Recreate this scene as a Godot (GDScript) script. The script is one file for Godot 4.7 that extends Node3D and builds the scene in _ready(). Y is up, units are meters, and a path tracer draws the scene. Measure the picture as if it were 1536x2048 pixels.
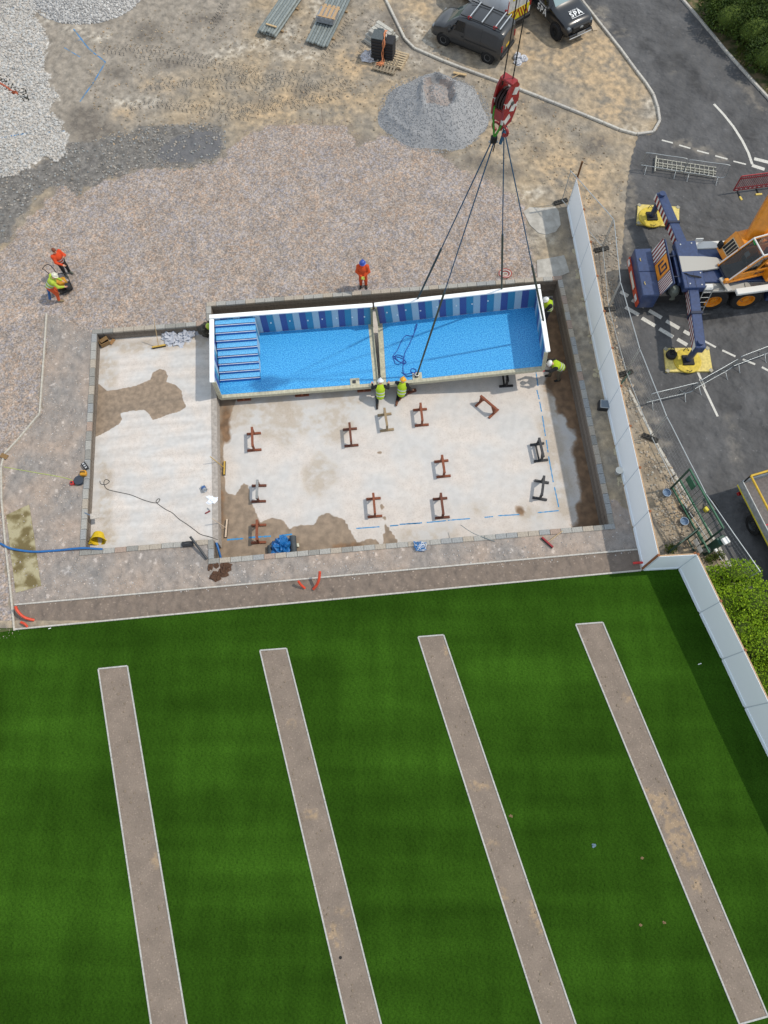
extends Node3D

# ---------------------------------------------------------------- camera model (photo pixels -> places on known heights)
const EYE_HEIGHT = 28.0
const FOCAL = 1470.0
const PITCH = 69.5
const PIT_YAW = 5.2
const PIT_AT = Vector3(-8.08, 0, -20.62)
const DEEP = -1.16
const SHALLOW = -0.48
const MAP_X0 = -26.0
const MAP_Z0 = -46.0
const MAP_W = 52.0
const MAP_D = 40.0
const MAP_NX = 2048
const MAP_NZ = 1576
const LAWN_X0 = -15.0
const LAWN_Z0 = -11.0
const LAWN_W = 30.0
const LAWN_D = 20.5

var taken = {}
var mats = {}
var rng = RandomNumberGenerator.new()
var grain_tex
var cloth_tex
var streak_tex

func gp(x, y, h = 0.0):
	var p = deg_to_rad(PITCH)
	var fw = Vector3(0, -sin(p), -cos(p))
	var up = Vector3(0, cos(p), -sin(p))
	var d = Vector3((x - 768.0), 0, 0) + up * (1024.0 - y) + fw * FOCAL
	var t = (EYE_HEIGHT - h) / -d.y
	return Vector3(0, EYE_HEIGHT, 0) + d * t

func gps(list, h = 0.0):
	var out = []
	for q in list:
		out.append(gp(q[0], q[1], h))
	return out

func flat(list, h = 0.0):
	var out = PackedVector2Array()
	for q in list:
		var w = gp(q[0], q[1], h)
		out.append(Vector2(w.x, w.z))
	return out

func pit(u, v, y = 0.0):
	return PIT_AT + Vector3(u, y, v).rotated(Vector3.UP, deg_to_rad(PIT_YAW))

# ---------------------------------------------------------------- mesh collecting
class MB:
	var v = PackedVector3Array()
	var n = PackedVector3Array()
	var uv = PackedVector2Array()
	var c = PackedColorArray()
	func tri(a, b, d):
		var m = (b - a).cross(d - a).normalized()
		v.append(a); v.append(d); v.append(b)
		n.append(m); n.append(m); n.append(m)
	func trin(a, b, d, na, nb, nd):
		v.append(a); v.append(d); v.append(b)
		n.append(na); n.append(nd); n.append(nb)
	func quad(a, b, d, e):
		tri(a, b, d); tri(a, d, e)
	func quadn(a, b, d, e, na, nb, nd, ne):
		trin(a, b, d, na, nb, nd); trin(a, d, e, na, nd, ne)
	func box(at, s, bs = Basis()):
		var x = bs.x * s.x * 0.5
		var y = bs.y * s.y * 0.5
		var z = bs.z * s.z * 0.5
		quad(at + x - y + z, at + x - y - z, at + x + y - z, at + x + y + z)
		quad(at - x - y - z, at - x - y + z, at - x + y + z, at - x + y - z)
		quad(at - x + y + z, at + x + y + z, at + x + y - z, at - x + y - z)
		quad(at - x - y - z, at + x - y - z, at + x - y + z, at - x - y + z)
		quad(at - x - y + z, at + x - y + z, at + x + y + z, at - x + y + z)
		quad(at + x - y - z, at - x - y - z, at - x + y - z, at + x + y - z)
		return self
	func bev(at, s, r, bs = Basis()):
		# box with chamfered edges
		var hx = s.x * 0.5
		var hy = s.y * 0.5
		var hz = s.z * 0.5
		var P = func(a, b, d, axis):
			var q = Vector3(a * hx, b * hy, d * hz)
			if axis != 0: q.x -= a * r
			if axis != 1: q.y -= b * r
			if axis != 2: q.z -= d * r
			return at + bs * q
		for sg in [-1, 1]:
			var f = [[P.call(sg, -1, sg, 0), P.call(sg, -1, -sg, 0), P.call(sg, 1, -sg, 0), P.call(sg, 1, sg, 0)],
				[P.call(-1, sg, sg, 1), P.call(1, sg, sg, 1), P.call(1, sg, -sg, 1), P.call(-1, sg, -sg, 1)],
				[P.call(-sg, -1, sg, 2), P.call(sg, -1, sg, 2), P.call(sg, 1, sg, 2), P.call(-sg, 1, sg, 2)]]
			for k in f:
				out4(k, at)
		for a in [-1, 1]:
			for b in [-1, 1]:
				out4([P.call(a, b, -1, 0), P.call(a, b, -1, 1), P.call(a, b, 1, 1), P.call(a, b, 1, 0)], at)
				out4([P.call(a, -1, b, 0), P.call(a, -1, b, 2), P.call(a, 1, b, 2), P.call(a, 1, b, 0)], at)
				out4([P.call(-1, a, b, 1), P.call(-1, a, b, 2), P.call(1, a, b, 2), P.call(1, a, b, 1)], at)
				for d in [-1, 1]:
					var t = [P.call(a, b, d, 0), P.call(a, b, d, 1), P.call(a, b, d, 2)]
					if (t[1] - t[0]).cross(t[2] - t[0]).dot(t[0] - at) > 0: tri(t[0], t[1], t[2])
					else: tri(t[0], t[2], t[1])
		return self
	func out4(k, mid):
		var m = (k[1] - k[0]).cross(k[2] - k[0])
		if m.dot((k[0] + k[2]) * 0.5 - mid) >= 0: quad(k[0], k[1], k[2], k[3])
		else: quad(k[0], k[3], k[2], k[1])
	func bar(p, q, w, h, r = 0.0, up = Vector3.UP):
		# a square bar from p to q
		var z = (q - p)
		var l = z.length()
		if l < 0.0001: return self
		z = z / l
		if absf(z.dot(up)) > 0.98: up = Vector3.RIGHT
		var x = up.cross(z).normalized()
		var bs = Basis(x, z.cross(x), z)
		if r > 0: bev((p + q) * 0.5, Vector3(w, h, l), r, bs)
		else: box((p + q) * 0.5, Vector3(w, h, l), bs)
		return self
	func cyl(p, q, r0, r1 = -1.0, k = 10, caps = true):
		if r1 < 0: r1 = r0
		var z = (q - p).normalized()
		var x = z.cross(Vector3.UP if absf(z.y) < 0.9 else Vector3.RIGHT).normalized()
		var y = z.cross(x)
		for i in k:
			var a = TAU * i / k
			var b = TAU * (i + 1) / k
			var da = x * cos(a) + y * sin(a)
			var db = x * cos(b) + y * sin(b)
			quadn(p + da * r0, p + db * r0, q + db * r1, q + da * r1, da, db, db, da)
			if caps:
				if r1 > 0: tri(q, q + da * r1, q + db * r1)
				if r0 > 0: tri(p, p + db * r0, p + da * r0)
		return self
	func tube(pts, r, k = 6, r_end = -1.0):
		if r_end < 0: r_end = r
		var rings = []
		var x = Vector3.ZERO
		for i in pts.size():
			var t = (pts[mini(i + 1, pts.size() - 1)] - pts[maxi(i - 1, 0)]).normalized()
			if x == Vector3.ZERO: x = t.cross(Vector3.UP if absf(t.y) < 0.9 else Vector3.RIGHT).normalized()
			else: x = (x - t * x.dot(t)).normalized()
			var y = t.cross(x)
			var ring = []
			var rr = lerpf(r, r_end, float(i) / (pts.size() - 1))
			for j in k:
				var a = TAU * j / k
				ring.append([pts[i] + (x * cos(a) + y * sin(a)) * rr, x * cos(a) + y * sin(a)])
			rings.append(ring)
		for i in rings.size() - 1:
			for j in k:
				var a = rings[i][j]
				var b = rings[i][(j + 1) % k]
				var d = rings[i + 1][(j + 1) % k]
				var e = rings[i + 1][j]
				quadn(a[0], b[0], d[0], e[0], a[1], b[1], d[1], e[1])
		for j in range(1, k - 1):
			tri(rings[0][0][0], rings[0][j + 1][0], rings[0][j][0])
			tri(rings[-1][0][0], rings[-1][j][0], rings[-1][j + 1][0])
		return self
	func ell(at, r, ku = 12, kv = 8, bs = Basis(), v0 = 0.0, v1 = 1.0):
		for i in kv:
			for j in ku:
				var q = []
				for e in [[i, j], [i, j + 1], [i + 1, j + 1], [i + 1, j]]:
					var a = PI * lerpf(v0, v1, float(e[0]) / kv)
					var b = TAU * e[1] / ku
					var d = Vector3(sin(a) * cos(b), cos(a), sin(a) * sin(b))
					q.append([at + bs * (d * r), (bs * (d / r)).normalized()])
				quadn(q[0][0], q[1][0], q[2][0], q[3][0], q[0][1], q[1][1], q[2][1], q[3][1])
		return self
	func sheet(poly, y):
		var t = Geometry2D.triangulate_polygon(poly)
		for i in range(0, t.size(), 3):
			var a = Vector3(poly[t[i]].x, y, poly[t[i]].y)
			var b = Vector3(poly[t[i + 1]].x, y, poly[t[i + 1]].y)
			var d = Vector3(poly[t[i + 2]].x, y, poly[t[i + 2]].y)
			if (b - a).cross(d - a).y < 0: trin(a, d, b, Vector3.UP, Vector3.UP, Vector3.UP)
			else: trin(a, b, d, Vector3.UP, Vector3.UP, Vector3.UP)
		return self
	func prism(poly, y0, y1):
		sheet(poly, y1)
		var area = 0.0
		for i in poly.size(): area += poly[i].cross(poly[(i + 1) % poly.size()])
		var ccw = area > 0
		for i in poly.size():
			var a = poly[i]
			var b = poly[(i + 1) % poly.size()]
			var k = [Vector3(a.x, y0, a.y), Vector3(b.x, y0, b.y), Vector3(b.x, y1, b.y), Vector3(a.x, y1, a.y)]
			if ccw: quad(k[1], k[0], k[3], k[2])
			else: quad(k[0], k[1], k[2], k[3])
		return self
	func lathe(at, prof, k = 14, bs = Basis()):
		# prof: [radius, height] pairs
		for i in prof.size() - 1:
			var a = prof[i]
			var b = prof[i + 1]
			var sl = Vector2(b[1] - a[1], a[0] - b[0]).normalized()
			for j in k:
				var q = []
				for e in [[a, j], [a, j + 1], [b, j + 1], [b, j]]:
					var w = TAU * e[1] / k
					q.append([at + bs * Vector3(e[0][0] * cos(w), e[0][1], e[0][0] * sin(w)), bs * Vector3(sl.x * cos(w), sl.y, sl.x * sin(w))])
				quadn(q[0][0], q[3][0], q[2][0], q[1][0], q[0][1], q[3][1], q[2][1], q[1][1])
		return self
	func xz_uv(x0, z0, w, d):
		uv.resize(v.size())
		for i in v.size():
			uv[i] = Vector2((v[i].x - x0) / w, (v[i].z - z0) / d)
		return self
	func mesh():
		var a = []
		a.resize(Mesh.ARRAY_MAX)
		a[Mesh.ARRAY_VERTEX] = v
		a[Mesh.ARRAY_NORMAL] = n
		if uv.size() == v.size() and v.size() > 0: a[Mesh.ARRAY_TEX_UV] = uv
		if c.size() == v.size() and v.size() > 0: a[Mesh.ARRAY_COLOR] = c
		var m = ArrayMesh.new()
		m.add_surface_from_arrays(Mesh.PRIMITIVE_TRIANGLES, a)
		return m

func numbered(called, parent):
	var key = str(parent.get_instance_id()) + called
	taken[key] = taken.get(key, -1) + 1
	return called if taken[key] == 0 else "%s_%03d" % [called, taken[key]]

func part(mb, called, m, parent = self):
	var o = MeshInstance3D.new()
	o.mesh = mb.mesh() if mb is MB else mb
	o.material_override = m
	o.name = numbered(called, parent)
	parent.add_child(o, true)
	return o

func tag(o, label, category, group = ""):
	o.set_meta("label", label)
	o.set_meta("category", category)
	if group != "": o.set_meta("group", group)
	return o

func thing(called, label, category, at = Vector3.ZERO, yaw = 0.0, group = ""):
	var o = Node3D.new()
	o.name = numbered(called, self)
	add_child(o, true)
	o.position = at
	o.rotation.y = yaw
	return tag(o, label, category, group)

func copy(src, label, at, yaw, group = ""):
	var base = src.name
	if base.length() > 4 and base.substr(base.length() - 4, 1) == "_" and base.right(3).is_valid_int(): base = base.left(base.length() - 4)
	var o = src.duplicate()
	o.name = numbered(base, self)
	add_child(o, true)
	o.position = at
	o.rotation.y = yaw
	o.set_meta("label", label)
	if group != "": o.set_meta("group", group)
	return o

func structure(mb, called, m, label = "", parent = self):
	var o = part(mb, called, m, parent)
	o.set_meta("kind", "structure")
	if label != "": o.set_meta("label", label)
	return o

# ---------------------------------------------------------------- materials
func noise_image(w, h, freq, seed, type = FastNoiseLite.TYPE_SIMPLEX_SMOOTH, oct = 3):
	var f = FastNoiseLite.new()
	f.seed = seed
	f.frequency = freq
	f.noise_type = type
	f.fractal_octaves = oct
	if oct <= 1: f.fractal_type = FastNoiseLite.FRACTAL_NONE
	if type == FastNoiseLite.TYPE_CELLULAR:
		f.cellular_return_type = FastNoiseLite.RETURN_CELL_VALUE
	return f.get_image(w, h)

func grey_tex(w, h, freq, seed, lo, hi, type = FastNoiseLite.TYPE_SIMPLEX_SMOOTH, stretch = 1):
	var f = FastNoiseLite.new()
	f.seed = seed
	f.frequency = freq
	f.noise_type = type
	f.fractal_octaves = 4
	var im = f.get_seamless_image(w, maxi(8, h / stretch))
	if stretch > 1: im.resize(w, h, Image.INTERPOLATE_CUBIC)
	im.convert(Image.FORMAT_L8)
	var d = im.get_data()
	for i in d.size():
		d[i] = int(lerpf(lo, hi, d[i] / 255.0))
	return ImageTexture.create_from_image(Image.create_from_data(w, h, false, Image.FORMAT_L8, d))

func mat(key, col, rough = 0.7, metal = 0.0, grain = 1.0, coat = 0.0):
	if mats.has(key): return mats[key]
	var m = StandardMaterial3D.new()
	m.resource_name = key
	m.albedo_color = col
	m.roughness = rough
	m.metallic = metal
	if grain > 0:
		m.albedo_texture = grain_tex
		m.uv1_triplanar = true
		m.uv1_scale = Vector3.ONE * grain
	if coat > 0:
		m.clearcoat_enabled = true
		m.clearcoat = coat
		m.clearcoat_roughness = 0.12
	mats[key] = m
	return m

func rgb(r, g, b):
	return Color(r / 255.0, g / 255.0, b / 255.0)

func glass(key, col, alpha):
	if mats.has(key): return mats[key]
	var m = StandardMaterial3D.new()
	m.albedo_color = Color(col.r, col.g, col.b, alpha)
	m.roughness = 0.05
	m.transparency = BaseMaterial3D.TRANSPARENCY_ALPHA
	mats[key] = m
	return m

func tex_mat(im, rough, normal = null, strength = 1.0):
	var m = StandardMaterial3D.new()
	m.albedo_texture = ImageTexture.create_from_image(im)
	m.roughness = rough
	if normal != null:
		m.normal_enabled = true
		m.normal_texture = ImageTexture.create_from_image(normal)
		m.normal_scale = strength
	return m

# ---------------------------------------------------------------- painting of ground matter
func fill_poly(im, poly, val):
	# even-odd scanline fill of a polygon in pixel units
	var y0 = 1e9
	var y1 = -1e9
	for p in poly:
		y0 = minf(y0, p.y); y1 = maxf(y1, p.y)
	for y in range(maxi(0, int(floor(y0))), mini(im.get_height() - 1, int(ceil(y1))) + 1):
		var xs = []
		var yc = y + 0.5
		for i in poly.size():
			var a = poly[i]
			var b = poly[(i + 1) % poly.size()]
			if (a.y <= yc) != (b.y <= yc):
				xs.append(a.x + (yc - a.y) / (b.y - a.y) * (b.x - a.x))
		xs.sort()
		for i in range(0, xs.size() - 1, 2):
			var l = maxi(0, int(round(xs[i])))
			var r = mini(im.get_width(), int(round(xs[i + 1])))
			if r > l: im.fill_rect(Rect2i(l, y, r - l, 1), val)

func mask(polys, w, h, to_px, soft = 8):
	# polys in world xz; soft: how many map texels one mask texel covers
	var mw = maxi(8, w / soft)
	var mh = maxi(8, h / soft)
	var fw = maxi(mw, w / 3)
	var fh = maxi(mh, h / 3)
	var im = Image.create(fw, fh, false, Image.FORMAT_L8)
	for poly in polys:
		var q = PackedVector2Array()
		for p in poly:
			q.append(to_px.call(p) * Vector2(float(fw) / w, float(fh) / h))
		fill_poly(im, q, Color.WHITE)
	if mw < fw: im.resize(mw, mh, Image.INTERPOLATE_TRILINEAR)
	im.resize(w, h, Image.INTERPOLATE_CUBIC)
	return im.get_data()

func blob(cx, cy, rx, ry, turn = 0.0, k = 14, h = 0.0):
	# an ellipse in photo pixels, as a polygon on the ground
	var out = []
	for i in k:
		var a = TAU * i / k
		var q = Vector2(cos(a) * rx, sin(a) * ry).rotated(turn)
		out.append([cx + q.x, cy + q.y])
	return flat(out, h)

func bytes(im):
	im.convert(Image.FORMAT_L8)
	return im.get_data()

var mk = {}       # masks of the site map
var nz = {}       # noises of the site map
var rows = []

func site_px(p):
	return Vector2((p.x - MAP_X0) / MAP_W * MAP_NX, (p.y - MAP_Z0) / MAP_D * MAP_NZ)

const GRAVEL = [[-140, 520], [-60, 512], [10, 505], [30, 467], [50, 440], [87, 410], [120, 373], [140, 377], [157, 393], [187, 370], [247, 353], [287, 337], [317, 333], [357, 340], [400, 332], [437, 325], [463, 293], [495, 270], [552, 250], [604, 247], [690, 250], [715, 289], [727, 292], [755, 275], [789, 277], [826, 290], [860, 298], [896, 326], [930, 342], [962, 352], [1000, 372], [1030, 392], [1045, 412], [1050, 440], [1060, 480], [1066, 520], [1074, 562], [1000, 590], [400, 660], [184, 668], [94, 628], [80, 828], [3, 918], [8, 1060], [28, 1258], [-140, 1262]]
const WHITE_STONE = [[-140, -60], [78, -60], [72, 30], [78, 48], [92, 62], [95, 85], [86, 100], [90, 140], [100, 175], [118, 190], [108, 205], [96, 215], [125, 245], [133, 265], [130, 310], [115, 325], [85, 312], [60, 332], [30, 352], [-140, 372]]
const DARK_STONE = [[130, 290], [180, 283], [235, 266], [330, 250], [420, 245], [450, 260], [455, 290], [440, 322], [400, 332], [350, 342], [280, 337], [240, 352], [180, 372], [155, 395], [130, 376], [100, 372], [60, 410], [20, 455], [0, 510], [-140, 525], [-140, 365], [60, 335], [110, 320]]
const HARDCORE = [[92, 626], [184, 664], [300, 660], [440, 1000], [1240, 1000], [1290, 1110], [28, 1214], [8, 1060], [3, 918], [80, 828]]
const ROAD_EDGE = [[1276, 272], [1262, 320], [1254, 374], [1250, 430], [1246, 497], [1238, 553], [1224, 610], [1232, 690], [1262, 780], [1312, 880], [1354, 954], [1400, 1030], [1470, 1140], [1540, 1255], [1640, 1420], [1760, 1420], [1900, 900], [1900, 300], [1750, 250], [1535, 198], [1501, 161], [1451, 105], [1401, 43], [1363, 0], [1330, -40], [1120, -60], [1165, 5], [1200, 50], [1235, 93], [1270, 141], [1291, 168], [1306, 191], [1316, 221], [1319, 246], [1313, 261], [1298, 271]]

func site_masks():
	var w = MAP_NX
	var h = MAP_NZ
	var px = site_px
	mk.gravel = mask([flat(GRAVEL)], w, h, px, 14)
	mk.white = mask([flat(WHITE_STONE)], w, h, px, 16)
	mk.stone = mask([flat(DARK_STONE)], w, h, px, 22)
	mk.hard = mask([flat(HARDCORE)], w, h, px, 14)
	# dark oily and damp patches on the sandy ground
	mk.dark = mask([blob(185, 255, 55, 34, 0.5), blob(330, 275, 60, 10), blob(1080, 300, 14, 10), blob(1185, 290, 26, 20), blob(1010, 350, 40, 14), blob(700, 285, 30, 12), blob(770, 300, 40, 12), blob(960, 330, 30, 14), blob(850, 300, 60, 10), blob(240, 140, 30, 10), blob(340, 130, 24, 9), blob(300, 65, 40, 14), blob(790, 60, 22, 40, -0.4), blob(880, 160, 60, 10, 0.4), blob(1060, 210, 60, 8, 0.4), blob(420, 40, 40, 16), blob(600, 190, 30, 8), blob(520, 195, 22, 10), blob(1150, 450, 20, 40), blob(1195, 520, 16, 40), blob(1270, 700, 16, 50, -0.3), blob(1310, 960, 10, 40, -0.4), blob(1090, 610, 20, 30), blob(120, 400, 60, 16, -0.4)], w, h, px, 26)
	mk.pale = mask([blob(470, 100, 70, 12, -0.2), blob(600, 110, 60, 14, 0.2), blob(640, 20, 30, 30), blob(560, 60, 40, 24), blob(860, 140, 90, 8, 0.42), blob(840, 60, 20, 40, -0.35), blob(1060, 395, 40, 14), blob(1080, 480, 26, 16), blob(1245, 470, 6, 70), blob(1298, 225, 14, 30, 0.3), blob(1260, 255, 30, 10), blob(160, 60, 80, 10, 0.3), blob(270, 200, 60, 6), blob(1160, 640, 8, 60, -0.15), blob(1195, 800, 6, 60, -0.2), blob(780, 105, 30, 30)], w, h, px, 26)
	mk.orange = mask([blob(520, 230, 60, 12), blob(620, 200, 60, 14), blob(880, 180, 100, 14, 0.4), blob(1180, 120, 100, 60, 0.4), blob(1130, 330, 60, 30), blob(1180, 390, 40, 40), blob(700, 210, 40, 20), blob(700, 130, 40, 40), blob(1010, 90, 120, 20, 0.3), blob(330, 160, 60, 10), blob(1350, 990, 16, 60, -0.5), blob(1240, 200, 50, 50), blob(840, 20, 40, 30), blob(260, 220, 40, 10)], w, h, px, 40)
	mk.puddle = mask([flat([[310, 300], [360, 272], [400, 262], [440, 268], [446, 296], [430, 318], [380, 322], [330, 326]])], w, h, px, 10)
	mk.grey = mask([flat([[-100, -100], [560, -100], [470, 60], [420, 130], [330, 190], [300, 260], [-100, 400]]), blob(760, 60, 60, 60), blob(860, 130, 110, 14, 0.4), blob(1180, 500, 50, 90), blob(950, 380, 60, 40)], w, h, px, 60)
	mk.road = mask([flat(ROAD_EDGE)], w, h, px, 6)
	mk.dust = mask([blob(1190, 40, 30, 30, 0.8), blob(1225, 66, 40, 5, 0.1), blob(1262, 385, 10, 40), blob(1250, 470, 8, 60), blob(1256, 415, 24, 5), blob(1250, 505, 16, 4, 0.4), blob(1245, 650, 14, 60, -0.2), blob(1270, 760, 14, 50, -0.3), blob(1310, 860, 16, 50, -0.5), blob(1350, 135, 16, 6), blob(1500, 60 + 130, 40, 8, 0.9), blob(1400, 300, 60, 8, 0.3), blob(1460, 890, 8, 90, -0.15), blob(1380, 1000, 16, 60, -0.6)], w, h, px, 18)
	mk.oil = mask([blob(1420, 640, 60, 8), blob(1480, 260, 30, 12, 0.6), blob(1330, 600, 20, 8), blob(1460, 810, 18, 10), blob(1300, 100, 10, 40, -0.6), blob(1390, 160, 10, 60, -0.6), blob(1450, 950, 16, 8)], w, h, px, 22)
	mk.path = mask([flat([[26, 1211], [1285, 1098], [1290, 1146], [26, 1264]])], w, h, px, 4)
	var im = Image.create(w, h, false, Image.FORMAT_L8)
	for s in [[147, 58, 178, 98, 2.5], [178, 98, 211, 124, 2.5], [211, 124, 190, 160, 2.5], [190, 160, 160, 203, 2.5], [58, 86, 88, 108, 3.0], [0, 276, 60, 266, 2.5], [60, 268, 130, 262, 1.5], [70, 14, 90, 18, 2.5], [12, 18, 50, 14, 1.2], [128, 95, 160, 114, 1.6], [150, 82, 165, 78, 1.6]]:
		var a = gp(s[0], s[1])
		var b = gp(s[2], s[3])
		var dd = Vector2(b.x - a.x, b.z - a.z).normalized().orthogonal() * s[4] * 0.015
		var A = Vector2(a.x, a.z)
		var B = Vector2(b.x, b.z)
		fill_poly(im, PackedVector2Array([site_px(A + dd), site_px(B + dd), site_px(B - dd), site_px(A - dd)]), Color.WHITE)
	mk.blue = im.get_data()
	nz.fine = bytes(noise_image(w, h, 0.45, 3, FastNoiseLite.TYPE_SIMPLEX, 2))
	nz.peb = bytes(noise_image(w, h, 0.5, 5, FastNoiseLite.TYPE_CELLULAR, 1))
	nz.peb2 = bytes(noise_image(w, h, 0.24, 9, FastNoiseLite.TYPE_CELLULAR, 1))
	nz.mid = bytes(noise_image(w, h, 0.045, 11, FastNoiseLite.TYPE_SIMPLEX, 4))
	nz.big = bytes(noise_image(w, h, 0.009, 17, FastNoiseLite.TYPE_SIMPLEX, 4))
	nz.big2 = bytes(noise_image(w, h, 0.016, 29, FastNoiseLite.TYPE_SIMPLEX, 4))

func cut(m, n, soft):
	return clampf((m - 0.5 + n) / soft + 0.5, 0.0, 1.0)

func site_row(y):
	var out = PackedByteArray()
	out.resize(MAP_NX * 3)
	var o = y * MAP_NX
	for x in MAP_NX:
		var i = o + x
		var fi = nz.fine[i] / 255.0 - 0.5
		var pb = nz.peb[i] / 255.0 - 0.5
		var p2 = nz.peb2[i] / 255.0 - 0.5
		var mi = nz.mid[i] / 255.0 - 0.5
		var bg = nz.big[i] / 255.0 - 0.5
		var b2 = nz.big2[i] / 255.0 - 0.5
		# sandy trodden earth
		var g = 1.0 + fi * 0.15 + mi * 0.26 + p2 * 0.05 + b2 * 0.12
		var t = clampf(0.5 + bg * 1.6 + mi * 0.3, 0.0, 1.0)
		var r = lerpf(136, 156, t) * g
		var gg = lerpf(128, 140, t) * g
		var b = lerpf(116, 117, t) * g
		var k = mk.grey[i] / 255.0
		r = lerpf(r, 140 * g, k); gg = lerpf(gg, 132 * g, k); b = lerpf(b, 121 * g, k)
		k = mk.orange[i] / 255.0
		if k > 0.02:
			k *= clampf(0.5 + mi * 0.9 + b2, 0.0, 0.85)
			r = lerpf(r, 171 * g, k); gg = lerpf(gg, 148 * g, k); b = lerpf(b, 117 * g, k)
		k = mk.pale[i] / 255.0
		if k > 0.02:
			k *= clampf(0.45 + mi * 1.3, 0.0, 0.8)
			r = lerpf(r, 178 * g, k); gg = lerpf(gg, 171 * g, k); b = lerpf(b, 158 * g, k)
		k = mk.dark[i] / 255.0
		if k > 0.02:
			k = clampf(k * (0.55 + mi * 1.7 + p2 * 0.4), 0.0, 0.85)
			r = lerpf(r, 92 * g, k); gg = lerpf(gg, 86 * g, k); b = lerpf(b, 79 * g, k)
		k = cut(mk.hard[i] / 255.0, mi * 0.15, 0.15)
		if k > 0.0:
			var s = 1.0 + p2 * 0.06 + mi * 0.16 + fi * 0.16 + bg * 0.12
			var wv = 0.0
			if p2 > 0.44 and mi + b2 > 0.16: wv = 26.0
			r = lerpf(r, (146 + bg * 12) * s + wv, k); gg = lerpf(gg, 136 * s + wv, k); b = lerpf(b, (128 - bg * 10) * s + wv, k)
		k = cut(mk.stone[i] / 255.0, mi * 0.7, 0.35)
		if k > 0.0:
			var s = 1.0 + p2 * 0.2 + mi * 0.3 + fi * 0.2
			r = lerpf(r, 108 * s, k); gg = lerpf(gg, 105 * s, k); b = lerpf(b, 101 * s, k)
		k = mk.puddle[i] / 255.0
		if k > 0.02:
			k = clampf(k * 1.4 + mi - 0.2, 0.0, 1.0)
			var s = 1.0 + fi * 0.08 + mi * 0.1
			r = lerpf(r, 98 * s, k); gg = lerpf(gg, 98 * s, k); b = lerpf(b, 100 * s, k)
		k = cut(mk.white[i] / 255.0, mi * 0.7 + p2 * 0.3, 0.3)
		if k > 0.0:
			var s = 1.0 + p2 * 0.22 + pb * 0.2 + mi * 0.24 + bg * 0.3
			r = lerpf(r, 165 * s, k); gg = lerpf(gg, 162 * s, k); b = lerpf(b, 157 * s, k)
		k = cut(mk.gravel[i] / 255.0, mi * 0.5 + p2 * 0.3 + fi * 0.2, 0.25)
		if k > 0.0:
			var s = 1.0 + pb * 0.40 + fi * 0.24 + mi * 0.10 + b2 * 0.14
			var tint = p2 * 22.0 + bg * 12.0
			r = lerpf(r, (150 + tint * 0.6) * s, k); gg = lerpf(gg, (139 - absf(tint) * 0.15) * s, k); b = lerpf(b, (130 - tint * 0.7) * s, k)
		k = cut(mk.road[i] / 255.0, mi * 0.12 + p2 * 0.06, 0.08)
		if k > 0.0:
			var s = 1.0 + fi * 0.13 + mi * 0.10 + bg * 0.22 + b2 * 0.14
			if pb > 0.49 and mi > 0.0: s *= 1.25
			var du = clampf(mk.dust[i] / 255.0 * (0.45 + mi * 1.2 + b2), 0.0, 0.55)
			r = lerpf(r, lerpf(81, 132, du) * s, k); gg = lerpf(gg, lerpf(81, 124, du) * s, k); b = lerpf(b, lerpf(82, 112, du) * s, k)
			var oil = clampf(mk.oil[i] / 255.0 * (0.6 + mi * 1.6), 0.0, 0.7) * k
			r = lerpf(r, 54, oil); gg = lerpf(gg, 54, oil); b = lerpf(b, 55, oil)
		k = mk.path[i] / 255.0
		if k > 0.4:
			var s = 1.0 + fi * 0.12 + mi * 0.14 + p2 * 0.05
			if pb > 0.47: s *= 1.2
			r = 116 * s; gg = 104 * s; b = 94 * s
		k = mk.blue[i] / 255.0
		if k > 0.0:
			k = clampf(k * (0.75 + mi * 1.4 + p2 * 0.7), 0.0, 1.0)
			r = lerpf(r, 62, k); gg = lerpf(gg, 118, k); b = lerpf(b, 172, k)
		var j = x * 3
		out[j] = clampi(int(r), 0, 255)
		out[j + 1] = clampi(int(gg), 0, 255)
		out[j + 2] = clampi(int(b), 0, 255)
	rows[y] = out

func gather(n, w, call):
	rows = []
	rows.resize(n)
	var id = WorkerThreadPool.add_group_task(call, n, 4, true)
	WorkerThreadPool.wait_for_group_task_completion(id)
	var all = PackedByteArray()
	for r in rows: all.append_array(r)
	rows = []
	return Image.create_from_data(w, n, false, Image.FORMAT_RGB8, all)

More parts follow.
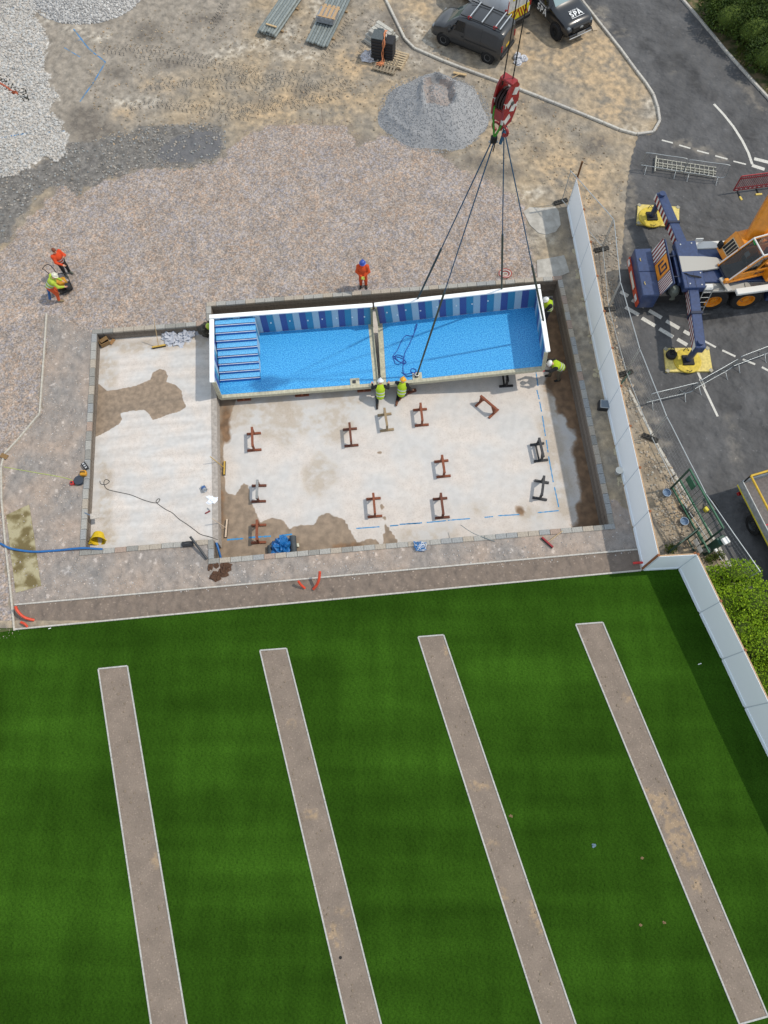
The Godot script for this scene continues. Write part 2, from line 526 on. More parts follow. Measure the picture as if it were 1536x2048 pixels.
# relief of the site: pebbles, lumps and tyre tracks
func site_relief():
	var w = MAP_NX
	var h = MAP_NZ
	var im = noise_image(w, h, 0.16, 41, FastNoiseLite.TYPE_SIMPLEX, 3)
	im.convert(Image.FORMAT_L8)
	var lump = noise_image(w, h, 0.03, 43, FastNoiseLite.TYPE_SIMPLEX, 3)
	lump.convert(Image.FORMAT_L8)
	lump.convert(Image.FORMAT_RGBA8)
	im.convert(Image.FORMAT_RGBA8)
	var half = Image.create(w, h, false, Image.FORMAT_RGBA8)
	half.fill(Color(1, 1, 1, 0.45))
	im.blend_rect_mask(lump, half, Rect2i(0, 0, w, h), Vector2i.ZERO)
	var calm = Image.create(w, h, false, Image.FORMAT_RGBA8)
	calm.fill(Color(0.5, 0.5, 0.5, 0.7))
	im.blend_rect(calm, Rect2i(0, 0, w, h), Vector2i.ZERO)
	# wheel tracks pressed into the earth: pairs of cleat rows along curves
	var tracks = [[[250, 95], [330, 100], [420, 120], [520, 145]], [[190, 95], [290, 112], [400, 128], [512, 150]], [[290, 175], [400, 165], [480, 150], [560, 160], [640, 170]], [[330, 160], [420, 172], [500, 170], [600, 178], [690, 160]], [[250, 215], [350, 205], [450, 212], [560, 205], [640, 195]], [[440, 240], [520, 215], [600, 210], [680, 190], [700, 160]], [[480, 165], [550, 155], [590, 145], [620, 150]], [[520, 185], [570, 205], [610, 195], [650, 165]], [[440, 200], [500, 220], [560, 215]], [[640, 130], [680, 80], [700, 40]], [[720, 120], [740, 70], [750, 40]], [[415, 60], [440, 30], [450, 5]], [[330, 210], [420, 225], [500, 235]]]
	for t in tracks:
		var c = Curve2D.new()
		for q in t:
			var p = gp(q[0], q[1])
			c.add_point(site_px(Vector2(p.x, p.z)))
		var l = c.get_baked_length()
		var s = 0.0
		while s < l - 2:
			var p = c.sample_baked(s)
			var d = (c.sample_baked(s + 2) - p).normalized()
			var nrm = d.orthogonal()
			for side in [-1, 1]:
				var a = p + nrm * side * 2.0
				var b = p + nrm * side * 10.0 + d * 3.0
				if rng.randf() < 0.85:
					fill_poly(im, PackedVector2Array([a + d * 1.6, b + d * 1.6, b - d * 1.6, a - d * 1.6]), Color(0.3, 0.3, 0.3))
					fill_poly(im, PackedVector2Array([a + d * 4.4, b + d * 4.4, b + d * 1.8, a + d * 1.8]), Color(0.68, 0.68, 0.68))
			s += 9.0
	im.convert(Image.FORMAT_L8)
	im.bump_map_to_normal_map(13.0)
	return im

# lawn: synthetic turf, pile lying this way and that
var lw = {}
func lawn_row(y):
	var w = 1024
	var out = PackedByteArray()
	out.resize(w * 3)
	for x in w:
		var i = y * w + x
		var st = lw.streak[i] / 255.0 - 0.5
		var fi = lw.fine[i] / 255.0 - 0.5
		var mi = lw.mid[i] / 255.0 - 0.5
		var bg = lw.big[i] / 255.0 - 0.5
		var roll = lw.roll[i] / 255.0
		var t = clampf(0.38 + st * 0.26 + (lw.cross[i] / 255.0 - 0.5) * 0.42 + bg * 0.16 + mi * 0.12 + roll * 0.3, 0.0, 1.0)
		var s = 1.0 + fi * 0.3
		var j = x * 3
		out[j] = clampi(int(lerpf(32, 56, t) * s), 0, 255)
		out[j + 1] = clampi(int(lerpf(57, 92, t) * s), 0, 255)
		out[j + 2] = clampi(int(lerpf(11, 24, t) * s), 0, 255)
	rows[y] = out

func lawn_image():
	var w = 1024
	var h = 700
	var a = noise_image(512, 70, 0.05, 61, FastNoiseLite.TYPE_SIMPLEX, 4)
	a.resize(w, h, Image.INTERPOLATE_CUBIC)
	lw.streak = bytes(a)
	var cs = noise_image(60, 350, 0.035, 62, FastNoiseLite.TYPE_SIMPLEX, 3)
	cs.resize(w, h, Image.INTERPOLATE_CUBIC)
	lw.cross = bytes(cs)
	lw.fine = bytes(noise_image(w, h, 0.5, 63, FastNoiseLite.TYPE_SIMPLEX, 2))
	lw.mid = bytes(noise_image(w, h, 0.03, 65, FastNoiseLite.TYPE_SIMPLEX, 4))
	lw.big = bytes(noise_image(w, h, 0.0075, 67, FastNoiseLite.TYPE_SIMPLEX, 3))
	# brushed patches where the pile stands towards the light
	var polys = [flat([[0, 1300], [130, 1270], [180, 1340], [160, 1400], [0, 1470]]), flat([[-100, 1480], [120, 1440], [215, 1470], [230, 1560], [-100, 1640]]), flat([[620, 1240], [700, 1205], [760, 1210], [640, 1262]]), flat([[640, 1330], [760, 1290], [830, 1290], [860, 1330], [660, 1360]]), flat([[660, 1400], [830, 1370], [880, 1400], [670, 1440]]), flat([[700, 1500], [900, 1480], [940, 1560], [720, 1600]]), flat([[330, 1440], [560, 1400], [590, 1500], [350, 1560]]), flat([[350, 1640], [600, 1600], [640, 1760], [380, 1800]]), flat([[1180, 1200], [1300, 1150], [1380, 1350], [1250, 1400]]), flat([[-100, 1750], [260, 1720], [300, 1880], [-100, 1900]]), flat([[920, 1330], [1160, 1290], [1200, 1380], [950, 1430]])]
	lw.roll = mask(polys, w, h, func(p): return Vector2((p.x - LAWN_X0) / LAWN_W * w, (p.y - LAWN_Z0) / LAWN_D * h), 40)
	return gather(h, w, lawn_row)

# soil of the planting beds with pale sand spilt on it
func bed_row(y):
	var w = 1024
	var out = PackedByteArray()
	out.resize(w * 3)
	for x in w:
		var i = y * w + x
		var fi = lw.fine[i] / 255.0 - 0.5
		var mi = lw.mid[i] / 255.0 - 0.5
		var m2 = lw.mid2[i] / 255.0 - 0.5
		var s = 1.0 + fi * 0.16 + mi * 0.12
		if fi > 0.36: s *= 1.14
		var r = 124 * s
		var g = 112 * s
		var b = 101 * s
		var k = clampf(lw.sand[i] / 255.0 * (0.75 + m2 * 3.2), 0.0, 0.9)
		r = lerpf(r, 150 * s, k); g = lerpf(g, 130 * s, k); b = lerpf(b, 106 * s, k)
		var j = x * 3
		out[j] = clampi(int(r), 0, 255)
		out[j + 1] = clampi(int(g), 0, 255)
		out[j + 2] = clampi(int(b), 0, 255)
	rows[y] = out

func bed_image():
	var w = 1024
	var h = 700
	lw.mid2 = bytes(noise_image(w, h, 0.09, 69, FastNoiseLite.TYPE_SIMPLEX, 4))
	var polys = []
	for s in [[1328, 1612, 30, 24, 0.9], [1365, 1690, 24, 50, -0.45], [1350, 1650, 18, 26, -0.3], [1395, 1770, 10, 14, 0.0], [1293, 1580, 18, 8, 0.0], [1075, 1845, 8, 20, -0.3], [985, 1690, 6, 12, -0.2], [958, 1568, 18, 5, 0.0], [668, 1870, 10, 26, -0.2], [690, 1826, 18, 5, 0.4], [622, 1630, 14, 6, -0.2], [1012, 1790, 6, 12, -0.2], [1255, 1400, 5, 8, -0.3], [895, 1300, 5, 16, -0.3], [310, 1720, 8, 14, 0], [585, 1450, 14, 5, 0.2], [1070, 1830, 6, 26, -0.3]]:
		polys.append(blob(s[0], s[1], s[2], s[3], s[4]))
	lw.sand = mask(polys, w, h, func(p): return Vector2((p.x - LAWN_X0) / LAWN_W * w, (p.y - LAWN_Z0) / LAWN_D * h), 8)
	return gather(h, w, bed_row)

# concrete floors with dried and wet stains; local rectangle of the pit frame
var fl = {}
func floor_row(y):
	var w = fl.w
	var out = PackedByteArray()
	out.resize(w * 3)
	for x in w:
		var i = y * w + x
		var fi = fl.fine[i] / 255.0 - 0.5
		var mi = fl.mid[i] / 255.0 - 0.5
		var bg = fl.big[i] / 255.0 - 0.5
		var st = fl.band[i] / 255.0 - 0.5
		var s = 1.0 + fi * 0.05 + mi * 0.07 + st * fl.band_k
		var pk = clampf(bg * 1.6, -0.5, 0.5)
		var r = (193 + pk * 8) * s
		var g = (188 + pk * 2) * s
		var b = (183 - pk * 3) * s
		var k = clampf(fl.damp[i] / 255.0 * (0.4 + mi * 1.1 + bg * 0.9), 0.0, 0.6)
		r = lerpf(r, 160 * s, k); g = lerpf(g, 148 * s, k); b = lerpf(b, 132 * s, k)
		k = cut(fl.wet[i] / 255.0, mi * 0.5 + fi * 0.08, 0.34)
		if k > 0.0:
			var q = 1.0 + fi * 0.08 + mi * 0.26
			r = lerpf(r, 137 * q, k); g = lerpf(g, 121 * q, k); b = lerpf(b, 104 * q, k)
		k = cut(fl.brown[i] / 255.0, mi * 0.6, 0.6)
		if k > 0.0:
			var q = 1.0 + fi * 0.1 + mi * 0.4
			r = lerpf(r, 116 * q, k); g = lerpf(g, 92 * q, k); b = lerpf(b, 70 * q, k)
		k = clampf((fl.speck[i] / 255.0 - 0.5) * 3.0 - 0.75 + bg, 0.0, 0.4) * fl.speck_k
		r = lerpf(r, 110, k); g = lerpf(g, 92, k); b = lerpf(b, 80, k)
		var j = x * 3
		out[j] = clampi(int(r), 0, 255)
		out[j + 1] = clampi(int(g), 0, 255)
		out[j + 2] = clampi(int(b), 0, 255)
	rows[y] = out

func floor_image(u0, v0, du, dv, w, h, level, wet, damp, brown, band_k, speck_k, seed):
	var to_px = func(p):
		var l = (Vector3(p.x, 0, p.y) - PIT_AT).rotated(Vector3.UP, -deg_to_rad(PIT_YAW))
		return Vector2((l.x - u0) / du * w, (l.z - v0) / dv * h)
	fl.w = w
	fl.band_k = band_k
	fl.speck_k = speck_k
	fl.wet = mask(wet, w, h, to_px, 6)
	fl.damp = mask(damp, w, h, to_px, 30)
	fl.brown = mask(brown, w, h, to_px, 20)
	fl.fine = bytes(noise_image(w, h, 0.5, seed, FastNoiseLite.TYPE_SIMPLEX, 2))
	fl.mid = bytes(noise_image(w, h, 0.03, seed + 1, FastNoiseLite.TYPE_SIMPLEX, 5))
	fl.big = bytes(noise_image(w, h, 0.006, seed + 2, FastNoiseLite.TYPE_SIMPLEX, 3))
	fl.speck = bytes(noise_image(w, h, 0.12, seed + 4, FastNoiseLite.TYPE_SIMPLEX, 2))
	var bandim = noise_image(maxi(8, w / 8), h, 0.018, seed + 3, FastNoiseLite.TYPE_SIMPLEX, 3)
	bandim.resize(w, h, Image.INTERPOLATE_CUBIC)
	fl.band = bytes(bandim)
	return gather(h, w, floor_row)

# ---------------------------------------------------------------- scene
func _ready():
	rng.seed = 4711
	var cam = Camera3D.new()
	cam.name = "camera"
	add_child(cam)
	cam.position = Vector3(0, EYE_HEIGHT, 0)
	cam.rotation_degrees = Vector3(-PITCH, 0, 0)
	cam.fov = rad_to_deg(2.0 * atan(1024.0 / FOCAL))
	cam.near = 0.1
	cam.far = 1500.0
	cam.current = true
	var sky = Sky.new()
	var sm = ProceduralSkyMaterial.new()
	sm.sky_top_color = Color(0.70, 0.745, 0.80)
	sm.sky_horizon_color = Color(0.84, 0.86, 0.88)
	sm.sky_curve = 0.15
	sm.ground_bottom_color = Color(0.30, 0.30, 0.28)
	sm.ground_horizon_color = Color(0.60, 0.62, 0.62)
	sm.sun_angle_max = 0.0
	sky.sky_material = sm
	var env = Environment.new()
	env.background_mode = Environment.BG_SKY
	env.sky = sky
	env.background_energy_multiplier = 1.25
	env.tonemap_mode = Environment.TONE_MAPPER_LINEAR
	env.tonemap_exposure = 1.15
	env.sdfgi_enabled = true
	env.ssao_enabled = true
	env.ssil_enabled = true
	var we = WorldEnvironment.new()
	we.name = "world"
	we.environment = env
	add_child(we)
	var sun = DirectionalLight3D.new()
	sun.name = "sun"
	add_child(sun)
	sun.look_at_from_position(Vector3.ZERO, Vector3(-0.561, -0.819, 0.119), Vector3.UP)
	sun.light_energy = 0.8
	sun.light_color = Color(1.0, 0.96, 0.90)
	sun.light_angular_distance = 1.1
	sun.shadow_enabled = true

	grain_tex = grey_tex(256, 256, 0.03, 7, 205, 255)
	cloth_tex = grey_tex(256, 256, 0.05, 8, 190, 255)
	streak_tex = grey_tex(256, 256, 0.04, 9, 175, 255, FastNoiseLite.TYPE_SIMPLEX, 12)
	build_ground()
	build_pit()
	build_lawn()
	build_kerbs_and_road()
	build_hoarding()
	build_greenery()
	build_pool()
	build_lifting()
	build_crane()
	build_vehicles()
	build_fences()
	build_trestles()
	build_materials_on_site()
	build_small_things()
	build_people()

# colour tile: two tones mixed by noise with specks; wraps round
func tile(c0, c1, freq, seed, size = 512, speck = 0.0, speck_col = Color(0.8, 0.8, 0.8), contrast = 1.0):
	var f = FastNoiseLite.new()
	f.seed = seed
	f.frequency = freq
	f.fractal_octaves = 5
	f.noise_type = FastNoiseLite.TYPE_SIMPLEX
	var a = bytes(f.get_seamless_image(size, size))
	f.seed = seed + 1
	f.frequency = 0.4
	f.fractal_octaves = 2
	var b = bytes(f.get_seamless_image(size, size))
	var out = PackedByteArray()
	out.resize(size * size * 3)
	for i in size * size:
		var t = clampf((a[i] / 255.0 - 0.5) * contrast * 1.6 + 0.5, 0.0, 1.0)
		var q = b[i] / 255.0 - 0.5
		var s = 1.0 + q * 0.22
		var r = lerpf(c0.r, c1.r, t) * s
		var g = lerpf(c0.g, c1.g, t) * s
		var bl = lerpf(c0.b, c1.b, t) * s
		if speck > 0 and q > 0.5 - speck:
			r = speck_col.r; g = speck_col.g; bl = speck_col.b
		out[i * 3] = clampi(int(r * 255), 0, 255)
		out[i * 3 + 1] = clampi(int(g * 255), 0, 255)
		out[i * 3 + 2] = clampi(int(bl * 255), 0, 255)
	return Image.create_from_data(size, size, false, Image.FORMAT_RGB8, out)

func tiled(key, im, metres, rough, bump = 0.0):
	if mats.has(key): return mats[key]
	var m = StandardMaterial3D.new()
	m.resource_name = key
	m.albedo_texture = ImageTexture.create_from_image(im)
	m.roughness = rough
	m.uv1_triplanar = true
	m.uv1_world_triplanar = true
	m.uv1_scale = Vector3.ONE / metres
	if bump > 0:
		var h = im.duplicate()
		h.convert(Image.FORMAT_L8)
		h.bump_map_to_normal_map(bump)
		m.normal_enabled = true
		m.normal_texture = ImageTexture.create_from_image(h)
	mats[key] = m
	return m

var site_mat
func pit_outline(grow = 0.0):
	var out = PackedVector2Array()
	for q in [[0, 0, -1, -1], [16.35, 0, 1, -1], [16.35, 12.42, 1, 1], [0, 12.42, -1, 1], [0, 11.6, -1, 1], [-5.1, 11.6, -1, 1], [-5.1, 1.0, -1, -1], [0, 1.0, -1, -1]]:
		var p = pit(q[0] + q[2] * grow, q[1] + q[3] * grow)
		out.append(Vector2(p.x, p.z))
	return out

func clipped(poly):
	# a ground region without the pit
	var out = []
	for q in Geometry2D.clip_polygons(poly, pit_outline(-0.03)):
		if not Geometry2D.is_polygon_clockwise(q): out.append(q)
	return out

func ragged(poly, amp, step, seed):
	# uneven edge along a region
	var f = FastNoiseLite.new()
	f.seed = seed
	f.frequency = 0.9
	var out = PackedVector2Array()
	for i in poly.size():
		var a = poly[i]
		var b = poly[(i + 1) % poly.size()]
		var k = maxi(1, int(a.distance_to(b) / step))
		for j in k:
			var p = a.lerp(b, float(j) / k)
			out.append(p + Vector2(f.get_noise_2d(p.x, p.y), f.get_noise_2d(p.x + 50, p.y)) * amp)
	return out

func region(poly, y, called, m, label = ""):
	var mb = MB.new()
	for q in clipped(poly): mb.sheet(q, y)
	mb.xz_uv(MAP_X0, MAP_Z0, MAP_W, MAP_D)
	return structure(mb, called, m, label)

func rect2(x0, z0, x1, z1):
	return PackedVector2Array([Vector2(x0, z0), Vector2(x1, z0), Vector2(x1, z1), Vector2(x0, z1)])

func build_ground():
	site_masks()
	var im = gather(MAP_NZ, MAP_NX, site_row)
	site_mat = tex_mat(im, 0.93, site_relief(), 1.0)
	mk = {}
	nz = {}
	# the country around, one sheet to the horizon
	var far = MB.new()
	for r in [rect2(-600, -600, 600, -45.9), rect2(-600, 9.4, 600, 600), rect2(-600, -45.9, -25.9, 9.4), rect2(25.9, -45.9, 600, 9.4), rect2(-25.9, -6.2, 25.9, 9.4)]:
		far.sheet(r, -0.03)
	structure(far, "ground", tiled("country", tile(rgb(96, 92, 66), rgb(70, 84, 44), 0.02, 91), 9.0, 0.95), "bare and grassy ground around the building site")
	var mb = MB.new()
	for r in [rect2(-26, -46, 0, -6), rect2(0, -46, 26, -6)]:
		for q in clipped(r): mb.sheet(q, 0.0)
	mb.xz_uv(MAP_X0, MAP_Z0, MAP_W, MAP_D)
	structure(mb, "earth_ground", site_mat, "sandy trodden earth with wheel tracks and damp patches")
	region(ragged(flat(GRAVEL), 0.12, 0.4, 1), 0.004, "gravel_ground", site_mat, "wide bed of pinkish grey gravel behind the pit")
	region(ragged(flat(WHITE_STONE), 0.25, 0.4, 2), 0.012, "crushed_stone_ground", site_mat, "whitish crushed stone spread beside the earth")
	region(ragged(flat(DARK_STONE), 0.25, 0.4, 3), 0.008, "dark_stone_ground", site_mat, "dark grey stone scrapings between earth and gravel")
	region(flat(HARDCORE), 0.006, "hardcore_ground", site_mat, "grey compacted hardcore round the pit walls")
	# loose stones: uncountable, lying on those beds
	var rock = rock_mesh(5)
	scatter("loose_white_stone", "loose white crushed stones lying on the stone bed", "stones", flat(WHITE_STONE), 15000, 0.03, 0.085, rgb(176, 173, 168), rock, 0.012, 0.2)
	scatter("loose_dark_stone", "loose grey stones along the dark scrapings", "stones", flat(DARK_STONE), 2600, 0.015, 0.07, rgb(138, 135, 130), rock, 0.008, 0.35)
	scatter("loose_gravel", "loose pinkish pebbles on the gravel bed", "gravel", Geometry2D.offset_polygon(flat(GRAVEL), 0.35)[0], 43000, 0.012, 0.026, rgb(158, 146, 137), rock, 0.004, 0.26)
	scatter("loose_hardcore", "small broken stones on the hardcore round the pit", "stones", flat(HARDCORE), 3600, 0.01, 0.034, rgb(168, 160, 153), rock, 0.006, 0.3)
	scatter("loose_earth_clod", "small clods and stones strewn over the sandy earth", "clods", flat([[300, 20], [780, 10], [1160, 250], [1250, 330], [1240, 500], [1120, 380], [960, 340], [700, 245], [450, 250], [200, 300], [160, 80]]), 4200, 0.012, 0.055, rgb(150, 136, 116), rock, 0.0, 0.4)
	scatter("roadside_rubble", "stones and litter of soil under the mesh fence", "rubble", flat([[1165, 470], [1240, 470], [1228, 600], [1240, 700], [1300, 860], [1400, 1030], [1420, 1100], [1330, 1110], [1290, 950]]), 2600, 0.012, 0.06, rgb(150, 140, 126), rock, 0.002, 0.4)
	# cast slabs lying in the ground
	var slabm = tiled("slab_concrete", tile(rgb(176, 172, 164), rgb(154, 150, 142), 0.02, 95, 256), 2.5, 0.9)
	structure(MB.new().prism(ragged(flat([[1047, 424], [1059, 415], [1085, 417], [1110, 414], [1117, 424], [1121, 450], [1112, 464], [1092, 470], [1077, 466], [1059, 450]]), 0.03, 0.15, 6), -0.1, 0.03), "concrete_slab", slabm, "rounded concrete slab in the gravel beside the hoarding")
	structure(MB.new().prism(ragged(clipped(flat([[1074, 521], [1128, 511], [1139, 545], [1112, 556], [1075, 556]]))[0], 0.02, 0.15, 7), -0.1, 0.03), "concrete_slab", slabm, "rough concrete slab against the far corner of the pit")
	var mossy = tiled("mossy_concrete", tile(rgb(160, 152, 122), rgb(104, 92, 58), 0.012, 97, 256, 0.03, Color(0.72, 0.7, 0.64), 1.6), 3.0, 0.9)
	structure(MB.new().prism(ragged(flat([[13, 1030], [59, 1010], [83, 1172], [31, 1186]]), 0.03, 0.2, 8), -0.1, 0.025), "concrete_slab", mossy, "mossy concrete slab beside the kerb edging")

func rock_mesh(seed):
	var r = RandomNumberGenerator.new()
	r.seed = seed
	var mb = MB.new()
	var ph = (1.0 + sqrt(5.0)) / 2.0
	var p = [Vector3(-1, ph, 0), Vector3(1, ph, 0), Vector3(-1, -ph, 0), Vector3(1, -ph, 0), Vector3(0, -1, ph), Vector3(0, 1, ph), Vector3(0, -1, -ph), Vector3(0, 1, -ph), Vector3(ph, 0, -1), Vector3(ph, 0, 1), Vector3(-ph, 0, -1), Vector3(-ph, 0, 1)]
	for i in 12: p[i] = p[i].normalized() * r.randf_range(0.75, 1.2)
	for t in [[0, 11, 5], [0, 5, 1], [0, 1, 7], [0, 7, 10], [0, 10, 11], [1, 5, 9], [5, 11, 4], [11, 10, 2], [10, 7, 6], [7, 1, 8], [3, 9, 4], [3, 4, 2], [3, 2, 6], [3, 6, 8], [3, 8, 9], [4, 9, 5], [2, 4, 11], [6, 2, 10], [8, 6, 7], [9, 8, 1]]:
		mb.tri(p[t[0]], p[t[1]], p[t[2]])
	return mb.mesh()

func stuff_copies(called, label, category, m, xf, cols, material):
	var mm = MultiMesh.new()
	mm.transform_format = MultiMesh.TRANSFORM_3D
	mm.use_colors = true
	mm.mesh = m
	mm.instance_count = xf.size()
	for i in xf.size():
		mm.set_instance_transform(i, xf[i])
		mm.set_instance_color(i, cols[i])
	var o = MultiMeshInstance3D.new()
	o.multimesh = mm
	o.material_override = material
	o.name = numbered(called, self)
	o.set_meta("kind", "stuff")
	o.set_meta("label", label)
	return tag(o, label, category)

func tint_mat():
	if mats.has("tint"): return mats.tint
	var m = StandardMaterial3D.new()
	m.vertex_color_use_as_albedo = true
	m.roughness = 0.9
	mats.tint = m
	return m

func scatter(called, label, category, poly, count, r0, r1, col, m, y, vary):
	var r = RandomNumberGenerator.new()
	r.seed = hash(called)
	var f = FastNoiseLite.new()
	f.seed = 77
	f.frequency = 0.35
	var lo = poly[0]
	var hi = poly[0]
	for p in poly:
		lo = lo.min(p); hi = hi.max(p)
	lo = lo.max(Vector2(-24, -44)); hi = hi.min(Vector2(24, 0))
	var keep = pit_outline(0.1)
	var xf = []
	var cols = []
	var lin = col.srgb_to_linear()
	var tries = 0
	while xf.size() < count and tries < count * 12:
		tries += 1
		var p = Vector2(r.randf_range(lo.x, hi.x), r.randf_range(lo.y, hi.y))
		if f.get_noise_2d(p.x, p.y) + r.randf() * 0.9 < 0.25: continue
		if not Geometry2D.is_point_in_polygon(p, poly) or Geometry2D.is_point_in_polygon(p, keep): continue
		var s = lerpf(r0, r1, pow(r.randf(), 2.5))
		var b = Basis.from_euler(Vector3(r.randf() * TAU, r.randf() * TAU, r.randf() * TAU)).scaled(Vector3(s, s * r.randf_range(0.5, 0.9), s))
		xf.append(Transform3D(b, Vector3(p.x, y + s * 0.3, p.y)))
		var k = 1.0 + r.randf_range(-vary, vary)
		var w = r.randf_range(-vary, vary) * 0.3
		cols.append(Color(lin.r * k * (1 + w), lin.g * k, lin.b * k * (1 - w)))
	add_child(stuff_copies(called, label, category, m, xf, cols, tint_mat()), true)

# ---------------------------------------------------------------- pit
func block_tones():
	return [mat("block_grey", rgb(172, 170, 164), 0.92, 0, 1.5), mat("block_blue", rgb(158, 160, 160), 0.92, 0, 1.5), mat("block_buff", rgb(178, 168, 154), 0.92, 0, 1.5), mat("block_pink", rgb(170, 150, 136), 0.92, 0, 1.5), mat("block_dark", rgb(150, 148, 142), 0.92, 0, 1.5)]

func wall_run(parent, a, b, inward, y_low, courses):
	# a, b: outer line ends in pit coordinates; inward: unit towards the pit
	var dir = (b - a).normalized()
	var l = a.distance_to(b)
	var yaw = deg_to_rad(PIT_YAW)
	var bs = Basis(Vector3.UP, yaw) * Basis(Vector3(dir.x, 0, dir.y), Vector3.UP, Vector3(dir.x, 0, dir.y).cross(Vector3.UP))
	var tones = block_tones()
	var w = 0.215
	var n = int(round(l / 0.445))
	var step = l / n
	for i in n:
		var c = a + dir * (i + 0.5) * step + inward * (w * 0.5 + rng.randf_range(-0.006, 0.006))
		var mb = MB.new().bev(Vector3.ZERO, Vector3(step - 0.012, 0.1, w), 0.008)
		var o = part(mb, "coping_block", tones[[0, 0, 0, 0, 1, 1, 2, 2, 2, 3, 4][rng.randi() % 11]], parent)
		o.transform = Transform3D(bs * Basis(Vector3.UP, rng.randf_range(-0.01, 0.01)), pit(c.x, c.y, 0.0 + rng.randf_range(-0.004, 0.006)))
	# courses below
	var h = (-0.05 - y_low) / courses
	for k in courses:
		var mb = MB.new()
		for i in range(-1, n + 1):
			var s = (i + (0.5 if k % 2 == 0 else 0.0)) * step
			var e = minf(s + step - 0.012, l)
			s = maxf(s, 0.0)
			if e - s < 0.05: continue
			mb.box(Vector3((s + e) * 0.5, 0, -rng.randf_range(0.0, 0.008)), Vector3(e - s, h - 0.012, w - 0.03))
		var o = part(mb, "block_course", [mat("wall_a", rgb(132, 122, 112), 0.95, 0, 0.9), mat("wall_b", rgb(118, 108, 98), 0.95, 0, 0.9)][k % 2], parent)
		o.set_meta("kind", "stuff")
		var c = a + inward * (w * 0.5 + 0.01)
		o.transform = Transform3D(bs, pit(c.x, c.y, y_low + h * (k + 0.5)))
	var core = MB.new().box(Vector3(l * 0.5, 0, 0), Vector3(l - 0.02, -0.06 - y_low, w - 0.07))
	var o2 = part(core, "mortar_core", mat("mortar", rgb(120, 112, 102), 0.98, 0, 1.0), parent)
	var c2 = a + inward * (w * 0.5)
	o2.transform = Transform3D(bs, pit(c2.x, c2.y, (y_low - 0.06) * 0.5))

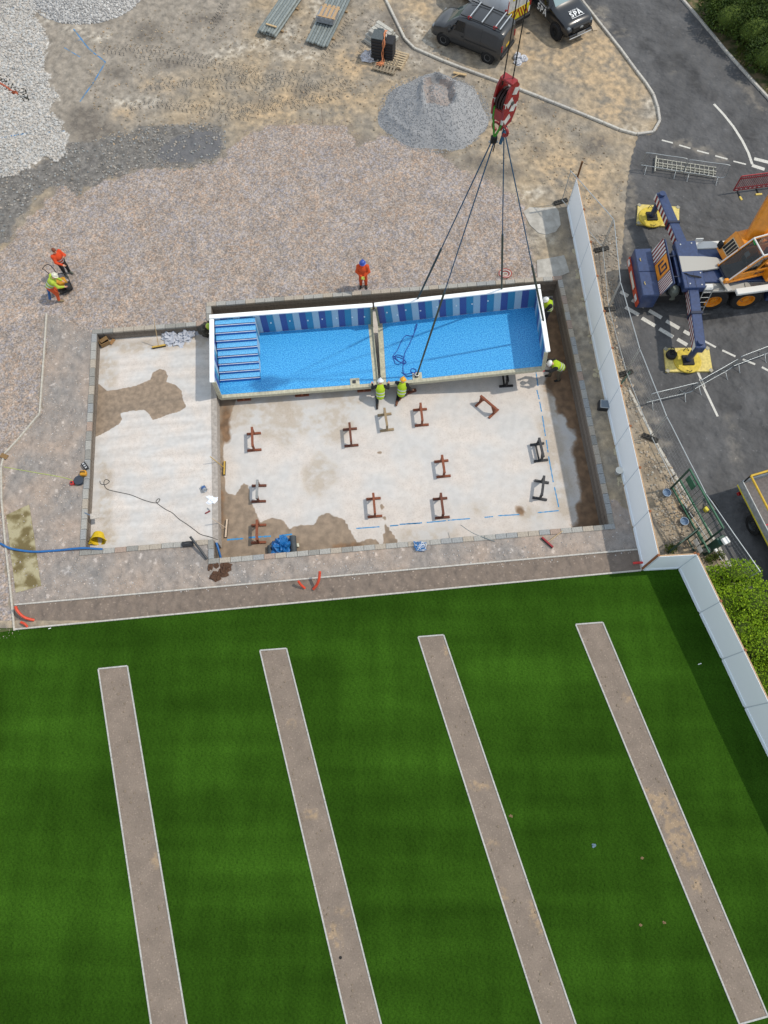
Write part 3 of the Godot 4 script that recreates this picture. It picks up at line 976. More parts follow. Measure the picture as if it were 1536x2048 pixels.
func build_pit():
	# cast floors
	var wet = [flat([[440, 790], [474, 797], [466, 815], [455, 850], [448, 868], [446, 930], [452, 985], [470, 992], [485, 968], [497, 970], [500, 1000], [512, 1025], [520, 1045], [545, 1035], [565, 1040], [578, 1058], [600, 1050], [628, 1050], [640, 1030], [655, 1026], [690, 1040], [705, 1070], [715, 1085], [740, 1078], [755, 1080], [762, 1100], [600, 1125], [430, 1135]], DEEP), flat([[771, 1046], [797, 1085], [765, 1092]], DEEP), blob(764, 1014, 4, 6, 0, 10, DEEP), blob(768, 1036, 3, 4, 0, 10, DEEP), blob(760, 905, 4, 3, 0, 10, DEEP)]
	var damp = [blob(560, 850, 60, 34, 0, 14, DEEP), blob(660, 840, 45, 40, 0, 14, DEEP), blob(480, 830, 40, 30, 0, 14, DEEP), blob(600, 815, 120, 14, 0, 14, DEEP), blob(690, 805, 50, 22, 0, 14, DEEP), blob(1060, 1020, 40, 12, 0, 14, DEEP), blob(960, 1025, 30, 10, 0, 14, DEEP), blob(640, 950, 30, 40, 0, 14, DEEP), blob(1110, 880, 25, 90, -0.15, 14, DEEP), blob(860, 1070, 60, 14, 0, 14, DEEP), flat([[1085, 770], [1110, 790], [1125, 850], [1130, 930], [1150, 1040], [1120, 1046], [1100, 940], [1090, 850]], DEEP)]
	var brown = [flat([[1080, 640], [1098, 785], [1112, 800], [1122, 830], [1140, 850], [1150, 880], [1142, 910], [1152, 940], [1150, 960], [1168, 985], [1155, 1008], [1160, 1030], [1148, 1056], [1215, 1056], [1200, 960], [1160, 800], [1120, 600]], DEEP), blob(448, 850, 10, 40, 0, 14, DEEP), blob(446, 1010, 8, 50, 0, 14, DEEP), blob(1040, 1018, 12, 6, 0, 14, DEEP), blob(700, 1096, 30, 8, 0, 14, DEEP)]
	var im = floor_image(0.1, 0.1, 16.15, 12.22, 1024, 775, DEEP, wet, damp, brown, 0.03, 0.25, 111)
	var mb = MB.new()
	mb.quad(pit(0.1, 12.32, DEEP), pit(16.25, 12.32, DEEP), pit(16.25, 0.1, DEEP), pit(0.1, 0.1, DEEP))
	mb.uv = PackedVector2Array([Vector2(0, 1), Vector2(1, 0), Vector2(1, 1), Vector2(0, 1), Vector2(0, 0), Vector2(1, 0)])
	var deep_floor = structure(mb, "pit_floor", tex_mat(im, 0.82), "pale concrete floor of the deep pit with wet brown stains")
	wet = [flat([[192, 764], [215, 782], [240, 778], [270, 772], [300, 760], [306, 745], [318, 738], [330, 740], [336, 752], [332, 764], [352, 770], [363, 782], [366, 800], [373, 814], [360, 822], [340, 828], [318, 836], [306, 840], [298, 828], [288, 820], [262, 822], [240, 826], [244, 838], [238, 848], [222, 858], [208, 866], [190, 874], [184, 840]], SHALLOW)]
	damp = [blob(240, 690, 60, 12, 0, 14, SHALLOW), blob(380, 680, 40, 14, 0, 14, SHALLOW), blob(210, 1000, 12, 90, 0, 14, SHALLOW), blob(225, 1075, 14, 16, 0, 14, SHALLOW), blob(300, 690, 60, 10, 0, 14, SHALLOW), blob(215, 740, 16, 50, 0, 14, SHALLOW)]
	im = floor_image(-5.0, 1.1, 5.1, 10.4, 512, 1040, SHALLOW, wet, damp, [], 0.10, 0.4, 131)
	mb = MB.new()
	mb.quad(pit(-5.0, 11.5, SHALLOW), pit(0.1, 11.5, SHALLOW), pit(0.1, 1.1, SHALLOW), pit(-5.0, 1.1, SHALLOW))
	mb.uv = PackedVector2Array([Vector2(0, 1), Vector2(1, 0), Vector2(1, 1), Vector2(0, 1), Vector2(0, 0), Vector2(1, 0)])
	structure(mb, "shallow_floor", tex_mat(im, 0.82), "pale smooth concrete floor of the shallow side bay")
	# walls of concrete block
	var V = func(x, y): return Vector2(x, y)
	for w in [["pit_wall_far", "block wall along the gravel side of the deep pit", V.call(0, 0), V.call(16.35, 0), V.call(0, 1), DEEP, 5], ["pit_wall_right", "block wall of the deep pit beside the hoarding", V.call(16.35, 0.215), V.call(16.35, 12.205), V.call(-1, 0), DEEP, 5], ["pit_wall_near", "block wall of the deep pit along the planting path", V.call(16.35, 12.42), V.call(0, 12.42), V.call(0, -1), DEEP, 5], ["pit_wall_left", "short block wall where deep pit meets side bay", V.call(0, 1.0), V.call(0, 0.215), V.call(1, 0), DEEP, 5], ["pit_wall_stub", "short block wall at the near corner of the deep pit", V.call(0, 12.205), V.call(0, 11.39), V.call(1, 0), DEEP, 5], ["bay_wall_far", "low block wall along the gravel side of the bay", V.call(-5.1, 1.0), V.call(0, 1.0), V.call(0, 1), SHALLOW, 2], ["bay_wall_left", "low block wall at the open end of the bay", V.call(-5.1, 11.385), V.call(-5.1, 1.215), V.call(1, 0), SHALLOW, 2], ["bay_wall_near", "low block wall of the bay along the hardcore", V.call(0, 11.6), V.call(-5.1, 11.6), V.call(0, -1), SHALLOW, 2]]:
		var n = Node3D.new()
		n.name = w[0]
		add_child(n, true)
		n.set_meta("kind", "structure")
		n.set_meta("label", w[1])
		wall_run(n, w[2], w[3], w[4], w[5], w[6])
	# the step between both floors: a cast edge with a strip of blocks
	var st = MB.new()
	var sb = Basis(Vector3.UP, deg_to_rad(PIT_YAW))
	st.box(pit(0.2, 6.3, (DEEP + SHALLOW) * 0.5 - 0.005), Vector3(0.2, SHALLOW - DEEP, 10.2), sb)
	st.box(pit(0.19, 6.3, SHALLOW + 0.004), Vector3(0.24, 0.02, 10.2), sb)
	structure(st, "floor_step", mat("step_concrete", rgb(176, 168, 160), 0.9, 0, 0.7), "concrete step between the shallow bay and the deep floor")
	# blue setting-out dashes sprayed on the deep floor
	var paint = mat("blue_spray", rgb(70, 150, 205), 0.85, 0, 2.0)
	var segs = []
	for s in [[940, 0, 955, 60], [958, 75, 970, 140], [975, 165, 995, 295], [1000, 320, 1012, 400], [1015, 425, 1045, 590], [1052, 620, 1080, 750], [1080, 772, 945, 785], [828, 797, 690, 805], [660, 810, 605, 815], [512, 823, 370, 834], [360, 836, 235, 848], [205, 850, 60, 860], [50, 866, 0, 870]]:
		segs.append([780 + s[0] / 3.2, 780 + s[1] / 3.2, 780 + s[2] / 3.2, 780 + s[3] / 3.2])
	for s in [[1535, 793, 1380, 802], [1370, 808, 1305, 813], [1225, 820, 1045, 833], [555, 877, 455, 890], [390, 892, 220, 903], [180, 910, 55, 920]]:
		segs.append([440 + s[0] / 3.84, 840 + s[1] / 3.84, 440 + s[2] / 3.84, 840 + s[3] / 3.84])
	segs.append([1071, 738, 1076, 772])
	for s in segs:
		var a = gp(s[0], s[1], DEEP)
		var b = gp(s[2], s[3], DEEP)
		var n = (b - a).normalized().cross(Vector3.UP) * (0.045 if s[3] > 1060 and s[0] < 600 else 0.03)
		var q = MB.new()
		var k = 8
		for i in k:
			var p0 = a.lerp(b, float(i) / k)
			var p1 = a.lerp(b, float(i + 1) / k)
			var w0 = 0.35 + 0.65 * absf(sin(i * 1.7 + s[0]))
			var w1 = 0.35 + 0.65 * absf(sin((i + 1) * 1.7 + s[0]))
			q.quad(p0 - n * w0 + Vector3(0, 0.004, 0), p1 - n * w1 + Vector3(0, 0.004, 0), p1 + n * w1 + Vector3(0, 0.004, 0), p0 + n * w0 + Vector3(0, 0.004, 0))
		part(q, "paint_dash", paint, deep_floor)

# ---------------------------------------------------------------- lawn, beds, planting path
func strip_poly(a, b, w):
	var d = (b - a).normalized().orthogonal() * w * 0.5
	return PackedVector2Array([a + d, b + d, b - d, a - d])

func edging(parent, pts, y, m, w = 0.055, h = 0.05, called = "edging_board"):
	for i in pts.size() - 1:
		var l = pts[i].distance_to(pts[i + 1])
		var n = maxi(1, int(round(l / 3.0)))
		for k in n:
			var a = pts[i].lerp(pts[i + 1], float(k) / n)
			var b = pts[i].lerp(pts[i + 1], (k + 1.0) / n)
			part(MB.new().bar(a + Vector3(0, y, 0), b + Vector3(0, y, 0) - (b - a).normalized() * 0.006, w, h, 0.006), called, m, parent)

const HOARD_A = [[1134, 416], [1159, 544], [1183.5, 677], [1214.6, 821], [1231.6, 898], [1285, 1141]]
const HOARD_B = [[1356, 1137], [1393, 1216], [1438, 1308], [1484, 1407], [1530.6, 1502], [1700, 1850]]

func build_lawn():
	var lawn_mat = tex_mat(lawn_image(), 0.9)
	var nm = noise_image(512, 512, 0.35, 71, FastNoiseLite.TYPE_SIMPLEX, 3)
	nm.convert(Image.FORMAT_L8)
	nm.bump_map_to_normal_map(1.3)
	lawn_mat.normal_enabled = true
	lawn_mat.normal_texture = ImageTexture.create_from_image(nm)
	lawn_mat.metallic_specular = 0.1
	var soil = tex_mat(bed_image(), 0.95)
	lw = {}
	var poly = flat([[-160, 1267], [30, 1260], [1284, 1141]] + HOARD_B)
	poly.append(Vector2(poly[poly.size() - 1].x, 9.4))
	poly.append(Vector2(-15, 9.4))
	poly[0].x = -15
	var mb = MB.new().sheet(poly, 0.012)
	mb.xz_uv(LAWN_X0, LAWN_Z0, LAWN_W, LAWN_D)
	structure(mb, "lawn", lawn_mat, "deep green synthetic lawn with brushed streaks")
	# short upright turf blades
	var edge = mat("grey_edging", rgb(186, 186, 182), 0.75, 0, 1.0)
	var beds = [[[197, 1338], [255, 1332], [391, 2150], [318, 2150]], [[520, 1301], [573, 1297], [788, 2150], [718, 2150]], [[836, 1274], [887, 1270], [1186, 2150], [1115, 2150]], [[1151, 1249], [1205, 1245], [1535, 2032], [1478, 2048]]]
	var which = ["planting bed strip farthest from the white hoarding", "planting bed strip second farthest from the white hoarding", "planting bed strip second nearest to the white hoarding", "planting bed strip nearest the white hoarding, patchy with sand"]
	for i in 4:
		var n = Node3D.new()
		n.name = numbered("planting_bed", self)
		add_child(n, true)
		n.set_meta("kind", "structure")
		n.set_meta("label", which[i])
		var p = gps(beds[i])
		var f = flat(beds[i])
		part(MB.new().sheet(f, 0.02).xz_uv(LAWN_X0, LAWN_Z0, LAWN_W, LAWN_D), "soil", soil, n)
		edging(n, [p[0], p[1], p[2], p[3], p[0]], 0.02, edge)
		# clods and crumbs in the bed
		var lo = f[0].min(f[1])
		var crumbs = MB.new()
		for k in 260:
			var t = rng.randf()
			var s = rng.randf_range(0.06, 0.94)
			var q = p[0].lerp(p[3], t).lerp(p[1].lerp(p[2], t), s)
			var r = lerpf(0.012, 0.05, pow(rng.randf(), 4))
			crumbs.ell(q + Vector3(0, 0.02, 0), Vector3(r, r * 0.7, r * rng.randf_range(0.7, 1.2)), 5, 3)
		var cr = part(crumbs, "soil_crumb", mat("crumb", rgb(138, 124, 108), 0.95, 0, 3.0), n)
		cr.set_meta("kind", "stuff")
	# planting path between two concrete edgings
	var path = Node3D.new()
	path.name = "path"
	add_child(path, true)
	path.set_meta("kind", "structure")
	path.set_meta("label", "long soil strip between pale edgings along the lawn")
	var pp = [[30, 1210], [1277, 1099], [1282, 1141], [30, 1259]]
	part(MB.new().sheet(flat(pp), 0.016).xz_uv(MAP_X0, MAP_Z0, MAP_W, MAP_D), "soil", site_mat, path)
	var e2 = mat("pale_edging", rgb(196, 192, 184), 0.85, 0, 1.0)
	var g = gps(pp)
	edging(path, [g[0], g[1]], 0.03, e2, 0.06, 0.08, "edging_stone")
	edging(path, [g[3], g[2]], 0.03, e2, 0.06, 0.08, "edging_stone")
	edging(path, [g[1], g[2]], 0.03, e2, 0.06, 0.08, "edging_stone")
	var ed = Node3D.new()
	ed.name = "kerb_edging"
	add_child(ed, true)
	ed.set_meta("kind", "structure")
	ed.set_meta("label", "bent line of pale concrete edging beside the gravel")
	edging(ed, gps([[94, 628], [88, 720], [80, 828], [40, 876], [10, 908], [3, 935], [4, 1000], [12, 1090], [21, 1170], [30, 1262]]), 0.03, mat("edging_concrete", rgb(196, 190, 178), 0.9, 0, 1.0), 0.07, 0.09, "edging_stone")

# ---------------------------------------------------------------- kerbs and road
func kerb_line(called, label, px, len_, w, h, m, yoff = 0.0):
	var n = Node3D.new()
	n.name = numbered(called, self)
	add_child(n, true)
	n.set_meta("kind", "structure")
	n.set_meta("label", label)
	var c = Curve3D.new()
	for q in px: c.add_point(gp(q[0], q[1]))
	var l = c.get_baked_length()
	var k = int(l / len_)
	for i in k:
		var a = c.sample_baked(l * i / k)
		var b = c.sample_baked(l * (i + 1) / k)
		a.y = h * 0.5 + yoff + rng.randf_range(-0.006, 0.006)
		b.y = a.y
		part(MB.new().bar(a, b - (b - a).normalized() * 0.01, w, h, 0.018), "kerb_stone", m[rng.randi() % m.size()], n)
	return n

func road_mark(parent, a, b, w, m):
	var d = (b - a).normalized().cross(Vector3.UP) * w * 0.5
	var q = MB.new()
	var y = Vector3(0, 0.016, 0)
	q.quad(a - d + y, b - d + y, b + d + y, a + d + y)
	part(q, "road_marking", m, parent)

func build_kerbs_and_road():
	var mb = MB.new().sheet(ragged(flat(ROAD_EDGE), 0.04, 0.5, 21), 0.012).xz_uv(MAP_X0, MAP_Z0, MAP_W, MAP_D)
	var road = structure(mb, "road", site_mat, "grey asphalt junction where the crane is parked")
	var kt = [mat("kerb_a", rgb(202, 198, 188), 0.9, 0, 1.0), mat("kerb_b", rgb(192, 188, 180), 0.9, 0, 1.0)]
	kerb_line("kerb", "long bent concrete kerb round the vans' earth island", [[756, -30], [771, 0], [816, 93], [899, 129], [997, 165], [1069, 192], [1129, 216], [1189, 240], [1222, 254], [1250, 266], [1276, 271], [1298, 271], [1313, 261], [1319, 246], [1316, 221], [1306, 191], [1291, 168], [1270, 141], [1235, 93], [1200, 50], [1165, 5], [1140, -30]], 0.9, 0.13, 0.12, kt)
	kerb_line("kerb", "straight concrete kerb along the grass verge", [[1340, -26], [1363, 0], [1401, 43], [1451, 105], [1501, 161], [1535, 198], [1640, 310]], 0.9, 0.13, 0.12, kt)
	kerb_line("kerb", "broken flush kerb strip under the mesh fence", [[1258, 780], [1282, 826], [1309, 880], [1351, 954], [1400, 1034], [1456, 1125], [1490, 1180]], 0.9, 0.13, 0.05, kt, -0.02)
	var white = mat("road_paint", rgb(214, 212, 204), 0.8, 0, 1.6)
	var ln = func(ox, oy, sc, s, w):
		road_mark(road, gp(ox + s[0] / sc, oy + s[1] / sc), gp(ox + s[2] / sc, oy + s[3] / sc), w, white)
	for s in [[690, 1117, 778, 1140], [828, 1157, 918, 1183], [970, 1200, 1065, 1225], [1115, 1242, 1213, 1268], [1260, 1285, 1360, 1310]]: ln.call(1150, 0, 3.98, s, 0.09)
	for s in [[1105, 830, 1180, 910], [1180, 910, 1260, 1010], [1260, 1010, 1330, 1120], [1330, 1120, 1380, 1220], [1380, 1220, 1410, 1310]]: ln.call(1150, 0, 3.98, s, 0.13)
	for s in [[1408, 1318, 1508, 1350], [1425, 1265, 1545, 1295]]: ln.call(1150, 0, 3.98, s, 0.2)
	for s in [[180, 1085, 250, 1125], [285, 1158, 395, 1222], [435, 1252, 548, 1318], [588, 1345, 705, 1412], [745, 1436, 800, 1466], [225, 1222, 345, 1292], [372, 1320, 490, 1390], [527, 1415, 650, 1488], [688, 1508, 775, 1560]]: ln.call(1200, 340, 4.452, s, 0.19)
	for s in [[920, 1520, 1030, 1580], [1088, 1607, 1205, 1662], [1270, 1687, 1380, 1732], [1440, 1757, 1510, 1794]]: ln.call(1200, 340, 4.452, s, 0.1)
	ln.call(1200, 340, 4.452, [865, 1790, 930, 1935], 0.1)
	ln.call(1180, 700, 4.096, [900, 240, 1045, 545], 0.1)

# ---------------------------------------------------------------- hoarding
func build_hoarding():
	var skin = mat("hoarding_sheet", rgb(240, 245, 248), 0.5, 0, 0)
	var rail = mat("hoarding_rail", rgb(232, 242, 250), 0.55, 0, 0)
	var timber = mat("hoarding_timber", rgb(196, 164, 130), 0.85, 0, 2.0)
	var posth = mat("hoarding_post", rgb(150, 96, 62), 0.85, 0, 2.0)
	var H = 1.85
	var runs = [[HOARD_A, "tall pale grey site hoarding between pit and road", "pit"], [[HOARD_A[5], HOARD_B[0]], "short pale grey hoarding return at the lawn corner", ""], [HOARD_B, "pale grey hoarding along the lawn beside the hedge", ""]]
	for r in runs:
		var t = thing("hoarding", r[1], "hoarding")
		var c = Curve3D.new()
		for q in r[0]: c.add_point(gp(q[0], q[1]))
		var l = c.get_baked_length()
		var n = maxi(1, int(round(l / 1.83)))
		for i in n:
			var a = c.sample_baked(l * i / n)
			var b = c.sample_baked(l * (i + 1) / n)
			a.y = 0; b.y = 0
			var d = (b - a).normalized()
			var out = Vector3.UP.cross(d).normalized()     # towards the road
			if out.x < 0 and absf(out.x) > 0.3: out = -out
			if absf(out.x) <= 0.3 and out.z > 0: out = -out
			var y0 = 0.03 + rng.randf_range(0, 0.03)
			part(MB.new().bar((a + b) * 0.5 + out * 0.0 + Vector3(0, y0, 0), (a + b) * 0.5 + Vector3(0, H, 0), 0.012, a.distance_to(b) - 0.006, 0.0, d), "sheet_panel", skin, t)
			part(MB.new().bar(a - out * 0.016 + Vector3(0, 0.13, 0) + d * 0.05, b - out * 0.016 + Vector3(0, 0.13, 0) - d * 0.05, 0.02, 0.2, 0.004), "base_rail", rail, t)
			part(MB.new().bar(a - out * 0.008 + Vector3(0, (y0 + H) * 0.5, 0), a - out * 0.008 + Vector3(0, (y0 + H) * 0.5, 0) + d * 0.03, 0.012, H - y0 - 0.03), "joint_strip", mat("joint_grey", rgb(196, 206, 214), 0.55, 0, 0), t)
			part(MB.new().bar(a + out * 0.035 + Vector3(0, H - 0.02, 0), b + out * 0.035 + Vector3(0, H - 0.02, 0), 0.05, 0.05, 0.004), "top_rail", timber, t)
			part(MB.new().bar(a + out * 0.06 + Vector3(0, -0.05, 0), a + out * 0.06 + Vector3(0, H + 0.03, 0), 0.09, 0.09, 0.008, d), "post", posth, t)
			if i == n - 1 and r[2] != "pit": part(MB.new().bar(b + out * 0.06 - d * 0.05 + Vector3(0, -0.05, 0), b + out * 0.06 - d * 0.05 + Vector3(0, H + 0.03, 0), 0.09, 0.09, 0.008, d), "post", posth, t)
			for yy in [0.5, 1.1]:
				part(MB.new().bar(a + out * 0.03 + Vector3(0, yy, 0), b + out * 0.03 + Vector3(0, yy, 0), 0.045, 0.07), "back_rail", timber, t)
		if r[2] == "pit":
			var e = gp(1134, 416) + Vector3(0.05, 0, -0.06)
			part(MB.new().bar(e, e + Vector3(0.0, 2.75, 0), 0.07, 0.07, 0.005, Vector3.RIGHT), "end_post", mat("raw_post", rgb(118, 78, 40), 0.85, 0, 2.0), t)
	# litter of clods and pale spills at the foot of the hoarding
	var foot = mat("foot_spill", rgb(190, 178, 150), 0.95, 0, 2.0)
	for q in [[1150, 500], [1157, 548], [1172, 605], [1186, 680], [1196, 745], [1226, 862], [1236, 900], [1241, 960]]:
		var p = gp(q[0], q[1])
		var mb = MB.new()
		for k in 7: mb.ell(p + Vector3(rng.randf_range(-0.14, 0.14), 0.0, rng.randf_range(-0.2, 0.2)), Vector3(rng.randf_range(0.04, 0.12), rng.randf_range(0.02, 0.06), rng.randf_range(0.05, 0.14)), 7, 4)
		tag(part(mb, "spoil_lump", foot), "pale crumbled spoil at the foot of the hoarding", "spoil", "spoil lumps along the hoarding foot")

# ---------------------------------------------------------------- greenery
func leaf_mesh(bent = 0.25):
	var mb = MB.new()
	var a = Vector3(0, 0, 0)
	var l = Vector3(-0.32, 0.06, 0.5)
	var r = Vector3(0.32, 0.06, 0.5)
	var t = Vector3(0, -bent, 1.0)
	var m = Vector3(0, -0.04, 0.5)
	mb.tri(a, l, m); mb.tri(a, m, r); mb.tri(l, t, m); mb.tri(m, t, r)
	return mb.mesh()

func leaf_material():
	if mats.has("leaf"): return mats.leaf
	var m = StandardMaterial3D.new()
	m.vertex_color_use_as_albedo = true
	m.roughness = 0.6
	m.metallic_specular = 0.3
	m.backlight_enabled = true
	m.backlight = Color(0.25, 0.3, 0.1)
	mats.leaf = m
	return m

func foliage(called, parent, lumps, count, size, c0, c1, seed):
	# leaves spread through the outer half of lumpy ellipsoids
	var r = RandomNumberGenerator.new()
	r.seed = seed
	var mm = MultiMesh.new()
	mm.transform_format = MultiMesh.TRANSFORM_3D
	mm.use_colors = true
	mm.mesh = leaf_mesh()
	var vol = 0.0
	for l in lumps: vol += l[1].x * l[1].z
	var xf = []
	var cols = []
	for l in lumps:
		var n = int(count * l[1].x * l[1].z / vol)
		for i in n:
			var d = Vector3(r.randfn(), r.randfn(), r.randfn()).normalized()
			if d.y < -0.5: d.y = -d.y
			var k = lerpf(0.55, 1.04, pow(r.randf(), 0.5))
			var p = l[0] + d * l[1] * k
			if p.y < 0.02: continue
			var fw = (d + Vector3(r.randfn(), r.randfn() * 0.6 + 0.2, r.randfn()) * 0.7).normalized()
			var b = Basis.looking_at(-fw, Vector3.UP if absf(fw.y) < 0.95 else Vector3.RIGHT)
			b = b * Basis(Vector3(0, 0, 1), r.randf_range(-0.9, 0.9))
			var s = size * r.randf_range(0.6, 1.35)
			xf.append(Transform3D(b.scaled(Vector3.ONE * s), p))
			var t = clampf(r.randf() * 0.8 + (0.2 if r.randf() < 0.2 else 0.0), 0, 1)
			var cc = c0.lerp(c1, t).srgb_to_linear()
			cols.append(cc)
	mm.instance_count = xf.size()
	for i in xf.size():
		mm.set_instance_transform(i, xf[i])
		mm.set_instance_color(i, cols[i])
	var o = MultiMeshInstance3D.new()
	o.multimesh = mm
	o.material_override = leaf_material()
	o.name = numbered(called, parent)
	o.set_meta("kind", "stuff")
	parent.add_child(o, true)

func bush(called, label, category, lumps, count, size, c0, c1, seed, group = ""):
	var t = thing(called, label, category, Vector3.ZERO, 0, group)
	var mb = MB.new()
	var wood = mat("bush_wood", rgb(78, 62, 44), 0.9, 0, 2.0)
	for l in lumps:
		var base = Vector3(l[0].x, 0, l[0].z)
		for k in 4:
			var top = l[0] + Vector3(rng.randf_range(-0.6, 0.6) * l[1].x, l[1].y * rng.randf_range(0.1, 0.6), rng.randf_range(-0.6, 0.6) * l[1].z)
			mb.tube([base, base.lerp(top, 0.5) + Vector3(0.05, 0.1, 0.03), top], 0.035, 5, 0.008)
	part(mb, "stem", wood, t).set_meta("kind", "stuff")
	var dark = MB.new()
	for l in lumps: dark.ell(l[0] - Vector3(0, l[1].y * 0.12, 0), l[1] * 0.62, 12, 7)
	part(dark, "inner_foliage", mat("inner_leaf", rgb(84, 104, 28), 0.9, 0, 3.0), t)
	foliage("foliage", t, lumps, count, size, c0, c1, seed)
	return t

func build_greenery():
	# laurel hedge outside the hoarding
	var lumps = []
	for q in [[1432, 1150, 0.62, 0.55, 0.42], [1478, 1146, 0.85, 0.8, 0.55], [1462, 1200, 0.8, 0.75, 0.6], [1512, 1205, 1.0, 0.95, 0.85], [1490, 1262, 0.8, 0.85, 0.7], [1530, 1290, 1.0, 0.95, 0.9], [1535, 1355, 0.8, 0.85, 0.7], [1580, 1250, 1.1, 1.0, 1.0], [1590, 1390, 1.0, 0.9, 1.0], [1440, 1180, 0.5, 0.5, 0.45], [1570, 1330, 1.0, 1.0, 1.0]]:
		var p = gp(q[0], q[1], 0.85)
		lumps.append([Vector3(p.x, q[3] * 0.95, p.z), Vector3(q[2], q[3] * 0.8, q[4])])
	bush("laurel_hedge", "bright green leafy laurel hedge outside the hoarding", "hedge", lumps, 15000, 0.085, rgb(84, 116, 12), rgb(144, 170, 34), 501)
	# rough verge and dark shrubs beyond the far kerb
	var verge = flat([[1372, 0], [1401, 36], [1455, 100], [1505, 155], [1540, 192], [1660, 320], [1900, 320], [1900, -200], [1320, -120]])
	structure(MB.new().sheet(verge, 0.02), "verge_ground", tiled("verge", tile(rgb(112, 98, 72), rgb(56, 66, 28), 0.014, 181, 512, 0.0, Color.WHITE, 1.6), 5.0, 0.95), "earthy grass verge beyond the road kerb")
	var gm = MB.new()
	gm.tri(Vector3(-0.1, 0, 0), Vector3(0.1, 0, 0), Vector3(0.12, 1, 0.3))
	gm.tri(Vector3(0, 0, -0.1), Vector3(0, 0, 0.1), Vector3(-0.2, 0.9, -0.2))
	var xf = []
	var cols = []
	var r = RandomNumberGenerator.new()
	r.seed = 17
	for i in 9000:
		var q = [r.randf_range(1395, 1640), r.randf_range(-60, 260)]
		var edge = 1363 + (q[1] - 0) * 0.87
		if q[0] < edge + 14 + 16 * sin(q[1] * 0.09) + r.randf() * 12: continue
		var p = gp(q[0], q[1], 0.02)
		p.y = 0.02
		var s = r.randf_range(0.12, 0.4)
		xf.append(Transform3D(Basis(Vector3.UP, r.randf() * TAU).scaled(Vector3(s * 0.6, s, s * 0.6)), p))
		cols.append(rgb(58, 74, 26).lerp(rgb(98, 108, 48), r.randf()).srgb_to_linear())
	add_child(stuff_copies("verge_grass", "rough grass growing on the verge beyond the kerb", "grass", gm.mesh(), xf, cols, leaf_material()), true)
	var k = 0
	for q in [[1470, 30, 1.5, 1.0], [1512, 60, 1.4, 1.1], [1540, 110, 1.2, 1.0], [1440, 5, 1.0, 0.8], [1500, 5, 1.6, 1.2], [1560, 30, 1.8, 1.4]]:
		var p = gp(q[0], q[1], 0.8)
		var b = Vector3(p.x, q[3] * 0.8, p.z)
		bush("verge_shrub", "dark leafy shrub in the bank beyond the verge kerb", "shrub", [[b, Vector3(q[2], q[3] * 0.8, q[2] * 0.8)], [b + Vector3(q[2] * 0.5, -0.1, 0.5), Vector3(q[2], q[3], q[2]) * 0.6]], 2600, 0.11, rgb(34, 52, 14), rgb(74, 94, 28), 600 + k, "shrubs on the verge bank")
		k += 1
	# weeds at the foot of the gate cabinet
	for q in [[1435, 1112], [1418, 1120], [1340, 1098]]:
		var p = gp(q[0], q[1])
		bush("weed_clump", "small weed clump near the green gate post", "weed", [[p + Vector3(0, 0.1, 0), Vector3(0.22, 0.14, 0.18)]], 120, 0.07, rgb(50, 62, 22), rgb(92, 104, 44), int(q[0]), "weeds by the green gate")

# ---------------------------------------------------------------- pool sections
var right_frame

func liner(key, c0, c1):
	if mats.has(key): return mats[key]
	var m = StandardMaterial3D.new()
	m.resource_name = key
	m.albedo_texture = ImageTexture.create_from_image(tile(c0, c1, 0.085, 201 + mats.size(), 256, 0.0, Color.WHITE, 1.25))
	m.roughness = 0.42
	m.uv1_triplanar = true
	m.uv1_scale = Vector3.ONE / 1.7
	mats[key] = m
	return m

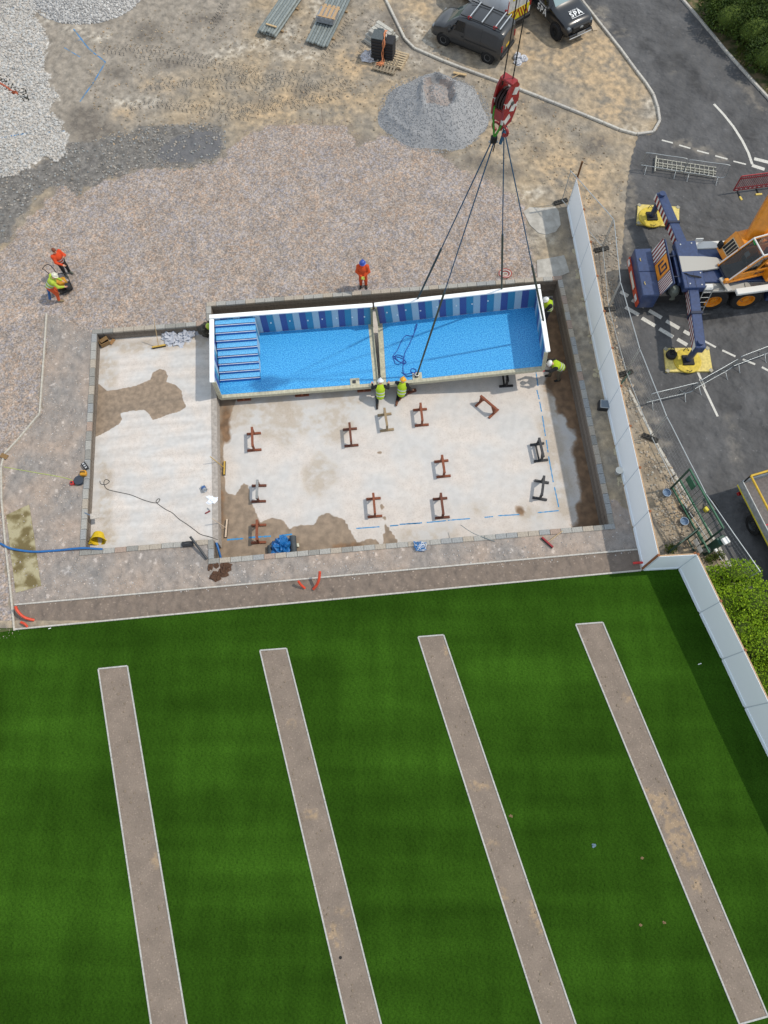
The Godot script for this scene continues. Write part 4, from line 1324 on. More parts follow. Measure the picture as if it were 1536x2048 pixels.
func build_section(t, L, W, H, side, stripes, seq, with_steps):
	var blue = liner("floor_liner", rgb(34, 126, 196), rgb(84, 176, 226))
	var shell = mat("shell_grp", rgb(196, 192, 168), 0.6, 0, 0.8)
	var white = mat("pool_rim_white", rgb(244, 245, 244), 0.4, 0, 0)
	var cols = [liner("stripe_teal", rgb(56, 126, 162), rgb(66, 138, 172)), liner("stripe_navy", rgb(62, 74, 136), rgb(74, 86, 146)), liner("stripe_pale", rgb(158, 180, 194), rgb(168, 190, 202))]
	var fl0 = 0.22 if side > 0 else 0.0
	var fl1 = 0.22 if side < 0 else 0.0
	# floor of the section with its flanges
	part(MB.new().box(Vector3(L * 0.5, -0.05, -W * 0.5), Vector3(L, 0.09, W)), "floor_shell", shell, t)
	part(MB.new().box(Vector3((fl0 + L - fl1) * 0.5, 0.0, (-W - 0.14) * 0.5), Vector3(L - fl0 - fl1 - 0.004, 0.012, W - 0.15)), "floor_liner", blue, t)
	part(MB.new().bev(Vector3(L * 0.5, -0.06, 0.02), Vector3(L, 0.2, 0.05), 0.01), "edge_flange", shell, t)
	part(MB.new().box(Vector3(L * 0.5, 0.004, -0.05), Vector3(L, 0.02, 0.08)), "edge_lip", shell, t)
	var jx = L - 0.012 if side < 0 else 0.012
	part(MB.new().box(Vector3(jx, 0.03, -W * 0.5), Vector3(0.024, 0.18, W - 0.04)), "joint_flange", shell, t)
	part(MB.new().bev(Vector3(jx + (-0.05 if side < 0 else 0.05), H * 0.5, -W + 0.05), Vector3(0.09, H - 0.02, 0.12), 0.008), "joint_rib", mat("rib_grp", rgb(150, 146, 118), 0.6, 0, 0.8), t)
	# back wall
	part(MB.new().box(Vector3(L * 0.5, H * 0.5, -W - 0.03), Vector3(L, H, 0.05)), "back_wall_shell", shell, t)
	var x0 = 0.1 if side > 0 else 0.0
	var x1 = L - (0.1 if side < 0 else 0.0)
	var sw = (x1 - x0) / stripes
	for i in stripes:
		part(MB.new().box(Vector3(x0 + (i + 0.5) * sw, H * 0.5, -W), Vector3(sw - 0.002, H - 0.02, 0.012)), "wall_stripe", cols[(seq - i) % 3], t)
	# side wall
	var sx = -0.03 if side < 0 else L + 0.03
	var ix = 0.0 if side < 0 else L
	part(MB.new().box(Vector3(sx, H * 0.5 - 0.02, -W * 0.5), Vector3(0.05, H + 0.04, W + 0.1)), "side_wall_shell", shell, t)
	var n = 11
	for i in n:
		part(MB.new().box(Vector3(ix, H * 0.5, -W + 0.02 + (i + 0.5) * (W - 0.14) / n), Vector3(0.012, H - 0.02, (W - 0.14) / n - 0.002)), "wall_stripe", cols[(i + 1) % 3], t)
	part(MB.new().bev(Vector3(ix + (0.05 if side < 0 else -0.03), H * 0.5 - 0.05, 0.01), Vector3(0.14, H + 0.1, 0.05), 0.008), "end_flange", shell, t)
	# white rim
	var ov = 0.11
	part(MB.new().bev(Vector3(L * 0.5 + (-ov * 0.5 if side < 0 else ov * 0.5) * 1.4, H + 0.025, -W - 0.05), Vector3(L + ov * 1.4, 0.09, 0.2), 0.02), "rim", white, t)
	part(MB.new().bev(Vector3(sx + (-0.02 if side < 0 else 0.02), H + 0.025, (-W + 0.08) * 0.5 + 0.02), Vector3(0.2, 0.088, W - 0.07), 0.02), "rim", white, t)
	# inlets on the back wall
	var fit = mat("inlet_white", rgb(232, 234, 236), 0.4, 0, 0)
	var xs = [[2.45, 0.52], [3.3, 0.55], [4.1, 0.5], [4.75, 0.52], [5.4, 0.52], [6.1, 0.5], [6.65, 0.48]] if side < 0 else [[0.5, 0.6], [0.95, 0.4], [1.35, 0.62], [2.0, 0.5], [2.75, 0.6], [3.6, 0.55], [4.3, 0.55], [5.0, 0.62]]
	for q in xs:
		part(MB.new().cyl(Vector3(q[0], H * q[1], -W + 0.004), Vector3(q[0], H * q[1], -W + 0.03), 0.04, 0.034, 12), "inlet", fit, t)
	# lifting pocket at the near edge
	var px = L - 1.05 if side < 0 else 1.6
	part(MB.new().bev(Vector3(px, 0.005, -0.27), Vector3(0.42, 0.04, 0.38), 0.01), "lifting_plate", shell, t)
	part(MB.new().bev(Vector3(px - 0.03, 0.035, -0.27), Vector3(0.15, 0.04, 0.15), 0.008), "lifting_socket", mat("socket_dark", rgb(48, 50, 52), 0.6, 0, 0), t)
	if not with_steps: return
	var tread = liner("tread_liner", rgb(78, 156, 210), rgb(112, 184, 226))
	var riser = liner("riser_liner", rgb(42, 96, 172), rgb(50, 108, 186))
	var dark = mat("step_tape", rgb(34, 40, 92), 0.6, 0, 0)
	for i in 8:
		var h = 1.20 - 0.147 * i
		var z0 = -W + 0.02 + i * 0.305
		var s = part(MB.new().box(Vector3(0.93, h * 0.5, z0 + 0.1525), Vector3(1.78, h, 0.303)), "step", riser, t)
		part(MB.new().box(Vector3(0.93, h + 0.004, z0 + 0.13), Vector3(1.76, 0.01, 0.235)), "tread", tread, s)
		part(MB.new().box(Vector3(0.93, h + 0.005, z0 + 0.262), Vector3(1.76, 0.012, 0.028)), "grip_tape", dark, s)
		part(MB.new().box(Vector3(0.93, h - 0.002, z0 + 0.298), Vector3(1.78, 0.016, 0.014)), "nosing", white, s)
		part(MB.new().box(Vector3(1.823, h * 0.5, z0 + 0.1525), Vector3(0.008, h - 0.002, 0.30)), "step_side", cols[2] if i % 3 != 1 else cols[0], s)

func build_pool():
	var L = 7.03
	var W = 3.22
	var t = thing("pool_section", "blue pool section with striped walls and built-in steps, resting on trestles", "pool")
	var x = Vector3(6.94, 0, -0.6).normalized()
	var z = x.cross(Vector3.UP)
	t.transform = Transform3D(Basis(x, Vector3.UP, z), Vector3(-7.23, -0.57, -16.06))
	build_section(t, L, W, 1.34, -1, 24, 23, true)
	var r = thing("pool_section", "blue pool section with striped walls hanging from the crane slings", "pool")
	x = Vector3(6.95, 0.75, -0.38).normalized()
	z = (Vector3(0.03, 0, 1) - x * Vector3(0.03, 0, 1).dot(x)).normalized()
	r.transform = Transform3D(Basis(x, z.cross(x), z), Vector3(-0.11, -0.48, -16.62))
	build_section(r, 7.09, W, 1.34, 1, 23, 22 + 24, false)
	right_frame = r.transform
	# blue rope lying on the hanging section's floor
	var pts = []
	for q in [[803, 744], [815, 752], [828, 748], [832, 740], [824, 737], [822, 743], [830, 746], [838, 743], [812, 748], [807, 744], [806, 735], [808, 718], [810, 705], [818, 690], [826, 672], [833, 655], [834, 648], [831, 652], [828, 668], [822, 672], [812, 671], [803, 682], [795, 700], [786, 712], [790, 717], [800, 724], [812, 726], [808, 719], [796, 714], [786, 713], [789, 722], [792, 728], [802, 726], [808, 716], [798, 710], [790, 712], [797, 722], [810, 728]]:
		pts.append(on_floor(q[0], q[1], 0.028))
	tag(part(MB.new().tube(smooth(pts, 5), 0.014, 6), "rope", mat("blue_rope", rgb(38, 66, 150), 0.8, 0, 0)), "loose blue rope coiled on the hanging pool section's floor", "rope")

func on_floor(px, py, up):
	# where a photo pixel meets the floor of the hanging section
	var n = right_frame.basis.y
	var o = Vector3(0, EYE_HEIGHT, 0)
	var d = gp(px, py) - o
	var t = (right_frame.origin + n * up - o).dot(n) / d.dot(n)
	return o + d * t

func smooth(pts, k):
	var out = []
	for i in pts.size() - 1:
		var a = pts[maxi(i - 1, 0)]
		var b = pts[i]
		var c = pts[i + 1]
		var d = pts[mini(i + 2, pts.size() - 1)]
		for j in k:
			out.append(b.cubic_interpolate(c, a, d, float(j) / k))
	out.append(pts[-1])
	return out

func gz(px, py, z):
	var o = Vector3(0, EYE_HEIGHT, 0)
	var d = gp(px, py) - o
	return o + d * (z / d.z)

# ---------------------------------------------------------------- hook block, ropes, slings
func build_lifting():
	var Z = -18.6
	var red = mat("block_red", rgb(150, 26, 30), 0.5, 0, 0.6, 0.3)
	var white = mat("block_white", rgb(214, 214, 210), 0.5, 0, 0.6)
	var dark = mat("sheave_dark", rgb(52, 30, 28), 0.6, 0.3, 0.6)
	var steel = mat("wire_rope", rgb(46, 44, 42), 0.6, 0.4, 0)
	var top = gz(1010, 160, Z)
	var low = gz(1003, 243, Z)
	var t = thing("hook_block", "red and white striped crane hook block hanging above the pool", "hook block", low, deg_to_rad(-42))
	var h = top.y - low.y
	# two cheek plates with a tapered outline and a gap for the sheaves
	for s in [-1, 1]:
		var outl = PackedVector2Array([Vector2(-0.16, 0.02), Vector2(0.16, 0.02), Vector2(0.3, h * 0.22), Vector2(0.34, h * 0.55), Vector2(0.24, h * 0.9), Vector2(0.12, h), Vector2(-0.12, h), Vector2(-0.24, h * 0.9), Vector2(-0.34, h * 0.55), Vector2(-0.3, h * 0.22)])
		var mb = MB.new().prism(outl, -0.03, 0.03)
		for i in mb.v.size():
			mb.v[i] = Vector3(s * 0.2 + mb.v[i].y, mb.v[i].z, mb.v[i].x)
			mb.n[i] = Vector3(mb.n[i].y, mb.n[i].z, mb.n[i].x)
		var p = part(mb, "cheek_plate", red, t)
		for k in 4:
			var y = h * (0.2 + 0.2 * k)
			var sg = 1.0 if k % 2 == 0 else -1.0
			part(MB.new().box(Vector3(s * 0.236, y, sg * 0.1), Vector3(0.008, 0.2, 0.26), Basis(Vector3.RIGHT, 0.5 * sg)), "warning_stripe", white, p)
			part(MB.new().box(Vector3(s * 0.2, y, sg * (0.29 if k < 3 else 0.24)), Vector3(0.066, 0.15, 0.05)), "warning_stripe", white, p)
	for k in 3:
		part(MB.new().cyl(Vector3(-0.1 + k * 0.1 - 0.03, h * 0.56, 0), Vector3(-0.1 + k * 0.1 + 0.03, h * 0.56, 0), 0.31, 0.31, 20), "sheave", dark, t)
	part(MB.new().bev(Vector3(0, h + 0.02, 0), Vector3(0.46, 0.08, 0.26), 0.015), "top_frame", red, t)
	part(MB.new().bev(Vector3(0, h * 0.28, 0.26), Vector3(0.42, 0.34, 0.05), 0.012), "guard_plate", red, t)
	part(MB.new().cyl(Vector3(-0.28, h * 0.56, 0), Vector3(0.28, h * 0.56, 0), 0.06, 0.06, 12), "axle", mat("axle_steel", rgb(120, 120, 118), 0.4, 0.8, 0.5), t)
	# double hook below
	for s in [-1, 1]:
		var pts = []
		for i in 12:
			var a = lerpf(-PI * 0.5, PI * 0.85, i / 11.0)
			pts.append(Vector3(s * (0.14 + 0.14 * cos(a) * 1.0) - s * 0.0, -0.12 - 0.14 * (1.0 - 0.0) + 0.14 * -sin(-a) * 1.0, 0))
		part(MB.new().tube(pts, 0.055, 8, 0.03), "hook", red, t)
	part(MB.new().cyl(Vector3(0, 0.1, 0), Vector3(0, -0.28, 0), 0.07, 0.06, 12), "hook_shank", red, t)
	# hoist ropes going up to the boom head
	for q in [[1005, 156], [1023, 158]]:
		var a = gz(q[0], q[1] + 14, Z)
		tag(part(MB.new().cyl(a, Vector3(a.x, 44.0, a.z), 0.018, 0.018, 6), "hoist_rope", steel), "dark steel hoist rope running up from the hook block", "rope", "hoist ropes of the crane")
	# green slings to a black shackle, blue slings beside them
	var green = mat("sling_green", rgb(74, 158, 52), 0.75, 0, 1.0)
	var blue = mat("sling_blue", rgb(52, 92, 122), 0.8, 0, 1.0)
	var web = mat("sling_web", rgb(58, 74, 78), 0.85, 0, 1.0)
	var web2 = mat("sling_web_olive", rgb(74, 82, 72), 0.85, 0, 1.0)
	var S1 = gz(988, 276, Z)
	var S2 = gz(1009, 262, Z)
	var hl = low + Vector3(-0.16, -0.2, 0.05)
	for q in [[989, 212], [1006, 222]]:
		tag(part(MB.new().tube(smooth([gz(q[0], q[1], Z + 0.1), gz(q[0] - 2, q[1] + 25, Z + 0.1), S1], 3), 0.035, 6), "round_sling", green), "bright green round sling between hook block and black shackle", "sling", "green slings under the hook block")
	var sh = thing("shackle", "black lifting shackle under the green slings", "shackle", S1)
	part(MB.new().bev(Vector3(0, -0.05, 0), Vector3(0.2, 0.26, 0.14), 0.03), "body", mat("shackle_black", rgb(26, 26, 28), 0.5, 0.3, 0), sh)
	part(MB.new().cyl(Vector3(-0.15, -0.14, 0), Vector3(0.15, -0.14, 0), 0.035, 0.035, 8), "pin", mat("shackle_pin", rgb(180, 180, 178), 0.4, 0.6, 0), sh)
	part(MB.new().tube([Vector3(0.04, -0.15, 0), Vector3(0.05, -0.3, 0.02), Vector3(0.03, -0.48, 0.03)], 0.02, 5), "tag_line", mat("tag_brown", rgb(70, 52, 40), 0.8, 0, 0), sh)
	var bs = thing("sling_knot", "bundled blue sling loop tied under the hook block", "sling", S2)
	part(MB.new().tube(smooth([gz(1005, 240, Z) - S2, Vector3(-0.06, 0.1, 0), Vector3.ZERO, Vector3(0.06, 0.1, 0), gz(1009, 240, Z) - S2], 4), 0.022, 6), "loop", blue, bs)
	part(MB.new().tube([Vector3(0, -0.02, 0), Vector3(-0.03, -0.2, 0.04), Vector3(-0.07, -0.42, 0.05)], 0.06, 7, 0.05), "tail", blue, bs)
	part(MB.new().ell(Vector3(0, -0.08, 0), Vector3(0.08, 0.1, 0.08), 8, 6), "knot", blue, bs)
	var M = right_frame
	var legs = [[S1 + Vector3(-0.06, -0.15, 0), M * Vector3(1.9, 1.28, -3.34), 0.60, blue, web, "far left"], [S1 + Vector3(0.02, -0.15, 0), M * Vector3(1.6, 0.05, -0.3), 0.56, blue, web2, ""], [S2 + Vector3(0, -0.1, 0), M * Vector3(5.6, 1.25, -3.36), 0.56, blue, web2, ""], [S2 + Vector3(0.03, -0.1, 0), M * Vector3(7.16, 0.9, -0.45), 0.56, blue, web2, ""]]
	var names = ["long sling from the black shackle to the pool's back rim", "long sling from the black shackle to the pool's near lifting plate", "long sling from the blue knot to the pool's back rim", "long sling from the blue knot over the pool's end rim"]
	for i in 4:
		var g = legs[i]
		var lt = thing("lifting_sling", names[i], "sling", Vector3.ZERO, 0, "slings carrying the pool section")
		var mid = g[0].lerp(g[1], g[2])
		part(MB.new().cyl(g[0], mid, 0.022, 0.022, 6), "rope_leg", g[3], lt)
		if i == 3:
			# bears on the end rim and then hangs down outside it
			var e = M * Vector3(7.14, 1.42, -1.55)
			mid = g[0].lerp(e, 0.64)
			lt.get_child(0).mesh = MB.new().cyl(g[0], mid, 0.022, 0.022, 6).mesh()
			part(MB.new().tube([mid, e, g[1]], 0.045, 7), "webbing", g[4], lt)
		else:
			part(MB.new().tube([mid, mid.lerp(g[1], 0.5), g[1]], 0.045, 7, 0.038), "webbing", g[4], lt)
		part(MB.new().ell(mid, Vector3(0.05, 0.07, 0.05), 8, 5), "link", web, lt)
	# ring at the near lifting plate
	part_ring(M * Vector3(1.6, 0.07, -0.3))

func part_ring(at):
	var pts = []
	for i in 13:
		var a = TAU * i / 12
		pts.append(at + Vector3(cos(a) * 0.08, 0.06, sin(a) * 0.08))
	tag(part(MB.new().tube(pts, 0.022, 6), "lifting_eye", mat("eye_white", rgb(208, 208, 204), 0.45, 0.2, 0)), "pale lifting eye bolted to the hanging section's edge", "ring")

# ---------------------------------------------------------------- lettering
func text_mesh(s, size, depth = 0.004, bold = true):
	var tm = TextMesh.new()
	tm.text = s
	tm.font_size = 64
	tm.pixel_size = size / 64.0
	tm.depth = depth
	var f = SystemFont.new()
	f.font_names = PackedStringArray(["Droid Sans"])
	if bold: f.font_weight = 700
	tm.font = f
	return tm

func letters(parent, called, s, size, m, xf, depth = 0.006):
	var o = MeshInstance3D.new()
	o.mesh = text_mesh(s, size, depth)
	o.material_override = m
	o.name = numbered(called, parent)
	parent.add_child(o, true)
	o.transform = xf
	return o

# ---------------------------------------------------------------- mobile crane
func wheel(parent, at, r, w, rim_m, tyre_m, out, lugs = 8):
	# out: +1 or -1, which way the dish faces along local z
	var t = part(MB.new().lathe(Vector3.ZERO, [[r * 0.56, -w * 0.5], [r * 0.9, -w * 0.5], [r, -w * 0.36], [r, w * 0.36], [r * 0.9, w * 0.5], [r * 0.58, w * 0.5], [r * 0.56, w * 0.3]], 26), "wheel", tyre_m, parent)
	t.transform = Transform3D(Basis(Vector3.RIGHT, PI * 0.5 * out), at)
	var rm = part(MB.new().lathe(Vector3.ZERO, [[r * 0.6, w * 0.25], [r * 0.57, w * 0.46], [r * 0.5, w * 0.44], [r * 0.44, w * 0.14], [r * 0.2, w * 0.2], [r * 0.17, w * 0.36], [0.001, w * 0.38]], 22), "rim", rim_m, t)
	for k in lugs:
		var a = TAU * k / lugs
		part(MB.new().cyl(Vector3(cos(a) * r * 0.3, w * 0.14, sin(a) * r * 0.3), Vector3(cos(a) * r * 0.3, w * 0.22, sin(a) * r * 0.3), r * 0.035, r * 0.035, 6), "wheel_nut", mat("nut_steel", rgb(150, 140, 120), 0.5, 0.5, 0), t)
	return t

func chevrons(parent, a, b, c, d, n, m0, m1, lean = 1.0):
	# slanted bands across the face a-b-c-d (a->b along, a->d across), slightly proud
	var nrm = (b - a).cross(d - a).normalized() * 0.006
	for i in n:
		var u0 = (i + 0.0) / n
		var u1 = (i + 0.5) / n
		var s = lean / n * 1.0
		var P = func(u, v): return a.lerp(b, clampf(u, 0, 1)).lerp(d.lerp(c, clampf(u, 0, 1)), v) + nrm
		var mb = MB.new()
		mb.quad(P.call(u0, 0), P.call(u1, 0), P.call(u1 + s, 1), P.call(u0 + s, 1))
		part(mb, "warning_stripe", m1, parent)

func build_crane():
	var navy = mat("crane_navy", rgb(46, 66, 108), 0.45, 0, 0.7, 0.25)
	var navy_d = mat("crane_navy_dark", rgb(30, 40, 66), 0.5, 0, 0.7)
	var orange = mat("crane_orange", rgb(238, 148, 22), 0.42, 0, 0.5, 0.3)
	var grey = mat("crane_grey", rgb(166, 164, 158), 0.6, 0.1, 0)
	var white = mat("crane_white", rgb(206, 206, 202), 0.5, 0, 0)
	var black = mat("crane_black", rgb(24, 24, 26), 0.7, 0, 0.8)
	var red = mat("crane_red", rgb(132, 32, 42), 0.5, 0, 0.6)
	var tyre = mat("tyre", rgb(30, 30, 31), 0.85, 0, 1.5)
	var steel = mat("ladder_steel", rgb(170, 172, 170), 0.4, 0.5, 0)
	var t = thing("mobile_crane", "navy and orange mobile crane standing on spread outriggers", "crane", Vector3(13.3, 0, -17.46), deg_to_rad(2.1))
	var zc = -3.98
	# chassis and deck
	part(MB.new().bev(Vector3(4.6, 0.95, zc), Vector3(10.6, 0.55, 1.5), 0.03), "chassis", navy_d, t)
	var deck = part(MB.new().bev(Vector3(4.75, 1.42, zc), Vector3(10.2, 0.22, 1.75), 0.02), "deck", navy, t)
	part(MB.new().bev(Vector3(0.25, 1.5, zc), Vector3(0.95, 0.34, 2.5), 0.03), "deck_box", navy, t)
	# bare metal tongue on the deck
	var tong = PackedVector2Array([Vector2(-0.18, zc - 0.42), Vector2(0.9, zc - 0.36), Vector2(1.45, zc - 0.28), Vector2(1.66, zc - 0.12), Vector2(1.7, zc), Vector2(1.66, zc + 0.12), Vector2(1.45, zc + 0.28), Vector2(0.9, zc + 0.36), Vector2(-0.18, zc + 0.42)])
	part(MB.new().prism(tong, 1.6, 1.684), "deck_plate", grey, deck)
	for s in [-1, 1]:
		part(MB.new().bev(Vector3(5.2, 1.36, zc + s * 1.07), Vector3(9.0, 0.12, 0.42), 0.02), "fender", grey, t)
		for k in 4:
			wheel(t, Vector3([1.42, 2.9, 5.6, 7.1][k], 0.66, zc + s * 1.1), 0.66, 0.42, orange, tyre, s, 10)
	part(MB.new().bev(Vector3(1.6, 1.5, zc - 1.1), Vector3(1.9, 0.1, 0.4), 0.02), "side_platform", white, t)
	part(MB.new().bar(Vector3(0.72, 1.6, zc - 1.28), Vector3(1.05, 1.6, zc - 1.28), 0.04, 0.3), "handrail", white, t)
	# front box: two lids, bumper, raised warning board
	part(MB.new().bev(Vector3(-1.55, 0.86, zc + 0.08), Vector3(0.75, 0.9, 2.5), 0.04), "ballast_box", navy, t)
	for s in [-1, 1]:
		var lid = part(MB.new().bev(Vector3(-1.55, 1.325, zc + 0.08 + s * 0.63), Vector3(0.72, 0.04, 1.22), 0.012), "lid", navy, t)
		part(MB.new().tube([Vector3(-1.74, 1.35, zc + 0.0 + s * 0.63), Vector3(-1.79, 1.4, zc + 0.08 + s * 0.63), Vector3(-1.74, 1.35, zc + 0.16 + s * 0.63)], 0.02, 5), "handle", mat("handle_brass", rgb(190, 170, 110), 0.5, 0.3, 0), lid)
	var bump = part(MB.new().bev(Vector3(-1.96, 0.66, zc + 0.08), Vector3(0.08, 0.34, 2.5), 0.02), "bumper", mat("bumper_orange", rgb(196, 74, 40), 0.5, 0, 0.6), t)
	for s in [-1, 1]:
		part(MB.new().bev(Vector3(-2.03, 0.76, zc + 0.08 + s * 0.95), Vector3(0.03, 0.2, 0.3), 0.008), "headlight", mat("lamp_glass", rgb(200, 205, 205), 0.15, 0, 0), bump)
	part(MB.new().bev(Vector3(-2.03, 0.76, zc + 0.08), Vector3(0.02, 0.2, 0.9), 0.004), "number_plate", mat("plate_white", rgb(206, 204, 190), 0.5, 0, 0), bump)
	# the raised warning board leans back behind the box
	var A = Vector3(-1.16, 1.33, zc + 1.35)
	var B = Vector3(-1.16, 1.33, zc - 1.0)
	var up = Vector3(0.26, 0.78, -0.06)
	var board = part(MB.new().bar(A.lerp(B, 0.5) + up * 0.5 + Vector3(0.03, 0, 0), A.lerp(B, 0.5) + up * 0.5 + Vector3(0.075, -0.02, 0), 2.35, 0.82, 0.006), "warning_board", navy, t)
	var n = (B - A).cross(up).normalized()
	if n.x > 0: n = -n
	var F = func(u, v): return A.lerp(B, u) + up * v + n * 0.012
	var mid = MB.new()
	mid.quad(F.call(0.3, 0.02), F.call(0.3, 0.98), F.call(0.66, 0.98), F.call(0.66, 0.02))
	part(mid, "logo_panel", orange, board)
	for q in [[0.36, 0.25, 0.6, 0.35], [0.36, 0.25, 0.4, 0.85], [0.36, 0.75, 0.5, 0.85], [0.46, 0.45, 0.5, 0.85], [0.56, 0.25, 0.6, 0.7]]:
		var lg = MB.new()
		lg.quad(F.call(q[0], q[1]) + n * 0.006, F.call(q[0], q[3]) + n * 0.006, F.call(q[2], q[3]) + n * 0.006, F.call(q[2], q[1]) + n * 0.006)
		part(lg, "logo", navy_d, board)
	for r in [[0.0, 0.28, 6, white, red], [0.68, 1.0, 4, white, red]]:
		var bg = MB.new()
		bg.quad(F.call(r[0], 0.0), F.call(r[0], 1.0), F.call(r[1], 1.0), F.call(r[1], 0.0))
		part(bg, "striped_panel", white, board)
		for i in r[2]:
			var s0 = r[0] + (r[1] - r[0]) * i / r[2]
			var s1 = r[0] + (r[1] - r[0]) * (i + 0.5) / r[2]
			var q = MB.new()
			q.quad(F.call(s0, 0) + n * 0.006, F.call(minf(s0 + 0.04, r[1]), 1) + n * 0.006, F.call(minf(s1 + 0.04, r[1]), 1) + n * 0.006, F.call(s1, 0) + n * 0.006)
			part(q, "warning_stripe", red, board)
	# open well between board and deck, with winch gear, red box and hose reel
	part(MB.new().bev(Vector3(-0.6, 0.75, zc), Vector3(1.2, 0.5, 2.3), 0.02), "gear_well", black, t)
	for s in [-1, 1]:
		part(MB.new().bev(Vector3(-0.55, 1.2, zc + s * 0.55), Vector3(0.9, 0.7, 0.05), 0.01), "well_side", navy_d, t)
	part(MB.new().bev(Vector3(-0.2, 1.35, zc), Vector3(0.05, 0.6, 1.15), 0.01), "well_side", navy_d, t)
	part(MB.new().bev(Vector3(-0.72, 1.2, zc + 0.12), Vector3(0.3, 0.4, 0.34), 0.03), "red_locker", mat("locker_red", rgb(186, 34, 46), 0.5, 0, 0.6), t)
	part(MB.new().lathe(Vector3(-0.42, 1.0, zc + 0.95), [[0.16, -0.3], [0.24, -0.28], [0.22, -0.1], [0.25, 0.05], [0.22, 0.2], [0.12, 0.32], [0.001, 0.33]], 12), "exhaust_stack", mat("stack_steel", rgb(110, 116, 108), 0.6, 0.4, 3.0), t)
	# deck fittings: lid seams, tie-down eyes, hydraulic hoses, tool lockers between the wheels
	for x in [-0.05, 0.3]: part(MB.new().box(Vector3(x, 1.673, zc + 0.85), Vector3(0.012, 0.006, 0.75)), "lid_seam", black, t)
	for q in [[0.0, -1.05], [0.5, -1.1], [0.05, 1.05], [0.55, 1.12], [0.6, 0.5]]:
		part(MB.new().ell(Vector3(q[0], 1.68, zc + q[1]), Vector3(0.035, 0.025, 0.035), 8, 5), "tie_down_eye", white, t)
	for k in 3:
		var hp = [Vector3(-0.12 + 0.05 * k, 1.69, zc + 0.5), Vector3(0.15, 1.7 + 0.02 * k, zc + 0.62 + 0.05 * k), Vector3(0.5, 1.69, zc + 0.7 + 0.03 * k), Vector3(0.72, 1.62, zc + 0.75)]
		part(MB.new().tube(smooth(hp, 4), 0.013, 5), "hydraulic_hose", black, t)
		part(MB.new().tube(smooth([Vector3(-0.3, 1.0, zc + 1.0 - 0.1 * k), Vector3(-0.5, 1.4, zc + 0.8 - 0.1 * k), Vector3(-0.75, 1.3, zc + 0.6), Vector3(-0.85, 1.0, zc + 0.5 + 0.06 * k)], 4), 0.016, 5), "hydraulic_hose", black, t)
	for s in [-1, 1]:
		part(MB.new().bev(Vector3(4.25, 0.85, zc + s * 1.08), Vector3(0.9, 0.6, 0.36), 0.03), "tool_locker", navy, t)
		for x in [1.42, 2.9]: part(MB.new().bev(Vector3(x, 1.44, zc + s * 1.08), Vector3(0.7, 0.02, 0.3), 0.004), "tread_plate", mat("tread_plate", rgb(150, 148, 142), 0.5, 0.4, 0), t)
	# outriggers: beam, jack, foot
	for s in [[-7.95, -1, -0.28], [-0.02, 1, 0.0]]:
		var zt = s[0]
		var root = zc + s[1] * 1.0
		var xx = s[2]
		var pr = Vector3(0.26, 1.32, root)
		var pt = Vector3(xx, 1.32, zt + s[1] * 0.22)
		var o = part(MB.new().bar(pr, pt, 0.44, 0.4, 0.03), "outrigger_beam", navy, t)
		var pc = pr.lerp(pt, 0.45)
		part(MB.new().bev(pc + Vector3(0, 0.01, 0), Vector3(0.54, 0.47, 0.14), 0.02), "beam_collar", navy_d, o)
		var tip = Vector3(xx, 0, zt)
		part(MB.new().cyl(tip + Vector3(0, 0.3, 0), tip + Vector3(0, 1.66, 0), 0.14, 0.14, 14), "jack", navy, o)
		part(MB.new().cyl(tip + Vector3(0, 0.22, 0), tip + Vector3(0, 0.6, 0), 0.09, 0.09, 12), "jack_rod", grey, o)
		part(MB.new().bev(tip + Vector3(0, 0.225, 0), Vector3(0.5, 0.07, 0.5), 0.02), "jack_foot", black, o)
		# striped side face of the beam
		var F2 = func(u, y, off): return pr.lerp(pt, clampf(u, 0.05, 0.98)) + Vector3(-0.226 - off, y, 0)
		var bg = MB.new()
		bg.quad(F2.call(0.05, -0.18, 0), F2.call(0.05, 0.18, 0), F2.call(0.98, 0.18, 0), F2.call(0.98, -0.18, 0))
		part(bg, "striped_panel", white, o)
		for i in 11:
			var u0 = lerpf(0.05, 0.98, i / 11.0)
			var u1 = lerpf(0.05, 0.98, (i + 0.5) / 11.0)
			var k = 0.01 if s[1] < 0 else -0.1
			var q = MB.new()
			q.quad(F2.call(u0, -0.18, 0.006), F2.call(u0 + k, 0.18, 0.006), F2.call(u1 + k, 0.18, 0.006), F2.call(u1, -0.18, 0.006))
			part(q, "warning_stripe", red, o)
	# ladder leaning on the near side of the deck
	var lad = part(MB.new().bar(Vector3(0.62, 0.25, zc + 1.62), Vector3(0.72, 1.72, zc + 1.2), 0.035, 0.035), "ladder", steel, t)
	part(MB.new().bar(Vector3(1.0, 0.25, zc + 1.62), Vector3(1.1, 1.72, zc + 1.2), 0.035, 0.035), "ladder_rail", steel, lad)
	for k in 6:
		var f = (k + 0.5) / 6.0
		part(MB.new().cyl(Vector3(0.62 + 0.1 * f, 0.25 + 1.47 * f, zc + 1.62 - 0.42 * f), Vector3(1.0 + 0.1 * f, 0.25 + 1.47 * f, zc + 1.62 - 0.42 * f), 0.015, 0.015, 6), "rung", steel, lad)
	part(MB.new().bev(Vector3(0.9, 1.5, zc + 1.12), Vector3(0.42, 0.05, 0.3), 0.01), "step_plate", white, t)
	# slewing upper works, turned towards the load
	var up_w = part(MB.new().cyl(Vector3(4.4, 1.45, zc), Vector3(4.4, 1.75, zc), 0.95, 0.95, 28), "slew_ring", black, t)
	# engine housing with grille
	var hb = Basis(Vector3.UP, deg_to_rad(14))
	var eng = part(MB.new().bev(Vector3(3.35, 2.15, zc - 0.72), Vector3(2.5, 0.95, 0.95), 0.06, hb), "engine_housing", orange, t)
